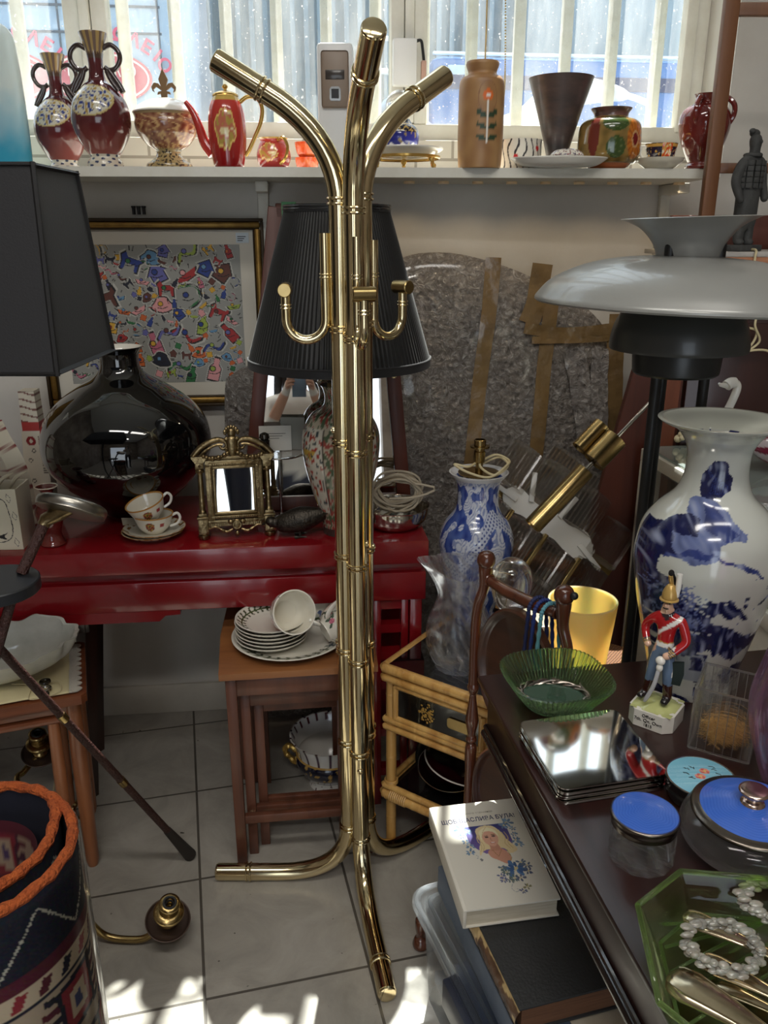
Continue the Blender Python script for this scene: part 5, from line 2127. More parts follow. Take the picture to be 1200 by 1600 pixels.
arm([(.0, .03, .08), tuple(at(28, 1232, z=.14) - O_), tuple(at(38, 1205, z=.15) - O_), tuple(e)], e, RX(18) @ RY(8) @ S(1.16))
arm([(-.03, .0, .07), (-.1, -.05, .03), (-.16, -.08, .03), (-.2, -.1, .07)], Vector((-.2, -.1, .07)), RX(10))
for (px, py), (qx, qy), tw in [((100, 1285), (133, 1234), 1), ((98, 1300), (133, 1268), 0), ((134, 1500), (152, 1520), 0), ((8, 1240), (9, 1222), 1)]:
    k = MB()
    zz_ = .10 if py < 1400 else .02
    a, b = at(px, py, z=zz_) - O_, at(qx, qy, z=zz_ + .015) - O_
    n_ = 24
    k.tube([a.lerp(b, i / n_) for i in range(n_ + 1)], [(.0065 * (1 - (i / n_) ** 2) + .0008) * (1 + (.22 * sin(i * 2.2) if tw else 0)) for i in range(n_ + 1)], 8)
    lf = k.build('leaf_spike', satinbrass, ch)
for px, py in ((134, 1464), (8, 1240)):
    pass
k = MB()
k.tube(spl([tuple(Vector((.0, .0, .12))), tuple(at(95, 1300, z=.1) - O_ + Vector((-.03, 0, 0))), tuple(at(60, 1110, z=.3) - O_ + Vector((0, .06, -.2)))], 8), .002, 6)
k.build('flex', ivorycord, ch)

# ================================================================== rolled rug
RC = Vector((-.512, .805, 0))
rug = thing('rolled_rug', 'rolled up red and navy oriental rug with orange edges standing at the bottom left corner', 'rug', RC)
RH = .75
def rad(phi):                                        # phi in degrees, growing inwards
    return .143 - .013 * max(0, (phi + 90)) / 135 if phi < 45 else .130 - .012 - (phi - 45) * .0000556 * 1.0
def rad(phi):
    xs = [-200, -90, 0, 45, 90, 180, 270, 330, 380, 410, 540, 720]
    ys = [.142, .142, .134, .120, .113, .110, .103, .100, .106, .118, .080, .062]
    return float(np.interp(phi, xs, ys))
def rp(phi, off=0.0):
    r = rad(phi) + off
    return (r * cos(R(phi)), r * sin(R(phi)))
RP = Pic(420, 520, c(176, 158, 134))                 # arc 0.7 m by height 0.75 m (row 0 = top)
navy, maroon, redr, cream, blu = c(22, 24, 40), c(84, 22, 38), c(140, 40, 48), c(196, 178, 150), c(62, 70, 110)
RP.poly([(0, 0), (420, 0), (420, 66), (0, 66)], navy)
for x in range(-60, 480, 75):
    RP.line([(x, 62), (x + 38, 14), (x + 75, 62)], 1.8, c(190, 186, 168))
RP.poly([(0, 66), (420, 66), (420, 78), (0, 78)], maroon)
rq = random.Random(8)
for y0, hh in ((78, 22),):
    RP.poly([(0, y0), (420, y0), (420, y0 + hh), (0, y0 + hh)], cream)
    for x in range(0, 420, 22):
        RP.poly([(x + 3, y0 + hh - 3), (x + 9, y0 + 3), (x + 18, y0 + 5), (x + 12, y0 + hh - 4)], rq.choice([redr, maroon, navy]))
    RP.line([(0, y0 + hh + 1), (420, y0 + hh + 1)], 3, navy)
    RP.line([(0, y0), (420, y0)], 2, maroon)
for cx2, cy2 in [(x_, y_ - 52) for x_, y_ in [(40, 190), (128, 186), (216, 190), (304, 186), (392, 190), (84, 262), (172, 258), (260, 262), (348, 258), (40, 330), (128, 334), (216, 330), (304, 334), (392, 330), (84, 404), (172, 404), (260, 404), (348, 404), (40, 470), (128, 470), (216, 470), (304, 470), (392, 470), (84, 540), (172, 540), (260, 540), (348, 540)]]:
    q = rq.random()
    for s in (1, -1):                                # hooked medallion
        for j in range(5):
            RP.poly([(cx2 + s * 20, cy2 - 26 + j * 12), (cx2 + s * (34 + 4 * (j % 2)), cy2 - 28 + j * 12), (cx2 + s * (34 + 4 * (j % 2)), cy2 - 21 + j * 12), (cx2 + s * 20, cy2 - 19 + j * 12)], maroon if j % 2 else navy)
    RP.poly([(cx2 - 22, cy2 - 26), (cx2 + 22, cy2 - 30), (cx2 + 24, cy2 + 26), (cx2 - 20, cy2 + 30)], navy)
    RP.poly([(cx2 - 17, cy2 - 21), (cx2 + 17, cy2 - 24), (cx2 + 19, cy2 + 21), (cx2 - 15, cy2 + 24)], redr if q > .4 else cream)
    RP.poly([(cx2 - 10, cy2 - 13), (cx2 + 10, cy2 - 15), (cx2 + 11, cy2 + 13), (cx2 - 9, cy2 + 15)], cream if q > .4 else maroon)
    RP.poly([(cx2 - 4, cy2 - 7), (cx2 + 4, cy2 - 8), (cx2 + 5, cy2 + 7), (cx2 - 4, cy2 + 8)], redr if q > .7 else blu)
    RP.ell(cx2 + 44, cy2 + 34, 7, 8, blu)
    RP.ell(cx2 + 44, cy2 + 34, 3, 3, redr)
    RP.line([(cx2 + 30, cy2 + 46), (cx2 + 44, cy2 + 20), (cx2 + 58, cy2 + 44)], 4, maroon)
RP.a += np.random.RandomState(1).normal(0, .006, RP.a.shape)
RP.a = np.clip(RP.a, .002, 1)
k = MB()
k.grid(lambda u, v: rp(-200 + 255 * u, .004) + (RH * (1 - v) + .0,), 260, 300, RP.get)
k.build('patterned_outer_turn', woolpaint, rug, ang=None)
k = MB()
k.grid(lambda u, v: rp(40 + 375 * u, .004) + (RH * (1 - v * .3),), 240, 60, lambda u, v: RP.get((u * 1.3) % 1, v * .3))
k.grid(lambda u, v: rp(-200 + 605 * u, -.004) + (RH * (1 - v),), 260, 30, lambda u, v: navy if v < .16 else RP.get((u * 2.3) % 1, v))
k.grid(lambda u, v: (.088 * (1 - .2 * u) * cos(R(-60 + 420 * u)), .088 * (1 - .2 * u) * sin(R(-60 + 420 * u)), RH - .02 - .02 * u - .5 * v), 140, 60, lambda u, v: maroon if v < .05 else mixc(RP.get((u * 1.5) % 1, .2 + v * .6), maroon, .45))
k.build('inner_turns', woolpaint, rug, ang=None)
k = MB()
pts = [rp(-200 + 5 * i) + (RH + .002 + .0012 * sin(i * 1.7),) for i in range(127)]
pts = pts[:122]
k.tube(pts, [.0068 + .0009 * sin(i * 2.3) for i in range(122)], 9)
k.build('orange_edge_binding', mat('orange_wool_binding', c(186, 92, 40), var=c(150, 66, 26), vscale=60, rough=.95, bmp=.8, bscale=180), rug)
m, nt3, bs3 = newmat('clear_wrapping_film')
tr3 = node(nt3, 'ShaderNodeBsdfTransparent')
gl3 = node(nt3, 'ShaderNodeBsdfGlossy', Roughness=.12)
lw3 = node(nt3, 'ShaderNodeLayerWeight', Blend=.12)
ms3 = node(nt3, 'ShaderNodeMixShader')
nt3.links.new(lw3.outputs['Fresnel'], ms3.inputs[0])
nt3.links.new(tr3.outputs[0], ms3.inputs[1])
nt3.links.new(gl3.outputs[0], ms3.inputs[2])
nt3.links.new(ms3.outputs[0], nt3.nodes['Material Output'].inputs['Surface'])
k = MB()
k.grid(lambda u, v: rp(-200 + 240 * u, .0095 + .0012 * nz(u * 14, v * 9)) + ((RH - .004) * (1 - v),), 90, 50)
k.build('plastic_film', m, rug, ang=None)

# ================================================================== bamboo side table
BT = .52
bt = thing('bamboo_table', 'honey coloured bamboo bedside table with black glass top and lacquer drawer', 'table', (0, 1.664, 0), -35)
BW, BD = .285, .42
def pole(k, a, b, r, nodes=2):
    a, b = Vector(a), Vector(b)
    k.tube([a, b], r, 14)
    L_ = (b - a).length
    d = (b - a).normalized()
    for i in range(nodes):
        p = a.lerp(b, (i + .6) / nodes)
        k.tube([p - d * .003, p, p + d * .003], [r, r * 1.07, r], 14)
r1 = .0125
for x in (r1, BW - r1):
    for y in (r1, BD - r1):
        k = MB()
        pole(k, (x, y, 0), (x, y, BT - .012), r1, 3)
        k.build('leg', bamboo, bt)
k = MB()
for z, r_ in ((BT - .010, .0115), (BT - .034, .010)):
    for a, b in [((0, 0), (BW, 0)), ((0, 0), (0, BD)), ((BW, 0), (BW, BD)), ((0, BD), (BW, BD))]:
        pole(k, (a[0], a[1], z), (b[0], b[1], z), r_, 3)
k.build('top_rim', bamboo, bt)
k = MB()
k.bx(.008, BW - .008, .008, BD - .008, BT - .008, BT - .002)
k.build('glass_top', mat('black_mirror_glass', c(12, 13, 14), rough=.04, coat=1, coatr=.02), bt, ang=None)
k = MB()
for z in (BT - .145, BT - .165):
    for a, b in [((0, .004), (BW, .004)), ((.004, 0), (.004, BD)), ((BW - .004, 0), (BW - .004, BD))]:
        pole(k, (a[0], a[1], z), (b[0], b[1], z), .009, 2)
k.build('drawer_rail', bamboo, bt)
k = MB()
k.bx(.014, BW - .014, .02, BD - .02, BT - .14, BT - .045)
k.build('drawer_case', mat('black_lacquer', c(16, 15, 15), rough=.15, coat=.8), bt, ang=None)
k = MB()
x0, x1, z0, z1 = .03, BW - .03, BT - .135, BT - .05
for a, b in [((x0, z0), (x1, z0)), ((x0, z1), (x1, z1)), ((x0, z0), (x0, z1)), ((x1, z0), (x1, z1))]:
    pole(k, (a[0], .004, a[1]), (b[0], .004, b[1]), .0075, 2)
dr = k.build('drawer', bamboo, bt)
k = MB()
k.bx(x0 + .007, x1 - .007, .004, .010, z0 + .007, z1 - .007)
k.build('lacquer_panel', MATS['black_lacquer'], dr, ang=None)
k = MB()
rq = random.Random(2)
for i in range(60):                                  # gilt flower sprig
    a = rq.uniform(0, 6.28)
    q = rq.random() ** .6
    k.ball((x0 + .085 + .020 * q * cos(a), .0035, (z0 + z1) / 2 + .026 * q * sin(a)), (rq.uniform(.0015, .004), .0008, rq.uniform(.0015, .0035)), 7, None, 5)
k.build('gilt_flowers', goldg, dr)
k = MB()
k.prism([(x0 + .14, (z0 + z1) / 2 - .009), (x0 + .145, (z0 + z1) / 2 - .013), (x0 + .195, (z0 + z1) / 2 - .013), (x0 + .20, (z0 + z1) / 2 - .009), (x0 + .20, (z0 + z1) / 2 + .009), (x0 + .195, (z0 + z1) / 2 + .013), (x0 + .145, (z0 + z1) / 2 + .013), (x0 + .14, (z0 + z1) / 2 + .009)], .004, T(0, .0045, 0) @ RX(90))
k.build('handle_plate', satinbrass, dr)
k = MB()
for z in (.17, .192):
    for a, b in [((0, 0), (BW, 0)), ((0, 0), (0, BD)), ((BW, 0), (BW, BD)), ((0, BD), (BW, BD))]:
        pole(k, (a[0], a[1], z), (b[0], b[1], z), .0125 if z < .18 else .008, 2)
k.tube([(.01, .0, .170), (.012, 0, .170)], .0145, 12)
for i in range(9):                                   # cane binding at the corner
    k.torus((0, 0, 0), .0145, .0022, 16, 6, T(.024 + .0052 * i, 0, .172) @ RY(90))
for i in range(3):
    k.torus((r1, r1, .196 + .004 * i), .0148, .0022, 18, 6)
k.build('lower_rim', bamboo, bt)
k = MB()
k.bx(.008, BW - .008, .008, BD - .008, .176, .182)
k.build('lower_shelf', MATS['black_lacquer'], bt, ang=None)

# plates and silver bowl on the lower shelf
E2 = Matrix.Rotation(R(-35), 3, 'Z')
def on_bt(x, y, z):
    v = E2 @ Vector((x, y, 0))
    return (v.x, 1.664 + v.y, z)
k = MB()
k.lathe(vessel([(.05, 0), (.055, .012), (.06, .024), (.1, .036), (.128, .056), (.129, .059)], .004, 6), 64)
bb = thing('burgundy_bowl', 'burgundy bowl with pale rim on the lower shelf of the bamboo table', 'bowl', on_bt(.16, .17, .1825))
k.build('body', mat('burgundy_glaze', c(70, 16, 26), rough=.18, coat=.6), bb)
k = MB()
k.torus((0, 0, .059), .128, .002, 64, 6)
k.build('pale_rim', porcelain, bb)
k = MB()
k.lathe(vessel([(.03, 0), (.04, .004), (.085, .03), (.105, .062), (.108, .066)], .002, 8), 64)
tag(k.build('metal_bowl', chrome, None, on_bt(.140, .15, .222), (30, -14, -20)), 'polished metal bowl tilted inside the burgundy bowl', 'bowl')

# ---- blue and white vase lamp
bl = thing('vase_lamp', 'blue and white dragon vase made into a lamp without shade, on the bamboo table', 'lamp', (.228, 1.895, BT + .0005))
H0 = at(742, 737, Y=1.895).z - BT
def drag_col(th, i, z, r):
    t = z / H0
    if i < 2 or t > .965:
        return c(226, 228, 232)
    b1_, b2_ = c(40, 62, 140), c(84, 108, 178)
    w_ = nz(th * 1.4, t * 4, 1)
    s1_ = nz(th * 2.2 + w_, t * 7, 2)
    rings = sin((s1_ * 2 + nz(th * 4, t * 12, 4) * .6) * 16)
    # dragon coils: a scaly white band dotted with blue
    band = abs(t - .55 - .13 * sin(th * 1.7 + .4) - .06 * sin(th * 3.1))
    if .3 < t < .8 and band < .05:
        d = (sin(th * 42) * sin(t * 190))
        return c(44, 62, 136) if d > .38 else c(196, 204, 224)
    cloud = nz(th * 2.8 + 5, t * 13, 7)
    if cloud > -.02:
        return c(206, 212, 228) if rings > -.45 else mixc(b2_, c(206, 212, 228), .35)
    return mixc(b1_, b2_, .5 + nz(th * 6, t * 20, 3))
k = MB()
s_ = H0 / .40
BLP = [(.05, 0), (.052, .01), (.055, .04), (.07, .09), (.084, .15), (.0915, .205), (.09, .235), (.078, .268), (.06, .293), (.051, .315), (.0495, .345), (.054, .375), (.068, .394), (.0715, .40)]
k.lathe(vessel([(r, z * s_) for r, z in BLP], .004, 14), 240, None, drag_col)
k.build('vase', paint, bl)
k = MB()
k.lathe([(0, H0 - .004), (.05, H0 - .004), (.05, H0 - .001), (.009, H0 - .001), (.009, H0 + .022), (.013, H0 + .024), (.014, H0 + .05), (.012, H0 + .052), (.012, H0 + .058), (.0235, H0 + .06), (.0235, H0 + .064), (.0145, H0 + .065), (.0145, H0 + .078), (.012, H0 + .079), (.011, H0 + .05), (0, H0 + .05)], 32)
k.build('lamp_holder', satinbrass, bl)
k = MB()
k.tube(spl([(-.01, -.005, H0 + .022), (-.03, -.03, H0 + .02), (-.062, -.03, H0 + .026), (-.03, -.045, H0 + .01), (.02, -.05, H0 + .0), (.06, -.03, H0 + .022), (.07, .0, H0 + .028), (.04, .02, H0 + .036), (.0, -.01, H0 + .02), (.03, -.045, H0 + .004), (.066, -.02, H0 + .02), (.05, .02, H0 + .03), (.01, .02, H0 + .014)], 8), .003, 8)
k.build('flex', ivorycord, bl)

# ---- cut glass jug
jg = thing('glass_jug', 'clear cut glass water jug with wide spout on the bamboo table', 'jug', (.168, 1.652, BT + .0006), 0)
JH = .245
Jp = [(.045, 0), (.052, .006), (.066, .04), (.072, .075), (.067, .115), (.053, .155), (.048, .18), (.055, .215), (.064, .245)]
def jrf(th, i, z):
    a = math.exp(-((th + 1.45) / .42) ** 2) * max(0, (z - .17) / .075) ** 1.5
    return 1 + .52 * a + (.035 * abs(sin(7 * th + z * 14)) if z < .17 else 0)
k = MB()
pr = prof(Jp, 8)
inn = [(max(r - .0045, .001), z) for r, z in reversed(pr) if z > .016]
rows = [(0, 0)] + pr + inn + [(0, .016)]
k.lathe(rows, 120, None, None, jrf)
for v in k.bm.verts:                                 # the lip lifts at the spout
    if v.co.z > .17:
        th = math.atan2(v.co.x, -v.co.y)
        t = (v.co.z - .17) / .075
        v.co.z += .018 * t * math.exp(-((th + 1.45) / .5) ** 2) + .010 * t * math.exp(-((abs(th) - 2.4) / .8) ** 2) - .012 * t * math.exp(-((th - .2) / .8) ** 2)
k.build('body', cutglass, jg)
k = MB()
k.tube(spl([(.05, .02, .20), (.085, .035, .215), (.11, .045, .19), (.108, .045, .14), (.085, .035, .09), (.066, .025, .075)], 7), [.0085] * 20 + [.0075] * 16, 12)
k.build('handle', cutglass, jg)
# ================================================================== figures grown from a jointed skeleton
def figure(J, E_, paintfn=None, sub=2):
    """J: name -> (point, radius or (rx, ry)); E_: joint pairs. Returns verts, faces, colours of one continuous skinned body."""
    names = list(J)
    me = bpy.data.meshes.new('skeleton')
    me.from_pydata([J[n][0] for n in names], [(names.index(a), names.index(b)) for a, b in E_], [])
    ob = bpy.data.objects.new('skeleton', me)
    C.objects.link(ob)
    sk = ob.modifiers.new('skin', 'SKIN')
    sk.use_smooth_shade = True
    sk.branch_smoothing = .4
    if not me.skin_vertices:
        me.attributes  # the layer is created with the modifier
        with bpy.context.temp_override(object=ob, active_object=ob, selected_objects=[ob]):
            bpy.ops.mesh.customdata_skin_add()
    for i, n in enumerate(names):
        r = J[n][1]
        me.skin_vertices[0].data[i].radius = r if isinstance(r, tuple) else (r, r)
        me.skin_vertices[0].data[i].use_root = (i == 0)
    ss = ob.modifiers.new('sub', 'SUBSURF')
    ss.levels = sub
    bpy.context.view_layer.update()
    m2 = bpy.data.meshes.new_from_object(ob.evaluated_get(bpy.context.evaluated_depsgraph_get()))
    vs = [v.co.copy() for v in m2.vertices]
    fs = [tuple(p.vertices) for p in m2.polygons]
    bpy.data.objects.remove(ob)
    bpy.data.meshes.remove(me)
    bpy.data.meshes.remove(m2)
    segs = [(Vector(J[a][0]), Vector(J[b][0]), a, b) for a, b in E_]
    cols = None
    if paintfn:
        cols = []
        for v in vs:
            best, bk = 1e9, None
            for a, b, na, nb in segs:
                d = b - a
                t = max(0, min(1, (v - a).dot(d) / max(d.length_squared, 1e-12)))
                q = (v - a - d * t).length
                if q < best:
                    best, bk = q, (na, nb, t)
            cols.append(paintfn(v, *bk))
    return vs, fs, cols


# ================================================================== dark desk at the right
DY = 10.0
DO = Vector((.156, 1.213, 0))
DZ = .75
desk = thing('desk', 'dark polished mahogany desk with moulded edge at the right, covered with glass and silver', 'desk', (DO.x, DO.y, 0), DY)
DW, DL = .57, 1.12
k = MB()
k.bx(0, DW, -DL, 0, DZ - .012, DZ, .004)
k.bx(.006, DW - .006, -DL + .006, -.006, DZ - .022, DZ - .012, .003)
k.build('top', mahog, desk)
k = MB()
k.bx(.016, DW - .016, -DL + .016, -.016, DZ - .105, DZ - .022, .001)
k.build('frieze', mahog, desk)
k = MB()
for r_, z in ((.008, DZ - .104),):
    for a, b in [((.014, -.014), (.014, -DL + .014)), ((.014, -.014), (DW - .014, -.014)), ((DW - .014, -.014), (DW - .014, -DL + .014)), ((.014, -DL + .014), (DW - .014, -DL + .014))]:
        k.tube([(a[0], a[1], z), (b[0], b[1], z)], r_, 10)
        k.tube([(a[0], a[1], z + .012), (b[0], b[1], z + .012)], .004, 8)
k.build('lower_moulding', mat('ebonised_edge', c(26, 16, 14), rough=.2, coat=.8), desk)
for x in (.35, DW - .05):
    for y in (-.05, -DL + .06):
        k = MB()
        k.lathe(prof([(.012, 0), (.018, .02), (.02, .04), (.015, .06), (.022, .3), (.026, .5), (.018, .54), (.028, .56), (.028, DZ - .1)], 4) + [(0, DZ - .1)], 20, T(x, y, 0))
        k.build('leg', turned, desk)


def on_desk(px, py, z=DZ):
    p = at(px, py, z=z)
    return Vector((p.x, p.y, DZ + .0006))


# ---- tall blue and white vase
def land_col():
    P = Pic(440, 460, c(196, 198, 190))              # 100 px per 100 photo px across the front, rows = photo rows 640..1070
    nv, nv2, nv3 = c(22, 28, 74), c(48, 62, 122), c(104, 116, 160)
    rq = random.Random(4)
    def cloudpoly(pts, col, w=4):
        P.poly([(x + rq.uniform(-w, w), y + rq.uniform(-w, w)) for x, y in spl(pts, 3, True)], col)
    # coordinates: photo px minus (885, 640); front of the vase is centred on x = 220
    cloudpoly([(200, 78), (212, 70), (226, 80), (232, 98), (222, 116), (205, 125), (192, 128), (190, 104)], nv, 2)
    for i in range(7):
        P.line([(196 + i * 4, 82 + i * 3), (206 + i * 3, 100 + i), (200 + i * 3, 118)], 1, nv2)
    cloudpoly([(180, 126), (206, 130), (228, 152), (246, 172), (214, 176), (190, 184), (168, 176), (170, 150)], nv3, 3)
    cloudpoly([(196, 134), (214, 150), (228, 168), (206, 172), (186, 160)], nv2, 3)
    cloudpoly([(104, 200), (140, 160), (176, 150), (160, 190), (130, 205), (116, 235), (100, 240)], nv, 4)
    cloudpoly([(140, 176), (170, 170), (200, 186), (186, 204), (150, 205)], nv3, 4)
    cloudpoly([(128, 208), (180, 196), (215, 205), (270, 225), (262, 216), (200, 192), (160, 190)], nv2, 3)
    cloudpoly([(96, 240), (130, 225), (150, 245), (175, 260), (205, 280), (200, 300), (215, 320), (205, 340), (150, 330), (110, 330), (94, 300)], nv, 6)
    for i in range(40):
        P.line([(100 + rq.random() * 90, 235 + rq.random() * 80), (106 + rq.random() * 90, 240 + rq.random() * 80)], 1.2, nv3)
    P.line([(140, 255), (200, 285), (225, 305)], 1.6, c(190, 192, 190))
    P.line([(120, 300), (165, 310), (205, 312)], 1.6, c(190, 192, 190))
    cloudpoly([(178, 262), (200, 256), (222, 262), (240, 270), (262, 285), (240, 282), (205, 276)], nv, 4)
    for i in range(24):
        P.ell(190 + rq.random() * 60, 255 + rq.random() * 22, rq.uniform(2, 6), rq.uniform(2, 4), nv, 0, 8)
    cloudpoly([(200, 300), (250, 308), (270, 320), (300, 325), (268, 340), (238, 352), (215, 345), (206, 322)], nv, 5)
    for x in range(0, 60, 14):
        P.line([(258 + x, 345 + .3 * x), (266 + x, 330)], 1.6, nv)
    P.poly([(116, 345), (150, 330), (205, 332), (180, 352)], nv)
    P.poly([(122, 352), (205, 348), (205, 392), (122, 392)], c(150, 156, 166))
    P.poly([(180, 352), (196, 352), (196, 372), (180, 372)], nv)
    P.line([(118, 352), (206, 348)], 3, nv)
    P.line([(200, 350), (204, 395)], 3, nv)
    P.line([(190, 392), (232, 390)], 3, nv)
    for x in (196, 206, 222):
        P.line([(x, 390), (x + 2, 418)], 3, nv)
    for x, y in [(238, 378), (256, 372), (268, 376), (248, 390), (280, 372)]:
        P.ell(x, y, 12, 7, nv, 0, 12)
    cloudpoly([(300, 262), (340, 240), (380, 232), (420, 226), (420, 262), (360, 268), (330, 272)], nv, 5)
    cloudpoly([(300, 262), (268, 268), (290, 258)], nv, 1)
    for i in range(30):
        P.ell(240 + rq.random() * 110, 215 + rq.random() * 120, 1.5, 1.2, nv2, 0, 6)
    P.line([(220, 402), (300, 400), (360, 388)], 1.5, nv2)
    P.poly([(0, 428), (440, 428), (440, 440), (0, 440)], nv)
    cloudpoly([(140, 415), (180, 420), (210, 430), (120, 432)], nv, 3)
    cloudpoly([(290, 410), (330, 400), (350, 418), (300, 424)], nv, 3)
    # back: scattered hills and trees
    return P
LP_ = land_col()
VX, VY = .502, 1.19
vb = thing('baluster_vase', 'tall blue and white landscape vase with pale green rim on the dark desk', 'vase', (VX, VY, DZ + .0006))
# a photo row for a height on this vase
def vrow(z):
    dep = VY * CP - (z + DZ - CAM_H) * SP
    return 800 - F * (VY * SP + (z + DZ - CAM_H) * CP) / dep
def vase_land(th, i, z, r):
    if z > .415 or i < 2:
        return c(206, 208, 196)
    y = (vrow(z) - 640) / 460
    if cos(th) > -.15:
        x = (220 + 112 * sin(th) * r / .107 + (12 - .05 * 460 * y)) / 440
        q = LP_.get(x + .012 * nz(x * 22, y * 22, 1), y + .010 * nz(x * 22, y * 22, 7))
        if q[2] > q[0] * 1.5:                        # brush texture in the cobalt
            w_ = nz(x * 60 + 3 * nz(x * 9, y * 9, 2), y * 26, 5)
            q = mixc(q, c(150, 158, 186), max(0, w_ * 1.5 - .12)) if w_ > 0 else mixc(q, c(14, 18, 54), min(.6, -w_))
        return q
    q = nz(th * 2, z * 14, 3)
    return c(30, 38, 88) if q > .18 else c(196, 198, 190)
VP = [(.066, 0), (.068, .01), (.07, .035), (.083, .09), (.097, .15), (.106, .205), (.107, .235), (.100, .272), (.083, .300), (.058, .326), (.0475, .350), (.045, .375), (.048, .400), (.064, .424), (.088, .436), (.093, .4405)]
k = MB()
k.lathe([(0, .004)] + vessel(VP, .006, 18)[1:], 260, None, vase_land)
k.build('body', paint, vb)

# ---- porcelain soldier
sd = thing('porcelain_soldier', 'porcelain guardsman figurine in red tunic and gilt plumed helmet leaning on his sabre', 'figurine', on_desk(1024, 1124), -38)
k = MB()
oc = [(-.034, -.022), (-.022, -.034), (.022, -.034), (.034, -.022), (.034, .022), (.022, .034), (-.022, .034), (-.034, .022)]
k.prism(oc, .027)
k.build('plinth', porcelain, sd)
k = MB()
k.grid(lambda u, v: ((2 * u - 1) * .031, (2 * v - 1) * .031, .0272 + .009 * max(0, 1 - ((2 * u - 1) ** 2 + (2 * v - 1) ** 2)) + .0015 * nz(u * 6, v * 6)), 20, 20)
k.build('grassy_mound', mat('pale_green_glaze', c(186, 190, 126), rough=.2, coat=.5), sd)
k = MB()
for i, (tx, s_) in enumerate([('Officer', .0052), ('7th. Qn. Own', .0055), ('1815', .005)]):
    k.text(tx, s_ * 1.35, T(0, -.0343, .020 - .0072 * i) @ RX(90))
k.build('painted_lettering', darkhole, sd, ang=None)
RED, BLUE, BOOT, SKIN, WHT, GLD = c(170, 26, 30), c(96, 116, 142), c(58, 28, 22), c(222, 178, 150), c(230, 228, 222), c(190, 150, 80)
z0 = .034
J = {
    'pelvis': ((0, 0, z0 + .088), (.0145, .011)), 'waist': ((0, 0, z0 + .102), (.0135, .0105)), 'chest': ((.001, 0, z0 + .122), (.0185, .0125)), 'shoulders': ((.001, .001, z0 + .136), (.014, .011)),
    'neck': ((0, -.001, z0 + .146), .0062), 'jaw': ((-.001, -.003, z0 + .153), .0075), 'head': ((-.001, -.002, z0 + .162), (.0085, .0095)),
    'hipL': ((-.0085, 0, z0 + .082), .0105), 'kneeL': ((-.012, -.006, z0 + .048), .0085), 'ankL': ((-.018, -.004, z0 + .010), .0072), 'toeL': ((-.024, -.018, z0 + .004), .0055),
    'hipR': ((.0085, 0, z0 + .082), .0105), 'kneeR': ((.012, -.006, z0 + .048), .0085), 'ankR': ((.014, -.002, z0 + .010), .0072), 'toeR': ((.013, -.018, z0 + .004), .0055),
    'shL': ((-.019, .001, z0 + .136), .0088), 'elL': ((-.034, .006, z0 + .112), .0072), 'wrL': ((-.024, -.006, z0 + .092), .0055), 'haL': ((-.019, -.009, z0 + .087), .0058),
    'shR': ((.021, .001, z0 + .136), .0088), 'elR': ((.032, .0, z0 + .106), .0074), 'wrR': ((.014, -.018, z0 + .086), .0058), 'haR': ((.005, -.021, z0 + .083), .0062)}
E_ = [('pelvis', 'waist'), ('waist', 'chest'), ('chest', 'shoulders'), ('shoulders', 'neck'), ('neck', 'jaw'), ('jaw', 'head'),
      ('pelvis', 'hipL'), ('hipL', 'kneeL'), ('kneeL', 'ankL'), ('ankL', 'toeL'), ('pelvis', 'hipR'), ('hipR', 'kneeR'), ('kneeR', 'ankR'), ('ankR', 'toeR'),
      ('shoulders', 'shL'), ('shL', 'elL'), ('elL', 'wrL'), ('wrL', 'haL'), ('shoulders', 'shR'), ('shR', 'elR'), ('elR', 'wrR'), ('wrR', 'haR')]
def sold_paint(v, a, b, t):
    s = a + b
    if 'jaw' in s or 'head' in s:
        return c(90, 60, 40) if v.y > .003 else SKIN
    if 'neck' in s:
        return c(40, 30, 36) if v.z < z0 + .147 else SKIN
    if 'toe' in s:
        return c(30, 26, 26)
    if 'ank' in s:
        return BOOT if v.z < z0 + .034 else BLUE
    if 'knee' in s or 'hip' in s or (a == 'pelvis' and v.z < z0 + .092):
        return WHT if abs(v.x) > .0185 and v.y > -.01 else BLUE
    if 'ha' in s:
        return SKIN
    if 'wr' in b and t > .72:
        return c(60, 66, 86) if (t * 22) % 2 < 1 else GLD
    if z0 + .091 < v.z < z0 + .101 and abs(v.x) < .02:
        return GLD if not (z0 + .0928 < v.z < z0 + .0993) else WHT
    if abs(v.x) < .022 and abs((v.z - z0 - .122) - .95 * v.x) < .0042 and v.y < .004 and v.z > z0 + .1:
        return WHT
    return RED
k = MB()
vs, fs, cols = figure(J, E_, sold_paint, 3)
k.add(vs, fs, cols)
k.build('body', paint, sd, ang=None)
k = MB()
k.ball((-.0055, -.0105, z0 + .1635), .0011, 8)
k.ball((.0035, -.0105, z0 + .1635), .0011, 8)
k.tube([(-.005, -.0115, z0 + .1555), (-.001, -.012, z0 + .1548), (.003, -.0115, z0 + .1555)], .0009, 6)
k.build('face_details', darkhole, sd)
k = MB()
k.ball((-.001, -.0125, z0 + .1595), (.0014, .0018, .0024), 8)
k.build('nose', mat('painted_skin', c(222, 178, 150), rough=.3), sd)
gold_p = mat('painted_gold', c(196, 160, 92), rough=.3, metal=.3)
k = MB()
k.lathe(prof([(.0105, .166), (.0112, .172), (.0095, .180), (.005, .188), (0, .190)], 4), 28, T(-.001, 0, z0))
k.lathe([(.0105, .166), (.0135, .1655), (.0135, .167), (.0108, .168)], 28, T(-.001, -.001, z0))
k.tube([(-.001, .006, z0 + .183), (-.002, .0, z0 + .196), (-.002, -.004, z0 + .204)], [.003, .0035, .003], 10)
hl = k.build('helmet', gold_p, sd)
k = MB()
k.ball((-.002, -.002, z0 + .207), (.0042, .0042, .005), 12)
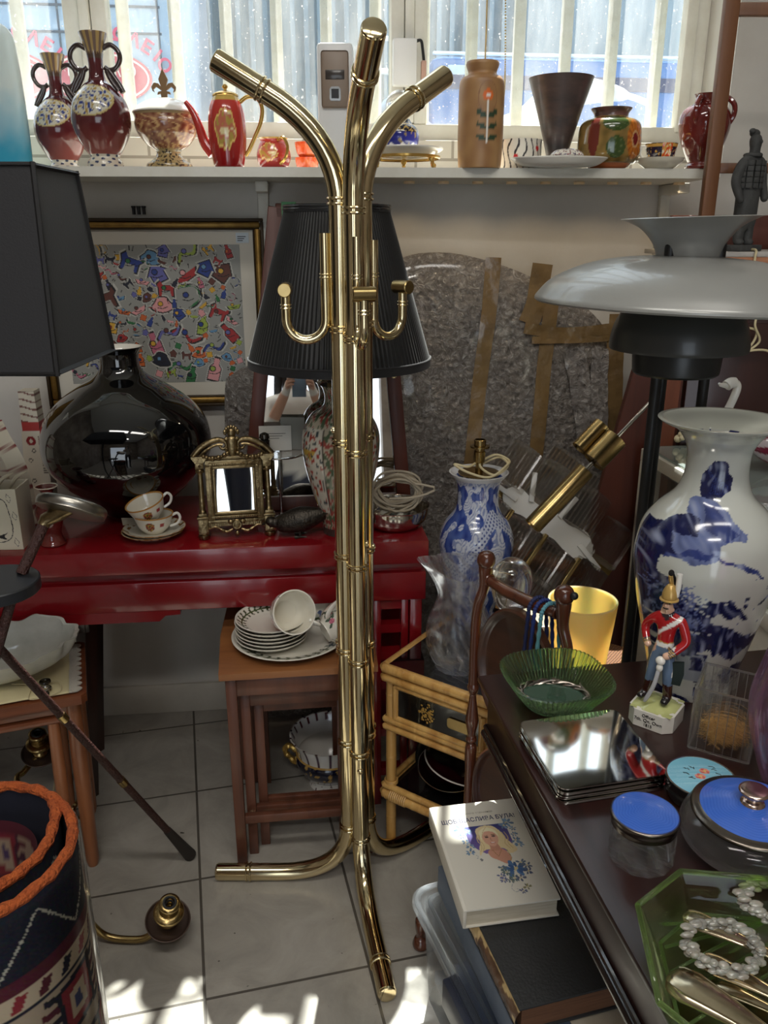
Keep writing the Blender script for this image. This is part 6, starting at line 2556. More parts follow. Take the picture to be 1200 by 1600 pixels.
k.tube([(-.001, .0035, z0 + .204), (-.001, .008, z0 + .196), (-.001, .0115, z0 + .184), (-.001, .0115, z0 + .172)], [.002, .0035, .004, .003], 8)
k.build('dark_crest', darkhole, hl)
k = MB()
k.tube([(.0085, .001, z0 + .172), (.0092, .001, z0 + .188), (.0092, .001, z0 + .207)], [.003, .0042, .0042], 12)
k.build('white_plume', porcelain, hl)
k = MB()
k.tube(spl([(.0045, -.022, z0 + .078), (.003, -.024, z0 + .06), (-.001, -.025, z0 + .035), (-.009, -.024, z0 + .012), (-.0125, -.023, z0 + .004)], 6), [.0032] * 20 + [.003, .0028, .0026, .0024, .0022], 10)
sw = k.build('sabre', mat('grey_scabbard', c(190, 190, 192), rough=.25), sd)
k = MB()
k.ball((.004, -.0225, z0 + .077), (.0072, .0062, .007), 14)
k.ball((.004, -.023, z0 + .066), (.005, .005, .007), 12)
k.build('hilt', porcelain, sw)
k = MB()
k.prism([(-.009, -.018), (.008, -.019), (.011, .0), (.009, .019), (-.009, .016)], .004, T(.022, -.002, z0 + .055) @ RX(85) @ RY(20))
k.tube([(.017, 0, z0 + .09), (.021, -.001, z0 + .075)], .0013, 6)
k.build('sabretache', mat('dark_green_pouch', c(30, 38, 34), rough=.3), sd)

# ---- acrylic box with straw
ab = thing('acrylic_box', 'clear ribbed acrylic box holding straw on the dark desk', 'box', (.492, 1.022, DZ + .0006), -48 + 18)
AW, AH = .082, .098
k = MB()
h = AW / 2
ol, il = [], []
for s, (dx, dy) in enumerate([(1, 0), (0, 1), (-1, 0), (0, -1)]):
    for j in range(14):
        t = -1 + 2 * j / 14
        bmp_ = .0014 * (j % 2)
        px_, py_ = [(t * h, -h - bmp_), (h + bmp_, t * h), (-t * h, h + bmp_), (-h - bmp_, -t * h)][s]
        ol.append((px_, py_))
        f = (h - .0035) / h
        il.append(tuple(v_ * f for v_ in [(t * h, -h), (h, t * h), (-t * h, h), (-h, -t * h)][s]))
n = len(ol)
vs = [(x, y, 0) for x, y in ol] + [(x, y, AH) for x, y in ol] + [(x, y, AH) for x, y in il] + [(x, y, .004) for x, y in il]
fs = [tuple(range(n - 1, -1, -1)), tuple(range(3 * n, 4 * n))]
for a in range(3):
    fs += [(a * n + i, a * n + (i + 1) % n, (a + 1) * n + (i + 1) % n, (a + 1) * n + i) for i in range(n)]
v_, f_ = k.add(vs, fs)
for q in f_:
    q.smooth = False
k.build('walls', acrylic, ab, ang=None)
k = MB()
for i in range(4):
    a, b = [(-h, -h), (h, -h), (h, h), (-h, h)][i], [(h, -h), (h, h), (-h, h), (-h, -h)][i]
    k.tube([(a[0] * .98, a[1] * .98, AH), (b[0] * .98, b[1] * .98, AH)], .0016, 6)
    k.tube([(a[0] * .98, a[1] * .98, .002), (b[0] * .98, b[1] * .98, .002)], .0016, 6)
    k.tube([(a[0] * .985, a[1] * .985, .002), (a[0] * .985, a[1] * .985, AH)], .0014, 6)
    for j in range(1, 7):
        t = j / 7
        x, y = a[0] + (b[0] - a[0]) * t, a[1] + (b[1] - a[1]) * t
        k.tube([(x, y, .003), (x, y, AH - .002)], .0006, 5)
k.build('edges', acrylicedge, ab)
k = MB()
rq = random.Random(6)
for i in range(150):
    a, r_ = rq.uniform(0, 6.28), rq.uniform(.3, 1) * .033
    x, y, z = r_ * cos(a) * .9, r_ * sin(a) * .9, .007 + rq.random() * .026 * (1 - .3 * rq.random())
    b = a + 1.57 + rq.uniform(-.5, .5)
    l = rq.uniform(.012, .026)
    q = lambda t: (max(-.034, min(.034, x + l * t * cos(b))), max(-.034, min(.034, y + l * t * sin(b))), z + .006 * (1 - t * t) + rq.uniform(-.001, .001))
    k.tube([q(-1), q(-.4), q(.4), q(1)], .0007, 4)
st_ = tag(k.build('straw', mat('golden_straw', c(222, 180, 108), var=c(186, 140, 76), vscale=60, rough=.7), None, (.492, 1.022, DZ + .001), (0, 0, -30)), 'tangle of golden straw filling the bottom of the clear acrylic box', 'straw', None, 'stuff')

# ---- violet glass vase at the right edge
k = MB()
pvp = [(.024, 0), (.028, .006), (.03, .02), (.045, .06), (.06, .11), (.063, .15), (.054, .2), (.046, .24), (.055, .275)]
k.lathe(vessel(pvp, .006, 8), 96, None, None, lambda th, i, z: 1 + .05 * sin(5 * th + z * 9))
tag(k.build('studio_vase', purpleglass, None, (.522, .885, DZ + .0006)), 'heavy violet swirled glass vase at the right edge of the desk', 'vase')

# ---- green pressed glass square dish
gd = thing('square_dish', 'square green pressed glass dish with ribbed rim at the far left desk corner', 'dish', (.271, 1.136, DZ + .0006), -33)
def sq(th, p=3.2):
    return (abs(cos(th)) ** p + abs(sin(th)) ** p) ** (-1 / p)
def dish_rf(th, i, z):
    a = th - PI / 4
    base = sq(a, 2.9) / 1.02 if z > .004 else sq(a, 2.4) / 1.02
    return base * (1 + (.034 * abs(sin(th * 36)) if z > .006 else 0))
k = MB()
GP = prof([(.052, 0), (.054, .003), (.06, .012), (.070, .026), (.083, .046)], 6)
rows = [(0, 0)] + GP + [(r - .004, z + .0005) for r, z in reversed(GP) if z > .007] + [(.03, .005), (0, .005)]
k.lathe(rows, 288, None, None, dish_rf)
gb = k.build('bowl', greenglass, gd)
# pewter twig ring with a glass middle lying in it
tr_ = thing('twig_ring', 'oval pewter twig frame with glass middle lying in the green square dish', 'photo frame', (.266, 1.128, DZ + .0115), -8)
k = MB()
for s in (0, 1, 2):
    pts = []
    for i in range(73):
        a = 2 * PI * i / 72
        w_ = .0035 * cos(5 * a + s * 2.1)
        pts.append(((.052 + w_) * cos(a), (.036 + w_) * sin(a), .0 + .003 * sin(5 * a + s * 2.1) + .004))
    k.tube(pts[:-1], [.0024 + .0008 * sin(i * .9 + s) for i in range(72)], 8, True)
for a in (.4, 1.3, 2.6, 3.7, 4.6, 5.6):
    p = Vector((.052 * cos(a), .036 * sin(a), .006))
    k.tube([p, p + Vector((-.012 * sin(a), .012 * cos(a), .004)), p + Vector((-.02 * sin(a) + .004, .02 * cos(a), .003))], [.0022, .0016, .0008], 6)
k.build('twigs', mat('pewter', c(150, 140, 132), metal=1, rough=.28), tr_)
k = MB()
k.lathe([(0, 0), (1, 0), (1, .0022), (0, .0022)], 48, S(.047, .0315, 1) @ T(0, 0, .001))
k.build('glass_plate', mat('dark_glass_plate', c(60, 84, 70), rough=.04, coat=1), tr_)

# ---- stack of silver mats
MG = 'stack of silver coasters on the desk'
pts4 = [Vector((.196, 1.032)), Vector((.347, 1.057)), Vector((.374, .919)), Vector((.224, .873))]
cm = sum(pts4, Vector((0, 0))) / 4
nm7 = ['bottom', 'second from bottom', 'third from bottom', 'fourth from bottom', 'third from top', 'second from top', 'topmost']
base = None
def rr_poly(w_, h_, r_, n=6):
    out = []
    for cx2, cy2, a0_ in [(w_ - r_, h_ - r_, 0), (-w_ + r_, h_ - r_, 90), (-w_ + r_, -h_ + r_, 180), (w_ - r_, -h_ + r_, 270)]:
        for i in range(n + 1):
            a = R(a0_ + 90 * i / n)
            out.append((cx2 + r_ * cos(a), cy2 + r_ * sin(a)))
    return out
for i in range(7):
    if base is None:
        k = MB()
        k.prism(rr_poly(.077, .076, .012), .0009, None, .0019)
        o_, q_ = rr_poly(.077, .076, .012), rr_poly(.0755, .0745, .011)
        n = len(o_)
        k.add([(x, y, .0004) for x, y in o_] + [(x, y, .0028) for x, y in o_] + [(x, y, .0028) for x, y in q_] + [(x, y, .0004) for x, y in q_],
              [(a * n + j, a * n + (j + 1) % n, ((a + 1) % 4) * n + (j + 1) % n, ((a + 1) % 4) * n + j) for a in range(4) for j in range(n)])
        base = k.build('silver_coaster', mat('mirror_silver', c(222, 220, 214), metal=1, rough=.05), None, ang=25)
        o = base
    else:
        o = base.copy()
        C.objects.link(o)
    o.location = (cm.x + .0008 * sin(i * 2.3), cm.y + .0008 * cos(i * 3.1), DZ + .0033 + .0036 * i)
    o.rotation_euler = (Matrix.Rotation(R(2.0), 4, 'X') @ RZ(12.5 + .5 * sin(i * 1.7))).to_euler()
    tag(o, '%s square silver coaster in the stack beside the green glass dish' % nm7[i], 'coaster', MG)

# ---- enamel compact
cp2 = thing('enamel_compact', 'round black box with turquoise enamel lid painted with red flowers', 'box', (.413, .899, DZ + .0006), 0, None, (0, 0, 0))
k = MB()
k.lathe([(0, 0)] + prof([(.036, 0), (.041, .003), (.043, .012), (.041, .018), (.0435, .02), (.0445, .028), (.044, .031)], 4) + [(0, .031)], 56)
k.build('case', mat('black_enamel_case', c(20, 20, 22), rough=.2, coat=.5), cp2)
TQ = Pic(220, 220, c(126, 190, 212))
for i in range(14):
    TQ.ell(110 + 20 * sin(i), 110 + 8 * i - 56, 120, 3, mixc(c(126, 190, 212), c(150, 204, 222), .5 + .5 * sin(i * 2.2)))
for x, y in ((128, 88), (104, 116)):
    for j in range(7):
        a = j * .9
        TQ.ell(x + 10 * cos(a), y + 9 * sin(a), 8, 7, c(206, 104, 92) if j % 2 else c(226, 150, 130))
    TQ.ell(x, y, 6, 5, c(226, 190, 110))
for x, y, a in [(70, 70, .5), (60, 96, .3), (160, 76, -.4), (168, 100, .6), (150, 122, .3), (140, 136, .6), (70, 120, -.3), (160, 60, .2), (90, 64, .9)]:
    TQ.ell(x, y, 9, 2.6, c(40, 54, 58), a)
    TQ.ell(x + 8, y + 6, 7, 2.2, c(44, 60, 62), a + 1)
k = MB()
k.lathe([(.0425 * (1 - i / 40), .0312 + .0022 * (1 - (1 - i / 40) ** 2)) for i in range(41)], 130, None,
        lambda th, i, z, r: TQ.get(.5 + .5 * sin(th) * r / .0425, .5 + .5 * cos(th) * r / .0425))
k.build('enamel_lid', paint, cp2)
k = MB()
k.torus((0, 0, .031), .0432, .0011, 56, 6)
k.build('metal_rim', chrome, cp2)

# ---- two blue lidded jars
def guil(th, i, z, r):
    q = .5 + .5 * sin(30 * r * 60 + 3 * sin(th * 6))
    return mixc(c(44, 84, 186), c(82, 126, 216), .35 + .3 * q)
bj = thing('lidded_jar', 'small clear glass jar with bright blue enamel lid, the nearer and smaller blue lidded jar', 'jar', on_desk(1000, 1338))
k = MB()
k.lathe(vessel([(.034, 0), (.0375, .004), (.038, .035), (.0365, .043), (.033, .046)], .0045, 5), 24, None, None, lambda th, i, z: 1 + .012 * cos(12 * th))
k.build('glass_body', cutglass, bj, ang=20)
k = MB()
k.lathe(prof([(.034, .0455), (.0375, .0465), (.0375, .052), (.0385, .054), (.0395, .058), (.0395, .061), (.037, .0625)], 3), 56)
k.build('metal_collar', mat('dark_silver_band', c(112, 104, 96), metal=1, rough=.25), bj)
k = MB()
k.lathe([(.0378 * (1 - i / 50), .0622 + .003 * (1 - (1 - i / 50) ** 2)) for i in range(51)], 120, None, guil)
k.build('enamel_lid', paint, bj)
pj = thing('powder_bowl', 'wide cut glass powder bowl with blue enamel lid and silver knob at the right edge', 'bowl', (.432, .800, DZ + .0006))
k = MB()
k.lathe(vessel([(.04, 0), (.055, .003), (.072, .016), (.077, .03), (.074, .042), (.066, .05), (.060, .052)], .005, 6), 96, None, None, lambda th, i, z: 1 + (.012 * abs(sin(th * 24 + z * 300)) * (1 if z < .03 else 0)))
k.build('glass_body', glass('grey_cut_glass', (.92, .90, .89, 1), .4, .05, 1.48, .10), pj)
k = MB()
k.lathe(prof([(.058, .0525), (.0665, .053), (.067, .057), (.060, .0595), (.0575, .0605)], 3), 64)
k.build('silver_band', MATS['dark_silver_band'], pj)
k = MB()
k.lathe([(.0575 * (1 - i / 60), .0605 + .009 * (1 - (1 - i / 60) ** 2)) for i in range(61)], 130, None, guil)
k.build('enamel_lid', paint, pj)
k = MB()
k.lathe(prof([(.014, .069), (.012, .072), (.008, .075), (.009, .079), (.0165, .083), (.017, .086), (.012, .088), (0, .0885)], 4), 36)
k.build('knob', mat('rosy_silver', c(206, 180, 166), metal=1, rough=.2), pj)

# ---- lime glass octagonal dish with cutlery
ld_ = thing('octagonal_dish', 'pale lime octagonal glass dish full of silver cutlery at the near end of the desk', 'dish', (.372, .600, DZ + .0006), -7)
def octp(w_, h_, cut):
    return [(-w_ + cut, h_), (-w_, h_ - cut), (-w_, -h_ + cut), (-w_ + cut, -h_), (w_ - cut, -h_), (w_, -h_ + cut), (w_, h_ - cut), (w_ - cut, h_)]
k = MB()
rings = [(octp(.098, .092, .046), 0), (octp(.102, .096, .048), .004), (octp(.115, .109, .053), .034), (octp(.119, .113, .055), .042), (octp(.115, .109, .053), .044), (octp(.109, .103, .05), .034), (octp(.097, .091, .045), .008)]
vs, fs = [], []
for pl, z in rings:
    vs += [(x, y, z) for x, y in pl]
for a in range(len(rings) - 1):
    fs += [(a * 8 + i, a * 8 + (i + 1) % 8, (a + 1) * 8 + (i + 1) % 8, (a + 1) * 8 + i) for i in range(8)]
fs += [tuple(range(7, -1, -1)), tuple(range(48, 56))]
v_, f_ = k.add(vs, fs)
for q in f_:
    q.smooth = False
k.build('dish', limeglass, ld_, ang=None)
k = MB()
for i in range(5):                                   # moulded ribs on the floor of the dish
    k.tube([(-.09, -.05 + .03 * i, .009), (.02, .03 + .03 * i if i < 2 else .085, .009)], .0018, 6)
for i in range(8):
    a, b = rings[6][0][i], rings[6][0][(i + 1) % 8]
    k.tube([(a[0] * .97, a[1] * .97, .0095), (b[0] * .97, b[1] * .97, .0095)], .002, 6)
    a, b = rings[3][0][i], rings[3][0][(i + 1) % 8]
    k.tube([(a[0] * .99, a[1] * .99, .043), (b[0] * .99, b[1] * .99, .043)], .003, 8)
k.build('ribs_and_rim', limeedge, ld_, ang=None)
def handle(name, label, a, b, w_, z0_, z1_, m_=flatsilver, cat='cutlery'):
    a, b = Vector((a.x, a.y, z0_)), Vector((b.x, b.y, z1_))
    L_ = (b - a).length
    k = MB()
    n = 26
    pts, rs = [], []
    for i in range(n + 1):
        t = i / n
        pts.append(a.lerp(b, t) + Vector((0, 0, .002 * sin(PI * t))))
        rs.append(w_ * (np.interp(t, [0, .02, .06, .18, .4, .75, 1], [.25, .62, .85, 1, .8, .48, .42])))
    k.tube(pts, rs, 14, flat=.38)
    d = (b - a).normalized()
    s_ = Vector((-d.y, d.x, 0))
    for q in (-1, 1):                                # reed border
        k.tube([pts[i] + s_ * (rs[i] * .72 * q) + Vector((0, 0, rs[i] * .24)) for i in range(1, n)], .0011, 6)
    return tag(k.build(name, m_, None), label, cat, 'silver cutlery in the lime glass dish')
pd = lambda px, py, z=.775: at(px, py, z=z)
handle('knife', 'thick silver knife handle nearest the camera in the lime glass dish', pd(1047, 1506, .790), pd(1250, 1640, .790), .0215, .776, .782)
handle('spoon', 'silver spoon handle lying under the pearl bracelet in the middle of the dish', pd(1095, 1478, .785), pd(1260, 1560, .785), .0135, .7695, .770)
handle('fork', 'silver fork handle at the far side of the dish, left of the bracelet', pd(1070, 1412, .785), pd(1215, 1476, .785), .0135, .7695, .7695)
handle('ladle', 'thin silver ladle handle between the knife handle and the spoon handle', pd(1120, 1520, .78), pd(1270, 1590, .78), .008, .765, .7655)
pearl = mat('baroque_pearl', c(172, 164, 152), var=c(124, 118, 110), vscale=60, rough=.2, coat=.7, sub=.2)
def bracelet(label, ctr, rx_, ry_, z_, n_, seed, rot_=0):
    k = MB()
    rq = random.Random(seed)
    for i in range(n_):
        a = 2 * PI * i / n_
        for j in range(3):
            k.ball((rx_ * cos(a) + rq.uniform(-.004, .004), ry_ * sin(a) + rq.uniform(-.004, .004), rq.uniform(-.003, .006)),
                   (rq.uniform(.0042, .0078), rq.uniform(.003, .0056), rq.uniform(.0022, .0036)), 8, RZ(0), 6)
    return tag(k.build('pearl_bracelet', pearl, None, (ctr.x, ctr.y, z_), (0, 0, rot_)), label, 'bracelet', 'pearl bracelets in the cutlery dish')
bracelet('baroque grey pearl bracelet lying open on the cutlery in the dish', pd(1130, 1478, .79), .033, .029, .789, 30, 3)
bracelet('second grey pearl bracelet at the far right of the cutlery dish', pd(1205, 1400, .79), .026, .024, .783, 24, 9)

# ================================================================== under and behind the desk
# ---- plastic bin, slab, books
LZ = .24
b0, b1 = at(648, 1412, z=LZ), at(742, 1600, z=LZ)
ang_ = math.degrees(math.atan2(b0.y - b1.y, b0.x - b1.x)) - 90
bin_ = thing('storage_bin', 'clear plastic storage bin with lid on the floor under the left side of the desk', 'storage bin', (b0.x, b0.y, 0), ang_)
clearplast = glass('cloudy_clear_plastic', (.92, .95, .98, 1), .35, .12, 1.35, .12)
BWD, BLN = .255, .62
def rbox(k, x0, x1, y0, y1, z0, z1, r_):
    pl = [(x + (x0 + x1) / 2, y + (y0 + y1) / 2) for x, y in rr_poly((x1 - x0) / 2, (y1 - y0) / 2, r_, 8)]
    k.prism(pl, z1 - z0, None, z0)
k = MB()
rbox(k, 0, BWD, -BLN, .045, LZ - .02, LZ - .008, .04)
for off, hh in ((.008, .006), (.03, .004), (.05, .007)):
    o_ = rr_poly(BWD / 2 - off, (BLN + .045) / 2 - off, max(.02, .04 - off * .5), 8)
    k.tube([(x + BWD / 2, y - (BLN - .045) / 2, LZ - .007) for x, y in o_], hh, 8, True, flat=.8)
k.build('lid', clearplast, bin_, ang=40)
k = MB()
pl = rr_poly(BWD / 2 - .02, (BLN + .045) / 2 - .02, .03, 6)
n = len(pl)
pts = [(x + BWD / 2, y - (BLN - .045) / 2) for x, y in pl]
k.add([(x, y, LZ - .02) for x, y in pts] + [(BWD / 2 + (x - BWD / 2) * .93, -.2875 + (y + .2875) * .95, .004) for x, y in pts], [(i, (i + 1) % n, n + (i + 1) % n, n + i) for i in range(n)] + [tuple(range(n, 2 * n))])
k.build('tub', clearplast, bin_, ang=40)
k = MB()
k.bx(-.012, .018, -.30, -.16, LZ - .075, LZ - .012, .004)
k.build('latch', mat('navy_plastic', c(36, 42, 60), rough=.4), bin_)
k = MB()
rq = random.Random(1)
for i in range(9):
    k.box((.1, .14, .03), T(.075 + .1 * rq.random(), -.08 - .42 * rq.random(), .03 + .16 * rq.random()) @ RZ(rq.uniform(-30, 30)) @ RX(rq.uniform(-20, 20)), .003)
o = tag(k.build('stored_fabric', mat('blue_grey_cloth', c(96, 112, 140), var=c(60, 72, 96), vscale=10, rough=.9), None, tuple(bin_.location), (0, 0, ang_)), 'folded blue grey things inside the clear plastic bin', 'cloth', None, 'stuff')
g0, g1 = at(684, 1352, z=.30), at(800, 1600, z=.30)
ag = math.degrees(math.atan2(g0.y - g1.y, g0.x - g1.x)) - 90
sl = thing('grey_portfolio', 'flat blue grey box lying on the plastic bin under the two books', 'box', (g0.x, g0.y, LZ + .0015), ag)
k = MB()
k.bx(0, .21, -.5, 0, 0, .058, .003)
k.build('box', mat('blue_grey_cardboard', c(112, 124, 140), var=c(98, 110, 128), vscale=12, rough=.55), sl)
k = MB()
k.bx(.10, .205, -.45, -.25, .0585, .064)
o = k.build('papers', mat('navy_cover', c(28, 32, 46), rough=.5), None, tuple(sl.location), (0, 0, ag))
tag(o, 'thin navy folder lying on the grey box below the old black book', 'folder')
k = MB()
k.bx(.085, .20, -.44, -.20, .0645, .0665)
tag(k.build('paper_sheet', paper, None, tuple(sl.location), (0, 0, ag)), 'white paper sheet sticking out below the old black book', 'paper')
k = MB()
k.lathe(prof([(.0, 0), (.014, .0), (.018, .01), (.014, .024), (.009, .03), (.012, .05), (.012, .075), (0, .076)], 4), 20)
fo = at(664, 1480, z=.02)
tag(k.build('wooden_bobbin', turned, None, (fo.x - .008, fo.y + .02, 0)), 'small dark turned wooden bobbin standing on the floor beside the plastic bin', 'wooden bobbin')

def open_edge_book(name, label, A, B, D, th_, z0_, cover, pages, spine_dark=False):
    """A near-left, B far-left, D far-right on the ground plane of the book; spine along A-B."""
    A, B, D = (Vector((p.x, p.y, 0)) for p in (A, B, D))
    L_, Wd = (B - A).length, (D - B).length
    rz_ = math.degrees(math.atan2(B.y - A.y, B.x - A.x)) - 90
    o = thing(name, label, 'book', (A.x, A.y, z0_), rz_)
    return o, L_, Wd
zA = .363
A, B, D = at(726, 1424, z=.40), at(672, 1262, z=.40), at(796, 1254, z=.40)
wb, L_, Wd = open_edge_book('white_book', 'white hardback book with a blonde woman on its cover, topmost of the pile', A, B, D, .035, zA, None, None)
Wd = .165
k = MB()
k.bx(-.002, .004, 0, L_, 0, .037, .0015)
k.bx(0, Wd, 0, L_, 0, .003, .0008)
k.build('boards', mat('white_book_cloth', c(214, 208, 194), rough=.5), wb)
k = MB()
k.bx(.004, Wd - .004, .004, L_ - .004, .003, .034)
k.build('page_block', paper, wb, ang=None)
CV = Pic(300, 440, c(222, 217, 204))
for i in range(60):
    t = i / 59
    CV.poly([(84, 112 + t * 120), (232, 112 + t * 120), (232, 116 + t * 120), (84, 116 + t * 120)], mixc(c(52, 58, 122), c(120, 96, 160), t))
CV.poly([(84, 180), (84, 236), (128, 236), (104, 214)], c(222, 217, 204))
CV.poly([(232, 200), (232, 240), (190, 240), (214, 222)], c(222, 217, 204))
hair, hair2, skin = c(226, 206, 160), c(236, 226, 190), c(206, 150, 126)
CV.poly(spl([(118, 160), (122, 128), (150, 114), (182, 118), (202, 142), (212, 176), (226, 204), (236, 232), (206, 244), (190, 220), (128, 220), (106, 240), (112, 206), (122, 186)], 5, True), hair)
CV.poly(spl([(134, 232), (150, 216), (176, 216), (196, 232), (206, 262), (186, 286), (160, 268), (140, 252)], 5, True), skin)
CV.poly([(150, 196), (178, 196), (184, 226), (146, 226)], c(196, 140, 116))
for hx_, hs_ in ((128, -1), (206, 1), (120, -1), (216, 1)):
    CV.line(spl([(hx_, 150), (hx_ + 6 * hs_, 176), (hx_ - 2 * hs_, 200), (hx_ + 8 * hs_, 224)], 5), 3, c(206, 180, 130))
CV.poly(spl([(134, 168), (138, 142), (158, 134), (180, 142), (188, 168), (182, 192), (166, 208), (150, 202), (138, 188)], 5, True), c(218, 166, 142))
CV.poly(spl([(128, 176), (130, 140), (158, 122), (186, 138), (192, 170), (178, 146), (152, 140), (140, 152)], 5, True), hair2)
CV.line(spl([(160, 122), (146, 138), (134, 164)], 5), 2, c(206, 180, 130))
CV.ell(150, 166, 7, 3, c(86, 62, 62))
CV.ell(174, 164, 7, 3, c(86, 62, 62))
CV.line([(142, 160), (156, 158)], 2, c(110, 84, 66))
CV.line([(168, 157), (182, 157)], 2, c(110, 84, 66))
CV.line([(162, 168), (160, 180), (166, 182)], 1.6, c(176, 120, 100))
CV.ell(164, 192, 9, 3.4, c(176, 72, 76))
CV.ell(164, 191, 7, 1.4, c(236, 226, 220))
CV.line([(152, 222), (164, 252), (184, 224)], 1.6, c(150, 110, 60))
CV.line([(200, 226), (206, 262), (192, 280)], 1.6, c(150, 150, 70))
rq = random.Random(12)
def sprig(x, y, col, s=1.0):
    for j in range(7):
        a = j * .9 + rq.random()
        CV.ell(x + s * 11 * cos(a), y + s * 8 * sin(a), s * 6, s * 3, mixc(col, c(60, 80, 110), rq.random() * .6), a)
    CV.ell(x, y, s * 3, s * 3, c(206, 190, 140))
for x, y, s in [(72, 118, 1.6), (88, 132, 1.2), (66, 150, .8), (74, 176, .9), (84, 200, 1.0), (76, 222, 1.0), (238, 112, 1.6), (226, 122, 1.2), (252, 140, .8), (248, 166, .8), (244, 192, 1.1), (250, 212, 1.0)]:
    sprig(x, y, c(130, 160, 190), s)
for x, y, s, col in [(198, 308, 2.6, c(88, 128, 176)), (206, 306, 1.8, c(60, 96, 150)), (160, 300, .9, c(110, 126, 120)), (168, 318, 1.0, c(100, 116, 110)), (228, 286, 1.1, c(96, 116, 140)), (244, 300, 1.1, c(104, 110, 130)), (240, 324, 1.0, c(90, 90, 120)), (146, 330, .9, c(120, 120, 160)), (150, 346, .9, c(110, 110, 150)), (186, 344, 1.1, c(100, 120, 110)), (206, 346, 1.1, c(110, 110, 130)), (172, 352, .8, c(120, 130, 120)), (214, 382, .9, c(160, 150, 90)), (196, 396, .8, c(110, 110, 140)), (104, 258, .4, c(70, 80, 100))]:
    sprig(x, y, col, s)
CV.line(spl([(176, 358), (164, 380), (172, 396), (186, 390), (178, 384)], 5), 1.4, c(130, 140, 150))
CV.line(spl([(92, 236), (98, 246), (90, 250)], 5), 1.2, c(140, 150, 160))
k = MB()
k.grid(lambda u, v: (.004 + (Wd - .004) * u, L_ * (1 - v), .0375), 190, 260, CV.get)
k.col = c(222, 217, 204)
k.bx(.0, Wd, 0, L_, .034, .0373, .0008)
cvr = k.build('front_cover', matpaint, wb, ang=30)
k = MB()
k.text('ЩОБ ЩАСЛИВА БУЛА!', .0150, T(Wd * .50, L_ * .815, .0378), .0002, 'CENTER', .86, .0001)
k.build('title_lettering', mat('dark_blue_ink', c(44, 48, 92), rough=.6), cvr, ang=None)
k = MB()
k.text('людмила олександр', .0066, T(Wd * .5, L_ * .885, .0378), .0002)
k.build('author_lettering', mat('pale_grey_ink', c(176, 170, 160), rough=.6), cvr, ang=None)
# old black book
zB = .3095
A2, B2, D2 = at(812, 1578, z=.36), at(732, 1412, z=.36), at(900, 1390, z=.36)
ob2, L2, W2 = open_edge_book('old_book', 'thick old black book with tattered brown spine under the white hardback', A2, B2, D2, .05, zB, None, None)
L2, W2 = .245, .19
blackcloth = mat('worn_black_cloth', c(36, 37, 38), var=c(48, 48, 48), vscale=10, rough=.6, bmp=.2, bscale=200)
k = MB()
k.bx(0, W2, 0, L2, .0465, .0510, .001)
k.bx(0, W2, 0, L2, 0, .004, .001)
k.build('boards', blackcloth, ob2)
k = MB()
k.bx(.006, W2 - .005, .004, L2 - .004, .004, .0465)
k.build('page_block', agedpaper, ob2, ang=None)
def spine_c(u, v):
    q = nz(u * 6, v * 3, 2)
    if u > .62:
        return c(206, 178, 130) if q > -.3 else c(120, 84, 54)
    if v > .86 or q > .28:
        return c(196, 170, 120)
    return mixc(c(64, 44, 34), c(120, 88, 62), .5 + q)
k = MB()
k.grid(lambda u, v: (.006 - .013 * sin(PI * u) + .0012 * nz(u * 9, v * 20, 4), .002 + (L2 - .004) * u, .001 + .05 * v) if False else
       (.005 - .011 * sin(PI * v) + .0014 * nz(u * 30, v * 8, 4), .001 + (L2 - .002) * u, .0005 + .050 * v), 120, 24, lambda u, v: spine_c(u, v))
k.build('tattered_spine', claypaint, ob2, ang=None)

# ---- folding cake stand
UL, UR = Vector((.188, 1.449, 0)), Vector((.314, 1.273, 0))
ctr = (UL + UR) / 2
dv = (UR - UL).normalized()
a_cs = math.degrees(math.atan2(dv.y, dv.x))
hwid = (UR - UL).length / 2
cs_ = thing('cake_stand', 'folding dark wood cake stand with oval trays and arched handle between bamboo table and desk', 'cake stand', (ctr.x, ctr.y, 0), a_cs)
for s in (-1, 1):
    k = MB()
    X = s * hwid
    ZT = .87
    pts = spl([(X - s * .010, 0, ZT - .012), (X - s * .008, 0, ZT - .06), (X + s * .006, 0, ZT - .10), (X + s * .012, 0, ZT - .15), (X + s * .012, 0, ZT - .28)], 8)
    k.tube(pts, [.010 + .004 * math.exp(-((i - 2) / 4) ** 2) for i in range(len(pts))], 14)
    k.lathe([(0, -.022)] + prof([(.008, -.02), (.0165, -.008), (.017, .004), (.012, .014), (0, .018)], 4), 20, T(X - s * .010, 0, ZT - .004))
    k.lathe(prof([(.010, .59), (.012, .58), (.009, .57), (.007, .56), (.012, .52), (.0135, .50), (.008, .47), (.011, .462), (.011, .455), (.007, .45), (.012, .44), (.012, .40)], 4), 18, T(X + s * .012, 0, 0))
    k.tube([(X + s * .012, 0, .40), (X + s * .012, 0, .12)], .011, 14)
    k.build('upright', turned, cs_)
    for q in (-1, 1):
        k = MB()
        k.tube(spl([(X + s * .012, 0, .14), (X + s * .014, q * .022, .09), (X + s * .016, q * .034, .03), (X + s * .016, q * .04, .010)], 6), [.011] * 13 + [.010, .009, .009, .009, .0095, .01], 12)
        k.build('foot', turned, cs_)
k = MB()
k.tube([(-hwid + .01, 0, .832), (-hwid + .03, 0, .826), (-hwid * .4, 0, .822), (0, 0, .822), (hwid * .4, 0, .822), (hwid - .03, 0, .826), (hwid - .01, 0, .832)], [.007, .010, .0115, .012, .0115, .010, .007], 14)
for x in (-hwid + .022, hwid - .022):
    k.torus((0, 0, 0), .0105, .0025, 18, 6, T(x, 0, .828) @ RY(90))
k.build('handle_bar', turned, cs_)
k = MB()
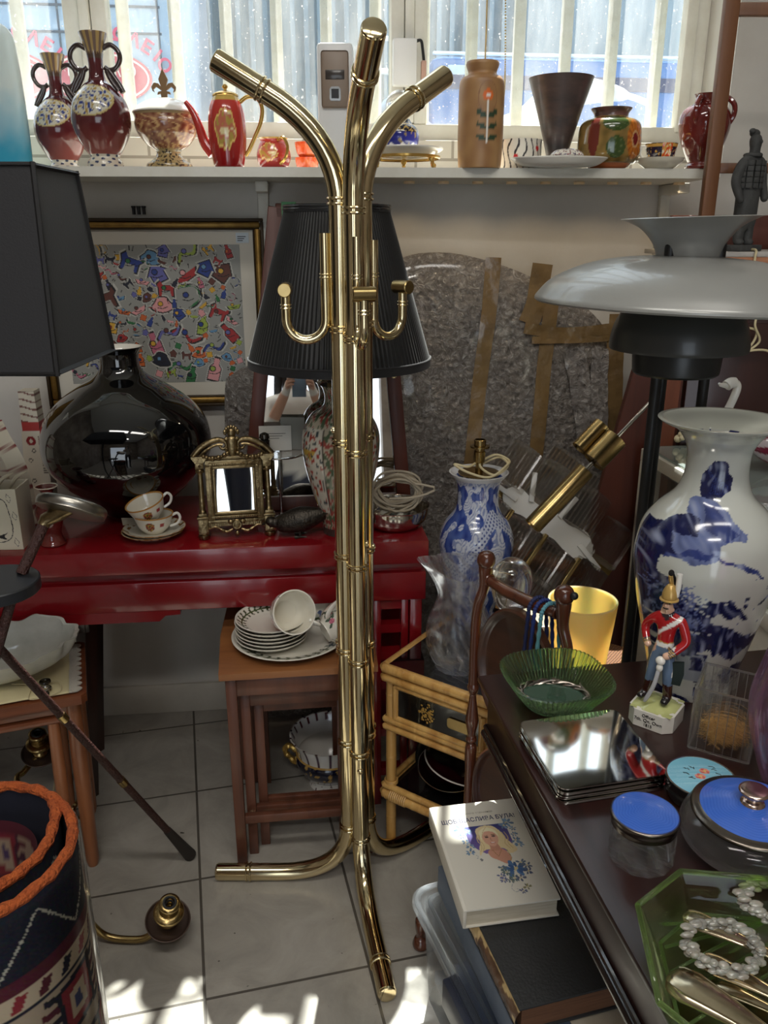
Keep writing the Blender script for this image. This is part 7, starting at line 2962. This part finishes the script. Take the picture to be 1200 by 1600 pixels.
k.ball((hwid + .012, .0, ZT + .002), .007, 12)
k.tube([(hwid - .01, 0, ZT), (hwid + .012, 0, ZT + .002)], .003, 8)
k.build('end_knob', blackpaint, cs_)
for zc, rx_, rz_ in ((.665, .100, .135), (.37, .100, .13)):
    k = MB()
    Mx = T(0, -.008, zc) @ RX(90) @ S(rx_, rz_, 1)
    k.lathe([(0, -.006), (.86, -.006), (.9, -.002), (.93, .004), (.97, .006), (1.0, .003), (1.0, -.012), (0, -.012)], 64, Mx)
    k.build('tray', MATS.get('tray_wood') or wood('tray_wood', c(44, 24, 18), c(84, 50, 34), 'X', 16, .3, .5), cs_)
# cords over its handle
CG = 'cords hanging over the cake stand handle'
Mcs = T(ctr.x, ctr.y, 0) @ RZ(a_cs)
for i, (x, col, lab) in enumerate([(.036, (24, 34, 78), 'navy blue twisted cord hung over the cake stand handle, leftmost'), (.050, (30, 48, 110), 'royal blue twisted cord hung over the cake stand handle, middle'), (.066, (92, 150, 164), 'pale teal twisted cord hung over the cake stand handle, rightmost')]):
    k = MB()
    pts = [(x - .012, -.014, .60 + .03 * i), (x - .008, -.016, .72), (x - .002, -.0175, .80), (x, -.0155, .828), (x + .002, 0, .8385), (x + .006, .0155, .828), (x + .012, .017, .78), (x + .02, .018, .68)]
    pts = [Mcs @ Vector(p) for p in spl(pts, 12)]
    k.tube(pts, [.0036 + .0007 * sin(j * 1.9) for j in range(len(pts))], 8)
    tag(k.build('twisted_cord', mat('cord_%s' % ('navy', 'royal', 'teal')[i], c(*col), rough=.7), None), lab, 'cord', CG)

# ---- rattan chest behind the desk and what stands on it
RZT = .62
rc = thing('rattan_chest', 'brown woven rattan chest behind the desk carrying the yellow candle glass', 'chest', (.2475, 1.488, 0), -35)
m, nt4, bs4 = newmat('woven_rattan')
co4 = coords(nt4)
wv = node(nt4, 'ShaderNodeTexWave', wave_type='BANDS', bands_direction='X')
wv.inputs['Scale'].default_value = 60
wv.inputs['Distortion'].default_value = 2
wv2 = node(nt4, 'ShaderNodeTexWave', wave_type='BANDS', bands_direction='Y')
wv2.inputs['Scale'].default_value = 60
nt4.links.new(co4, wv.inputs['Vector'])
nt4.links.new(co4, wv2.inputs['Vector'])
mu4 = node(nt4, 'ShaderNodeMath', operation='MULTIPLY')
nt4.links.new(wv.outputs['Fac'], mu4.inputs[0])
nt4.links.new(wv2.outputs['Fac'], mu4.inputs[1])
nt4.links.new(ramp(nt4, mu4.outputs[0], [(0, c(84, 50, 28)), (.5, c(150, 100, 58))]), bs4.inputs['Base Color'])
bump(nt4, bs4, mu4.outputs[0], .8, .004)
setp(bs4, rough=.6)
k = MB()
k.bx(0, .195, 0, .21, .0, RZT, .006)
k.build('body', m, rc)
cand = mat('yellow_candle_glass', c(250, 236, 176), rough=.25, sub=.6, coat=.4)
cnt = cand.node_tree
tlq = node(cnt, 'ShaderNodeBsdfTranslucent')
tlq.inputs['Color'].default_value = c(255, 238, 180)
mxq = node(cnt, 'ShaderNodeMixShader')
mxq.inputs[0].default_value = .5
cnt.links.new(cnt.nodes['Principled BSDF'].outputs[0], mxq.inputs[1])
cnt.links.new(tlq.outputs[0], mxq.inputs[2])
cnt.links.new(mxq.outputs[0], cnt.nodes['Material Output'].inputs['Surface'])
k = MB()
k.lathe(vessel([(.050, 0), (.053, .004), (.057, .05), (.062, .10), (.0665, .15), (.0668, .153)], .004, 6), 72)
tag(k.build('candle_glass', cand, None, (.388, 1.458, RZT + .0006)), 'glowing cream yellow candle glass behind the green dish', 'candle glass')
k = MB()
k.lathe(vessel([(.018, 0), (.022, .004), (.036, .03), (.044, .065), (.046, .085)], .003, 6), 48)
tag(k.build('white_bowl', porcelain, None, (.318, 1.525, RZT + .0006)), 'small white bowl standing left of the yellow candle glass', 'bowl')
k = MB()
k.lathe([(0, 0)] + prof([(.032, 0), (.036, .004), (.014, .012), (.008, .03), (.007, .10), (.012, .15), (.034, .18), (.044, .22), (.040, .255), (.02, .277), (0, .281)], 6), 48)
gl_ = at(797, 920, Y=1.64)
tag(k.build('glass_globe', clearglass, None, (.272, 1.606, BT + .0006)), 'clear glass globe on a thin stem behind the cake stand handle', 'glass')

# ---- ribbed glass ceiling light resting behind
gf = thing('glass_ceiling_light', 'ceiling light of smoky ribbed glass blocks around a white plate, leaning behind the dragon vase', 'ceiling light')
Gc = at(848, 816, Y=1.985)
fw = Matrix.Translation(Gc) @ RZ(8) @ RX(68) @ RZ(-38) @ S(1.06)
gf.matrix_world = fw
# x along the long plate, y across, z toward the viewer
k = MB()
k.prism(spl([(-.125, 0), (-.10, .03), (-.04, .022), (0, .034), (.05, .026), (.10, .036), (.14, .0), (.10, -.034), (.04, -.024), (0, -.03), (-.05, -.022), (-.10, -.03)], 5, True), .006, None, .02)
k.build('white_plate', plasticwhite, gf)
def gblock(x, y, w_, h_, d_, rot_, zoff=0.0):
    k = MB()
    n = 9
    vs, fs = [], []
    prof_ = []
    for i in range(n * 2 + 1):                       # ribbed outer face
        t = -1 + 2 * i / (n * 2)
        prof_.append((t * w_ / 2, d_ * (1 - .35 * t * t) + (.004 if i % 2 else 0)))
    prof_ += [(w_ / 2, 0), (-w_ / 2, 0)]
    k.prism(prof_, h_, T(x, y, zoff) @ RZ(rot_) @ RX(90) @ T(0, 0, -h_ / 2))
    b = k.build('glass_block', smokyglass, gf, ang=30)
    return b
for x, y, r_ in [(-.13, -.075, 0), (-.04, -.085, 0), (.06, -.085, 0), (.155, -.07, 0), (-.13, .07, 0), (-.035, .08, 0), (.065, .08, 0), (.16, .05, 0)]:
    gblock(x, y, .088, .10, .045, r_)
for y in (-.145, .145):
    for x in (-.04, .06):
        gblock(x, y, .088, .05, .03, 0)
k = MB()
for x in (-.088, .012, .11):
    k.bx(x - .005, x + .005, -.13, -.03, .03, .055, .001)
k.bx(-.18, .21, -.012, .012, -.006, .0, .001)
k.build('brass_bar', satinbrass, gf)
for (x, y), (x2, y2) in [((-.15, .0), (-.09, .0)), ((.10, .0), (.17, -.02)), ((.02, .03), (.03, .09)), ((-.06, .02), (-.09, .08))]:
    k = MB()
    k.bx(-.004, math.hypot(x2 - x, y2 - y), -.006, .006, .028, .034, .001, T(x, y, 0) @ RZ(math.degrees(math.atan2(y2 - y, x2 - x))))
    k.build('white_arm', plasticwhite, gf)
# ---- brass tube lamp leaning across it
bp = thing('brass_tube_lamp', 'brass spotlight arm with open tubes on a thin rod leaning across the glass ceiling light', 'lamp')
pA, pB = at(832, 822, Y=1.70), at(1022, 622, Y=1.80)
ax_ = (pB - pA).normalized()
bp.location = pA
k = MB()
k.tube([ax_ * .02, pB - pA], .0042, 10)
k.tube([ax_ * .16, ax_ * .20], .0055, 10)
k.build('rod', mat('steel_rod', c(176, 172, 164), metal=1, rough=.18), bp)
Lm = (pB - pA).length
def tube_open(k, a, b, r_, th_=.002):
    L_ = (Vector(b) - Vector(a)).length
    k.lathe([(r_ - th_, .004), (r_, 0), (r_, L_), (r_ - th_, L_), (r_ - th_, .004), (0, .004)], 40, align(a, b))
k = MB()
q1 = (at(915, 735, Y=1.74) - pA).dot(ax_)
tube_open(k, (0, 0, 0), ax_ * q1, .021)
k.build('lamp_tube', satinbrass, bp)
k = MB()
q2, q3 = (at(905, 748, Y=1.74) - pA).dot(ax_) + .035, (at(955, 705, Y=1.77) - pA).dot(ax_) + .0
tube_open(k, ax_ * (Lm * .50), ax_ * (Lm * .685), .027)
k.build('lamp_tube', satinbrass, bp)
off = Vector((-.026, .03, .022))
k = MB()
tube_open(k, ax_ * (Lm * .50) + off, ax_ * (Lm * .69) + off, .020)
k.build('lamp_tube', satinbrass, bp)
# crate that carries them
k = MB()
k.bx(0, .168, 0, .22, 0, .60, .004)
wc = thing('wooden_crate', 'brown wooden crate behind the rattan chest under the glass ceiling light', 'crate', (.272, 2.03, 0), 6)
k.build('box', wood('crate_wood', c(84, 50, 30), c(140, 90, 54), 'X', 16, .6, 0), wc)
k = MB()
k.bx(.158, .170, .0, .22, .2, .23)
k.build('slat', MATS['crate_wood'], wc)
lg_ = at(905, 905, Y=1.72)
k = MB()
k.tube([(lg_.x - .09, 2.05, .625), (lg_.x + .05, 1.93, .64)], [.022, .020], 8)
tag(k.build('wooden_pole', oak, None, ang=20), 'short thick wooden pole end under the glass ceiling light, behind the candle glass', 'pole')

# ---- big layered grey lamp
ph = thing('layered_lamp', 'floor lamp with large grey metal layered shades on black stems at the right', 'lamp', (.482, 1.36, 0))
tilt = RY(1.5)
KL = 1.36 / 1.5
lz = lambda pts: [(r * KL, CAM_H + (z - CAM_H) * KL) for r, z in pts]
k = MB()
pr = lz(prof([(.261, 1.334), (.257, 1.343), (.232, 1.369), (.18, 1.394), (.12, 1.408), (.055, 1.414)], 8))
k.lathe(pr + [(r - .003, z - .003) for r, z in reversed(pr)] + [pr[0]], 128, T(0, 0, 1.35) @ tilt @ T(0, 0, -1.35))
k.build('main_shade', greypaint, ph)
k = MB()
pr = lz(prof([(.052, 1.40), (.054, 1.415), (.062, 1.437), (.082, 1.46), (.108, 1.474), (.118, 1.477)], 8))
k.lathe(pr + [(r - .002, z + .001) for r, z in reversed(pr)] + [pr[0]], 96, T(0, 0, 1.42) @ RY(-1.5) @ T(0, 0, -1.42))
k.build('top_flare', greypaint, ph)
k = MB()
pr = lz(prof([(.120, 1.253), (.121, 1.264), (.115, 1.295), (.098, 1.325), (.07, 1.345)], 6))
k.lathe(pr + [(r - .003, z) for r, z in reversed(pr)] + [pr[0]], 80)
k.lathe(lz([(.120, 1.253), (.078, 1.252), (.076, 1.253)]), 80)
k.build('lower_shade', darkgrey, ph)
k = MB()
k.lathe(lz([(.077, 1.253), (.0785, 1.245), (.076, 1.212), (.072, 1.208), (0, 1.208)]), 64)
k.build('cup', mat('black_lamp_cup', c(36, 38, 38), rough=.35), ph)
for a in (215, 335, 95):
    k = MB()
    x, y = .047 * cos(R(a)), .047 * sin(R(a))
    k.tube([(x, y, .02), (x, y, 1.442)], .0086, 14)
    k.ball((x, y, 1.442), (.0086, .0086, .008), 12)
    k.build('stem', blackpaint, ph)
k = MB()
k.lathe([(0, 0), (.072, 0), (.074, .006), (.07, .02), (.03, .026), (0, .026)], 56)
k.build('base', blackpaint, ph)

# ---- white display cabinet
CZ = .954
c0, c1 = Vector((.630, 1.95)), at(1200, 815, z=CZ)
ca = math.degrees(math.atan2(c1.y - c0.y, c1.x - c0.x)) + 90
wcb = thing('white_cabinet', 'white painted display cabinet with glass top and drawers behind the blue and white vase', 'cabinet', (c0.x, c0.y, 0), ca)
wl, wd2 = .95, .42                                   # along -y, along +x
k = MB()
for x, y in [(0, 0), (0, -wl + .04), (wd2 - .04, 0), (wd2 - .04, -wl + .04)]:
    k.bx(x, x + .04, y - .0, y + .04 - .08 * 0, 0, CZ - .03, .002) if False else k.bx(x, x + .04, y - .04, y, 0, CZ - .03, .002)
k.bx(0, wd2, -.04, 0, CZ - .03, CZ, .002)
k.bx(0, wd2, -wl, -wl + .04, CZ - .03, CZ, .002)
k.bx(0, .04, -wl + .04, -.04, CZ - .03, CZ, .002)
k.bx(wd2 - .04, wd2, -wl + .04, -.04, CZ - .03, CZ, .002)
k.bx(.006, wd2, -wl + .01, -.01, 0, CZ - .17, .002)
k.bx(0, .02, -wl, 0, CZ - .20, CZ - .165, .002)
k.build('carcass', whitepaint, wcb)
k = MB()
k.bx(.01, wd2 - .01, -wl + .01, -.01, CZ + .0005, CZ + .006)
k.build('glass_top', mat('pale_green_glass_sheet', c(196, 210, 204), rough=.04, trans=.6, coat=.5), wcb, ang=None)
k = MB()
k.bx(.006, .01, -wl + .05, -.05, CZ - .16, CZ - .035)
k.build('side_glass', acrylic, wcb, ang=None)
for i in range(3):
    z1 = CZ - .215 - .19 * i
    k = MB()
    k.bx(-.012, .006, -.40, -.05, z1 - .17, z1, .003)
    rframe_z = k
    d_ = k.build('drawer', whitepaint, wcb)
    k = MB()
    k.bx(-.0135, -.0115, -.385, -.065, z1 - .155, z1 - .015, .001)
    k.build('drawer_panel', mat('cream_drawer_panel', c(214, 208, 194), rough=.5), d_)
    k = MB()
    k.tube([(-.012, -.225, z1 - .085), (-.03, -.225, z1 - .085)], .005, 10)
    k.ball((-.034, -.225, z1 - .085), .0085, 14)
    k.build('drawer_knob', chrome, d_)
# swan, ornament and glass bird on the cabinet
sp_ = at(1142, 618, Y=1.62)
sw_ = thing('white_swan', 'white porcelain swan with curved neck behind the rim of the big vase', 'figurine', (sp_.x + .0, 1.62, CZ + .0065), 20)
k = MB()
hz_ = sp_.z - CZ
k.ball((.0, .0, .035), (.05, .03, .032), 24)
npt = spl([(-.03, 0, .045), (-.045, 0, .08), (-.03, 0, hz_ * .55), (-.006, 0, hz_ * .78), (.012, 0, hz_ + .0), (.010, 0, hz_ + .016), (-.004, 0, hz_ + .019), (-.014, 0, hz_ + .014)], 6)
k.tube(npt, [.016 - .008 * min(1, i / 20) + (.003 if i > 32 else 0) for i in range(len(npt))], 14)
k.build('body', porcelain, sw_)
k = MB()
k.tube([(-.014, 0, hz_ + .014), (-.03, 0, hz_ + .017), (-.034, 0, hz_ + .02)], [.006, .0038, .002], 10)
k.build('beak', porcelain, sw_)
k = MB()
rq = random.Random(4)
for i in range(26):
    a, b = rq.uniform(0, 6.28), rq.uniform(0, 1.4)
    k.ball((.02 * cos(a) * cos(b), .018 * sin(a) * cos(b), .012 + .026 * sin(b)), rq.uniform(.006, .01), 8, None, 6)
op = at(1068, 700, z=CZ)
tag(k.build('shell_ornament', mat('cream_shell', c(226, 214, 176), rough=.4), None, (op.x + .004, op.y, CZ + .0075)), 'knobbly cream shell ornament at the corner of the cabinet top', 'ornament')
rb = at(1200, 745, z=CZ)
rg = thing('glass_bird', 'ruby and clear striped glass bird on the cabinet at the right edge', 'ornament', (rb.x + .04, rb.y + .02, CZ + .007))
def rub(th, i, z, r):
    return c(140, 20, 60) if sin(th * 5 + z * 60) > .1 else c(226, 214, 214)
k = MB()
k.lathe(prof([(0, -.09), (.014, -.08), (.032, -.05), (.045, -.005), (.04, .04), (.02, .075), (0, .085)], 8), 64, T(0, 0, .05) @ RY(100) @ RZ(30), rub)
k.build('body', painted('ruby_striped_glass', rough=.06, trans=.4, coat=.8), rg)
k = MB()
k.lathe([(0, 0), (.03, 0), (.026, .008), (.008, .014), (0, .014)], 32)
k.build('foot', clearglass, rg)

# ---- leaning dark boards and the tall sideboard at the back right
k = MB()
k.prism([(.452, 0), (.726, 0), (.728, 1.30), (.64, 1.31), (.602, 1.118), (.501, .584)], .022, T(0, 2.012, 0) @ RX(90))
o = tag(k.build('leaning_board', redmahog, None), 'dark red mahogany headboard leaning sideways behind the brass tube lamp', 'board')
k = MB()
k.prism([(.645, 0), (.70, 0), (.715, 1.22), (.672, 1.22)], .02, T(0, 1.985, 0) @ RX(90))
tag(k.build('wood_plank', wood('reddish_plank', c(92, 46, 30), c(132, 74, 48), 'Z', 16, .45, .2), None), 'narrow reddish plank standing in front of the leaning headboard', 'plank')
SBZ = 1.412
sb_ = thing('sideboard', 'tall dark mahogany sideboard with pale top edge in the back right corner', 'sideboard', (.735, 1.985, 0), 0)
k = MB()
k.bx(0, .7, 0, .40, 0, SBZ - .03, .003)
k.build('carcass', deepmahog, sb_)
k = MB()
k.bx(-.01, .71, -.012, .41, SBZ - .012, SBZ, .002)
k.build('top', mat('grey_marble_top', c(186, 180, 172), var=c(150, 144, 138), vscale=8, rough=.3), sb_)
k = MB()
k.tube([(-.004, -.004, SBZ - .022), (.704, -.004, SBZ - .022)], .012, 12)
k.tube([(-.002, -.008, 1.285), (.702, -.008, 1.285)], .014, 12)
k.build('edge_moulding', wood('pale_reddish_edge', c(150, 96, 68), c(190, 134, 100), 'X', 20, .35, .4), sb_)
k = MB()
k.bx(.03, .34, -.008, .004, .7, 1.25, .003)
k.bx(.36, .67, -.008, .004, .7, 1.25, .003)
k.build('door', deepmahog, sb_)
k = MB()
fx = at(1175, 510, Y=1.96)
k.tube(spl([(fx.x - .735 - .01, .03, SBZ + .0035), (fx.x - .735 - .01, -.012, SBZ + .003), (fx.x - .735 - .015, -.024, SBZ - .02), (fx.x - .735 - .02, -.028, 1.285), (fx.x - .735 - .03, -.035, 1.25), (fx.x - .735 + .01, -.03, 1.235), (fx.x - .735, -.03, 1.20), (fx.x - .735 - .03, -.03, 1.185), (fx.x - .735 + .04, -.03, 1.19), (fx.x - .735 + .1, -.03, 1.15)], 8), .0028, 8)
k.tube(spl([(fx.x - .735 + .01, -.03, 1.285), (fx.x - .735 + .0, -.04, 1.25), (fx.x - .735 + .02, -.03, 1.21), (fx.x - .735 - .02, -.03, 1.18)], 8), .0028, 8)
wcd = tag(k.build('white_flex', ivorycord, None, (.735, 1.985, 0)), 'white electric flex hanging over the sideboard edge below the grey lamp shade', 'cable')
# back panel strip behind the warrior
k = MB()
k.bx(.02, .69, .30, .32, SBZ, SBZ + .085, .003)
k.build('back_rail', redmahog, sb_)

# ---- open wooden shelf frame
et = thing('shelf_frame', 'open brown wooden shelf frame standing on the sideboard in front of the white wall', 'shelf', (0, 0, 0))
pz = at(1098, 330, Y=2.05)
X0 = pz.x
k = MB()
k.bx(X0 - .0, X0 + .032, 2.055, 2.079, SBZ + .0005, 2.6, .003)
k.build('post', oak, et)
k = MB()
k.bx(X0 + .5, X0 + .532, 2.055, 2.079, SBZ + .0005, 2.6, .003)
k.build('post', oak, et)
for py, hgt in ((262, .022), (12, .026)):
    zz_ = at(1140, py, Y=2.05).z
    k = MB()
    k.bx(X0 + .032, X0 + .5, 2.058, 2.076, zz_ - hgt / 2, zz_ + hgt / 2, .002)
    k.build('rail', oak, et)

# ---- clay warrior
wr_ = thing('clay_warrior', 'dark grey clay warrior statuette standing on the sideboard at the right edge', 'statuette', (.838, 2.022, SBZ + .0006), 28)
k = MB()
k.bx(-.036, .036, -.03, .03, 0, .014, .002)
k.build('plinth', mat('dark_grey_clay', c(72, 72, 70), var=c(50, 50, 49), vscale=24, rough=.75, bmp=.3, bscale=70), wr_)
clay = MATS['dark_grey_clay']
z0 = .014
J = {'pelvis': ((0, 0, z0 + .105), (.033, .026)), 'hem': ((0, 0, z0 + .062), (.038, .030)), 'waist': ((0, 0, z0 + .135), (.027, .021)), 'chest': ((0, 0, z0 + .165), (.033, .023)), 'shoulders': ((0, 0, z0 + .184), (.024, .018)),
     'neck': ((0, -.002, z0 + .198), .0115), 'jaw': ((0, -.004, z0 + .208), .0125), 'head': ((0, -.003, z0 + .224), (.0145, .0165)), 'crown': ((0, 0, z0 + .238), .010),
     'kneeL': ((-.016, 0, z0 + .035), .0135), 'footL': ((-.016, -.002, z0 + .004), .0125), 'toeL': ((-.017, -.018, z0 + .004), .008),
     'kneeR': ((.016, 0, z0 + .035), .0135), 'footR': ((.016, -.002, z0 + .004), .0125), 'toeR': ((.017, -.018, z0 + .004), .008),
     'shL': ((-.033, 0, z0 + .178), .0135), 'elL': ((-.045, .002, z0 + .135), .0115), 'wrL': ((-.039, -.012, z0 + .10), .009), 'haL': ((-.036, -.016, z0 + .09), .008),
     'shR': ((.033, 0, z0 + .178), .0135), 'elR': ((.047, .004, z0 + .135), .0115), 'wrR': ((.040, -.014, z0 + .104), .009), 'haR': ((.034, -.02, z0 + .096), .0085)}
E_ = [('pelvis', 'hem'), ('pelvis', 'waist'), ('waist', 'chest'), ('chest', 'shoulders'), ('shoulders', 'neck'), ('neck', 'jaw'), ('jaw', 'head'), ('head', 'crown'),
      ('hem', 'kneeL'), ('kneeL', 'footL'), ('footL', 'toeL'), ('hem', 'kneeR'), ('kneeR', 'footR'), ('footR', 'toeR'),
      ('shoulders', 'shL'), ('shL', 'elL'), ('elL', 'wrL'), ('wrL', 'haL'), ('shoulders', 'shR'), ('shR', 'elR'), ('elR', 'wrR'), ('wrR', 'haR')]
k = MB()
vs, fs, cols = figure(J, E_, None, 3)
k.add(vs, fs)
k.build('body', clay, wr_, ang=None)
k = MB()
for r_ in range(5):                                  # lamellar armour plates
    for q in range(6):
        a = R(-75 + 30 * q)
        k.box((.013, .003, .011), T(.0335 * sin(a), -.026 * cos(a), z0 + .128 + .012 * r_) @ RZ(math.degrees(a)), .0008)
k.torus((0, 0, z0 + .193), .016, .005, 24, 8)
k.build('armour', clay, wr_)
k = MB()
k.ball((.002, .004, z0 + .239), (.013, .010, .009), 14)
k.ball((-.011, .0, z0 + .243), (.009, .006, .006), 12)
k.ball((0, -.019, z0 + .22), (.0025, .003, .004), 8)
k.build('hair_knot', clay, wr_)
# ================================================================== the photographer, seen only in the mirrors
pe = thing('person', 'person in a white shirt holding up a phone, reflected in the leaning mirror', 'person', (0.02, -.30, 0))
J = {'pelvis': ((0, 0, .90), (.145, .10)), 'waist': ((0, -.01, 1.04), (.12, .085)), 'chest': ((0, 0, 1.22), (.14, .10)), 'shoulders': ((0, 0, 1.33), (.105, .07)),
     'neck': ((0, .0, 1.415), .048), 'jaw': ((0, .02, 1.475), (.06, .06)), 'head': ((0, .012, 1.545), (.07, .08)), 'crown': ((0, 0, 1.60), .055),
     'hipL': ((-.085, 0, .84), .085), 'kneeL': ((-.09, .015, .47), .058), 'ankL': ((-.09, -.01, .09), .04), 'toeL': ((-.10, .13, .035), .035),
     'hipR': ((.085, 0, .84), .085), 'kneeR': ((.09, .015, .47), .058), 'ankR': ((.09, -.01, .09), .04), 'toeR': ((.10, .13, .035), .035),
     'shL': ((-.165, 0, 1.325), .055), 'elL': ((-.20, .08, 1.10), .042), 'wrL': ((-.085, .235, 1.345), .027), 'paL': ((-.062, .262, 1.395), (.026, .016)),
     'shR': ((.165, 0, 1.325), .055), 'elR': ((.20, .08, 1.10), .042), 'wrR': ((.07, .235, 1.345), .027), 'paR': ((.047, .262, 1.395), (.026, .016))}
E_ = [('pelvis', 'waist'), ('waist', 'chest'), ('chest', 'shoulders'), ('shoulders', 'neck'), ('neck', 'jaw'), ('jaw', 'head'), ('head', 'crown'),
      ('pelvis', 'hipL'), ('hipL', 'kneeL'), ('kneeL', 'ankL'), ('ankL', 'toeL'), ('pelvis', 'hipR'), ('hipR', 'kneeR'), ('kneeR', 'ankR'), ('ankR', 'toeR'),
      ('shoulders', 'shL'), ('shL', 'elL'), ('elL', 'wrL'), ('wrL', 'paL'), ('shoulders', 'shR'), ('shR', 'elR'), ('elR', 'wrR'), ('wrR', 'paR')]
for s, h in ((-1, 'L'), (1, 'R')):
    px_ = J['pa' + h][0]
    for f, (dz, l, r_) in enumerate([(.026, .050, .0085), (.010, .056, .009), (-.006, .054, .0088), (-.022, .044, .0078)]):
        a, b, d2 = 'k%d%s' % (f, h), 'm%d%s' % (f, h), 't%d%s' % (f, h)
        J[a] = ((px_[0] + s * .006, px_[1] + .016, px_[2] + .012 + dz), r_)
        J[b] = ((px_[0] - s * .004, px_[1] + .016 + l * .36, px_[2] + .016 + dz), r_ * .95)
        J[d2] = ((px_[0] - s * (.004 + l * .42), px_[1] + .012 + l * .30, px_[2] + .017 + dz), r_ * .8)
        E_ += [('pa' + h, a), (a, b), (b, d2)]
    J['th1' + h] = ((px_[0] - s * .014, px_[1] - .014, px_[2] + .016), .0105)
    J['th2' + h] = ((px_[0] - s * .030, px_[1] - .014, px_[2] + .036), .009)
    E_ += [('pa' + h, 'th1' + h), ('th1' + h, 'th2' + h)]
SHIRT, TROU, SKN = c(226, 222, 214), c(46, 50, 66), c(206, 160, 136)
def pp(v, a, b, t):
    s = a + b
    if 'jaw' in s or 'head' in s or 'crown' in s or ('neck' in s and v.z > 1.395):
        return SKN
    if 'toe' in s:
        return c(40, 36, 34)
    if 'hip' in s or 'knee' in s or 'ank' in s or v.z < .90:
        return TROU
    if a[:2] in ('pa', 'th') or a[0] in 'km' and a[1].isdigit() or ('wr' in b and t > .55):
        return SKN
    return SHIRT
k = MB()
vs, fs, cols = figure(J, E_, pp, 2)
k.add(vs, fs, cols)
k.build('body', claypaint, pe, ang=None)
k = MB()
k.ball((0, -.012, 1.575), (.088, .098, .085), 28)
for s in (-1, 1):
    k.tube(spl([(s * .06, .03, 1.60), (s * .088, .01, 1.52), (s * .10, .0, 1.42), (s * .105, .03, 1.30), (s * .095, .07, 1.20)], 6), [.03 - .0006 * i for i in range(25)], 12)
k.tube(spl([(0, -.06, 1.58), (0, -.09, 1.48), (0, -.09, 1.36)], 6), .07, 14)
k.build('hair', mat('dark_hair', c(26, 22, 22), rough=.5, bmp=.6, bscale=200), pe)
k = MB()
k.ball((0, .098, 1.535), (.012, .016, .022), 10)
for s in (-1, 1):
    k.ball((s * .082, .0, 1.535), (.01, .02, .03), 10)
k.build('nose_and_ears', mat('skin', c(206, 160, 136), rough=.5), pe)
k = MB()
for s in (-1, 1):
    k.ball((s * .03, .086, 1.56), (.011, .006, .006), 10)
k.tube([(-.024, .082, 1.492), (0, .09, 1.49), (.024, .082, 1.492)], .005, 8)
k.build('eyes_and_mouth', mat('face_dark', c(96, 50, 46), rough=.5), pe)
k = MB()
k.bx(-.036, .036, -.022, -.014, 1.325, 1.470, .003)
phn = thing('phone', 'blue grey phone held up by the person reflected in the leaning mirror', 'phone', (0.006, 0, 0))
k.build('case', mat('blue_grey_phone', c(110, 124, 140), rough=.3, metal=.2), phn)
k = MB()
k.bx(-.0335, .0335, -.0226, -.0221, 1.328, 1.467)
k.build('screen', mat('dark_screen', c(30, 32, 36), rough=.1), phn)
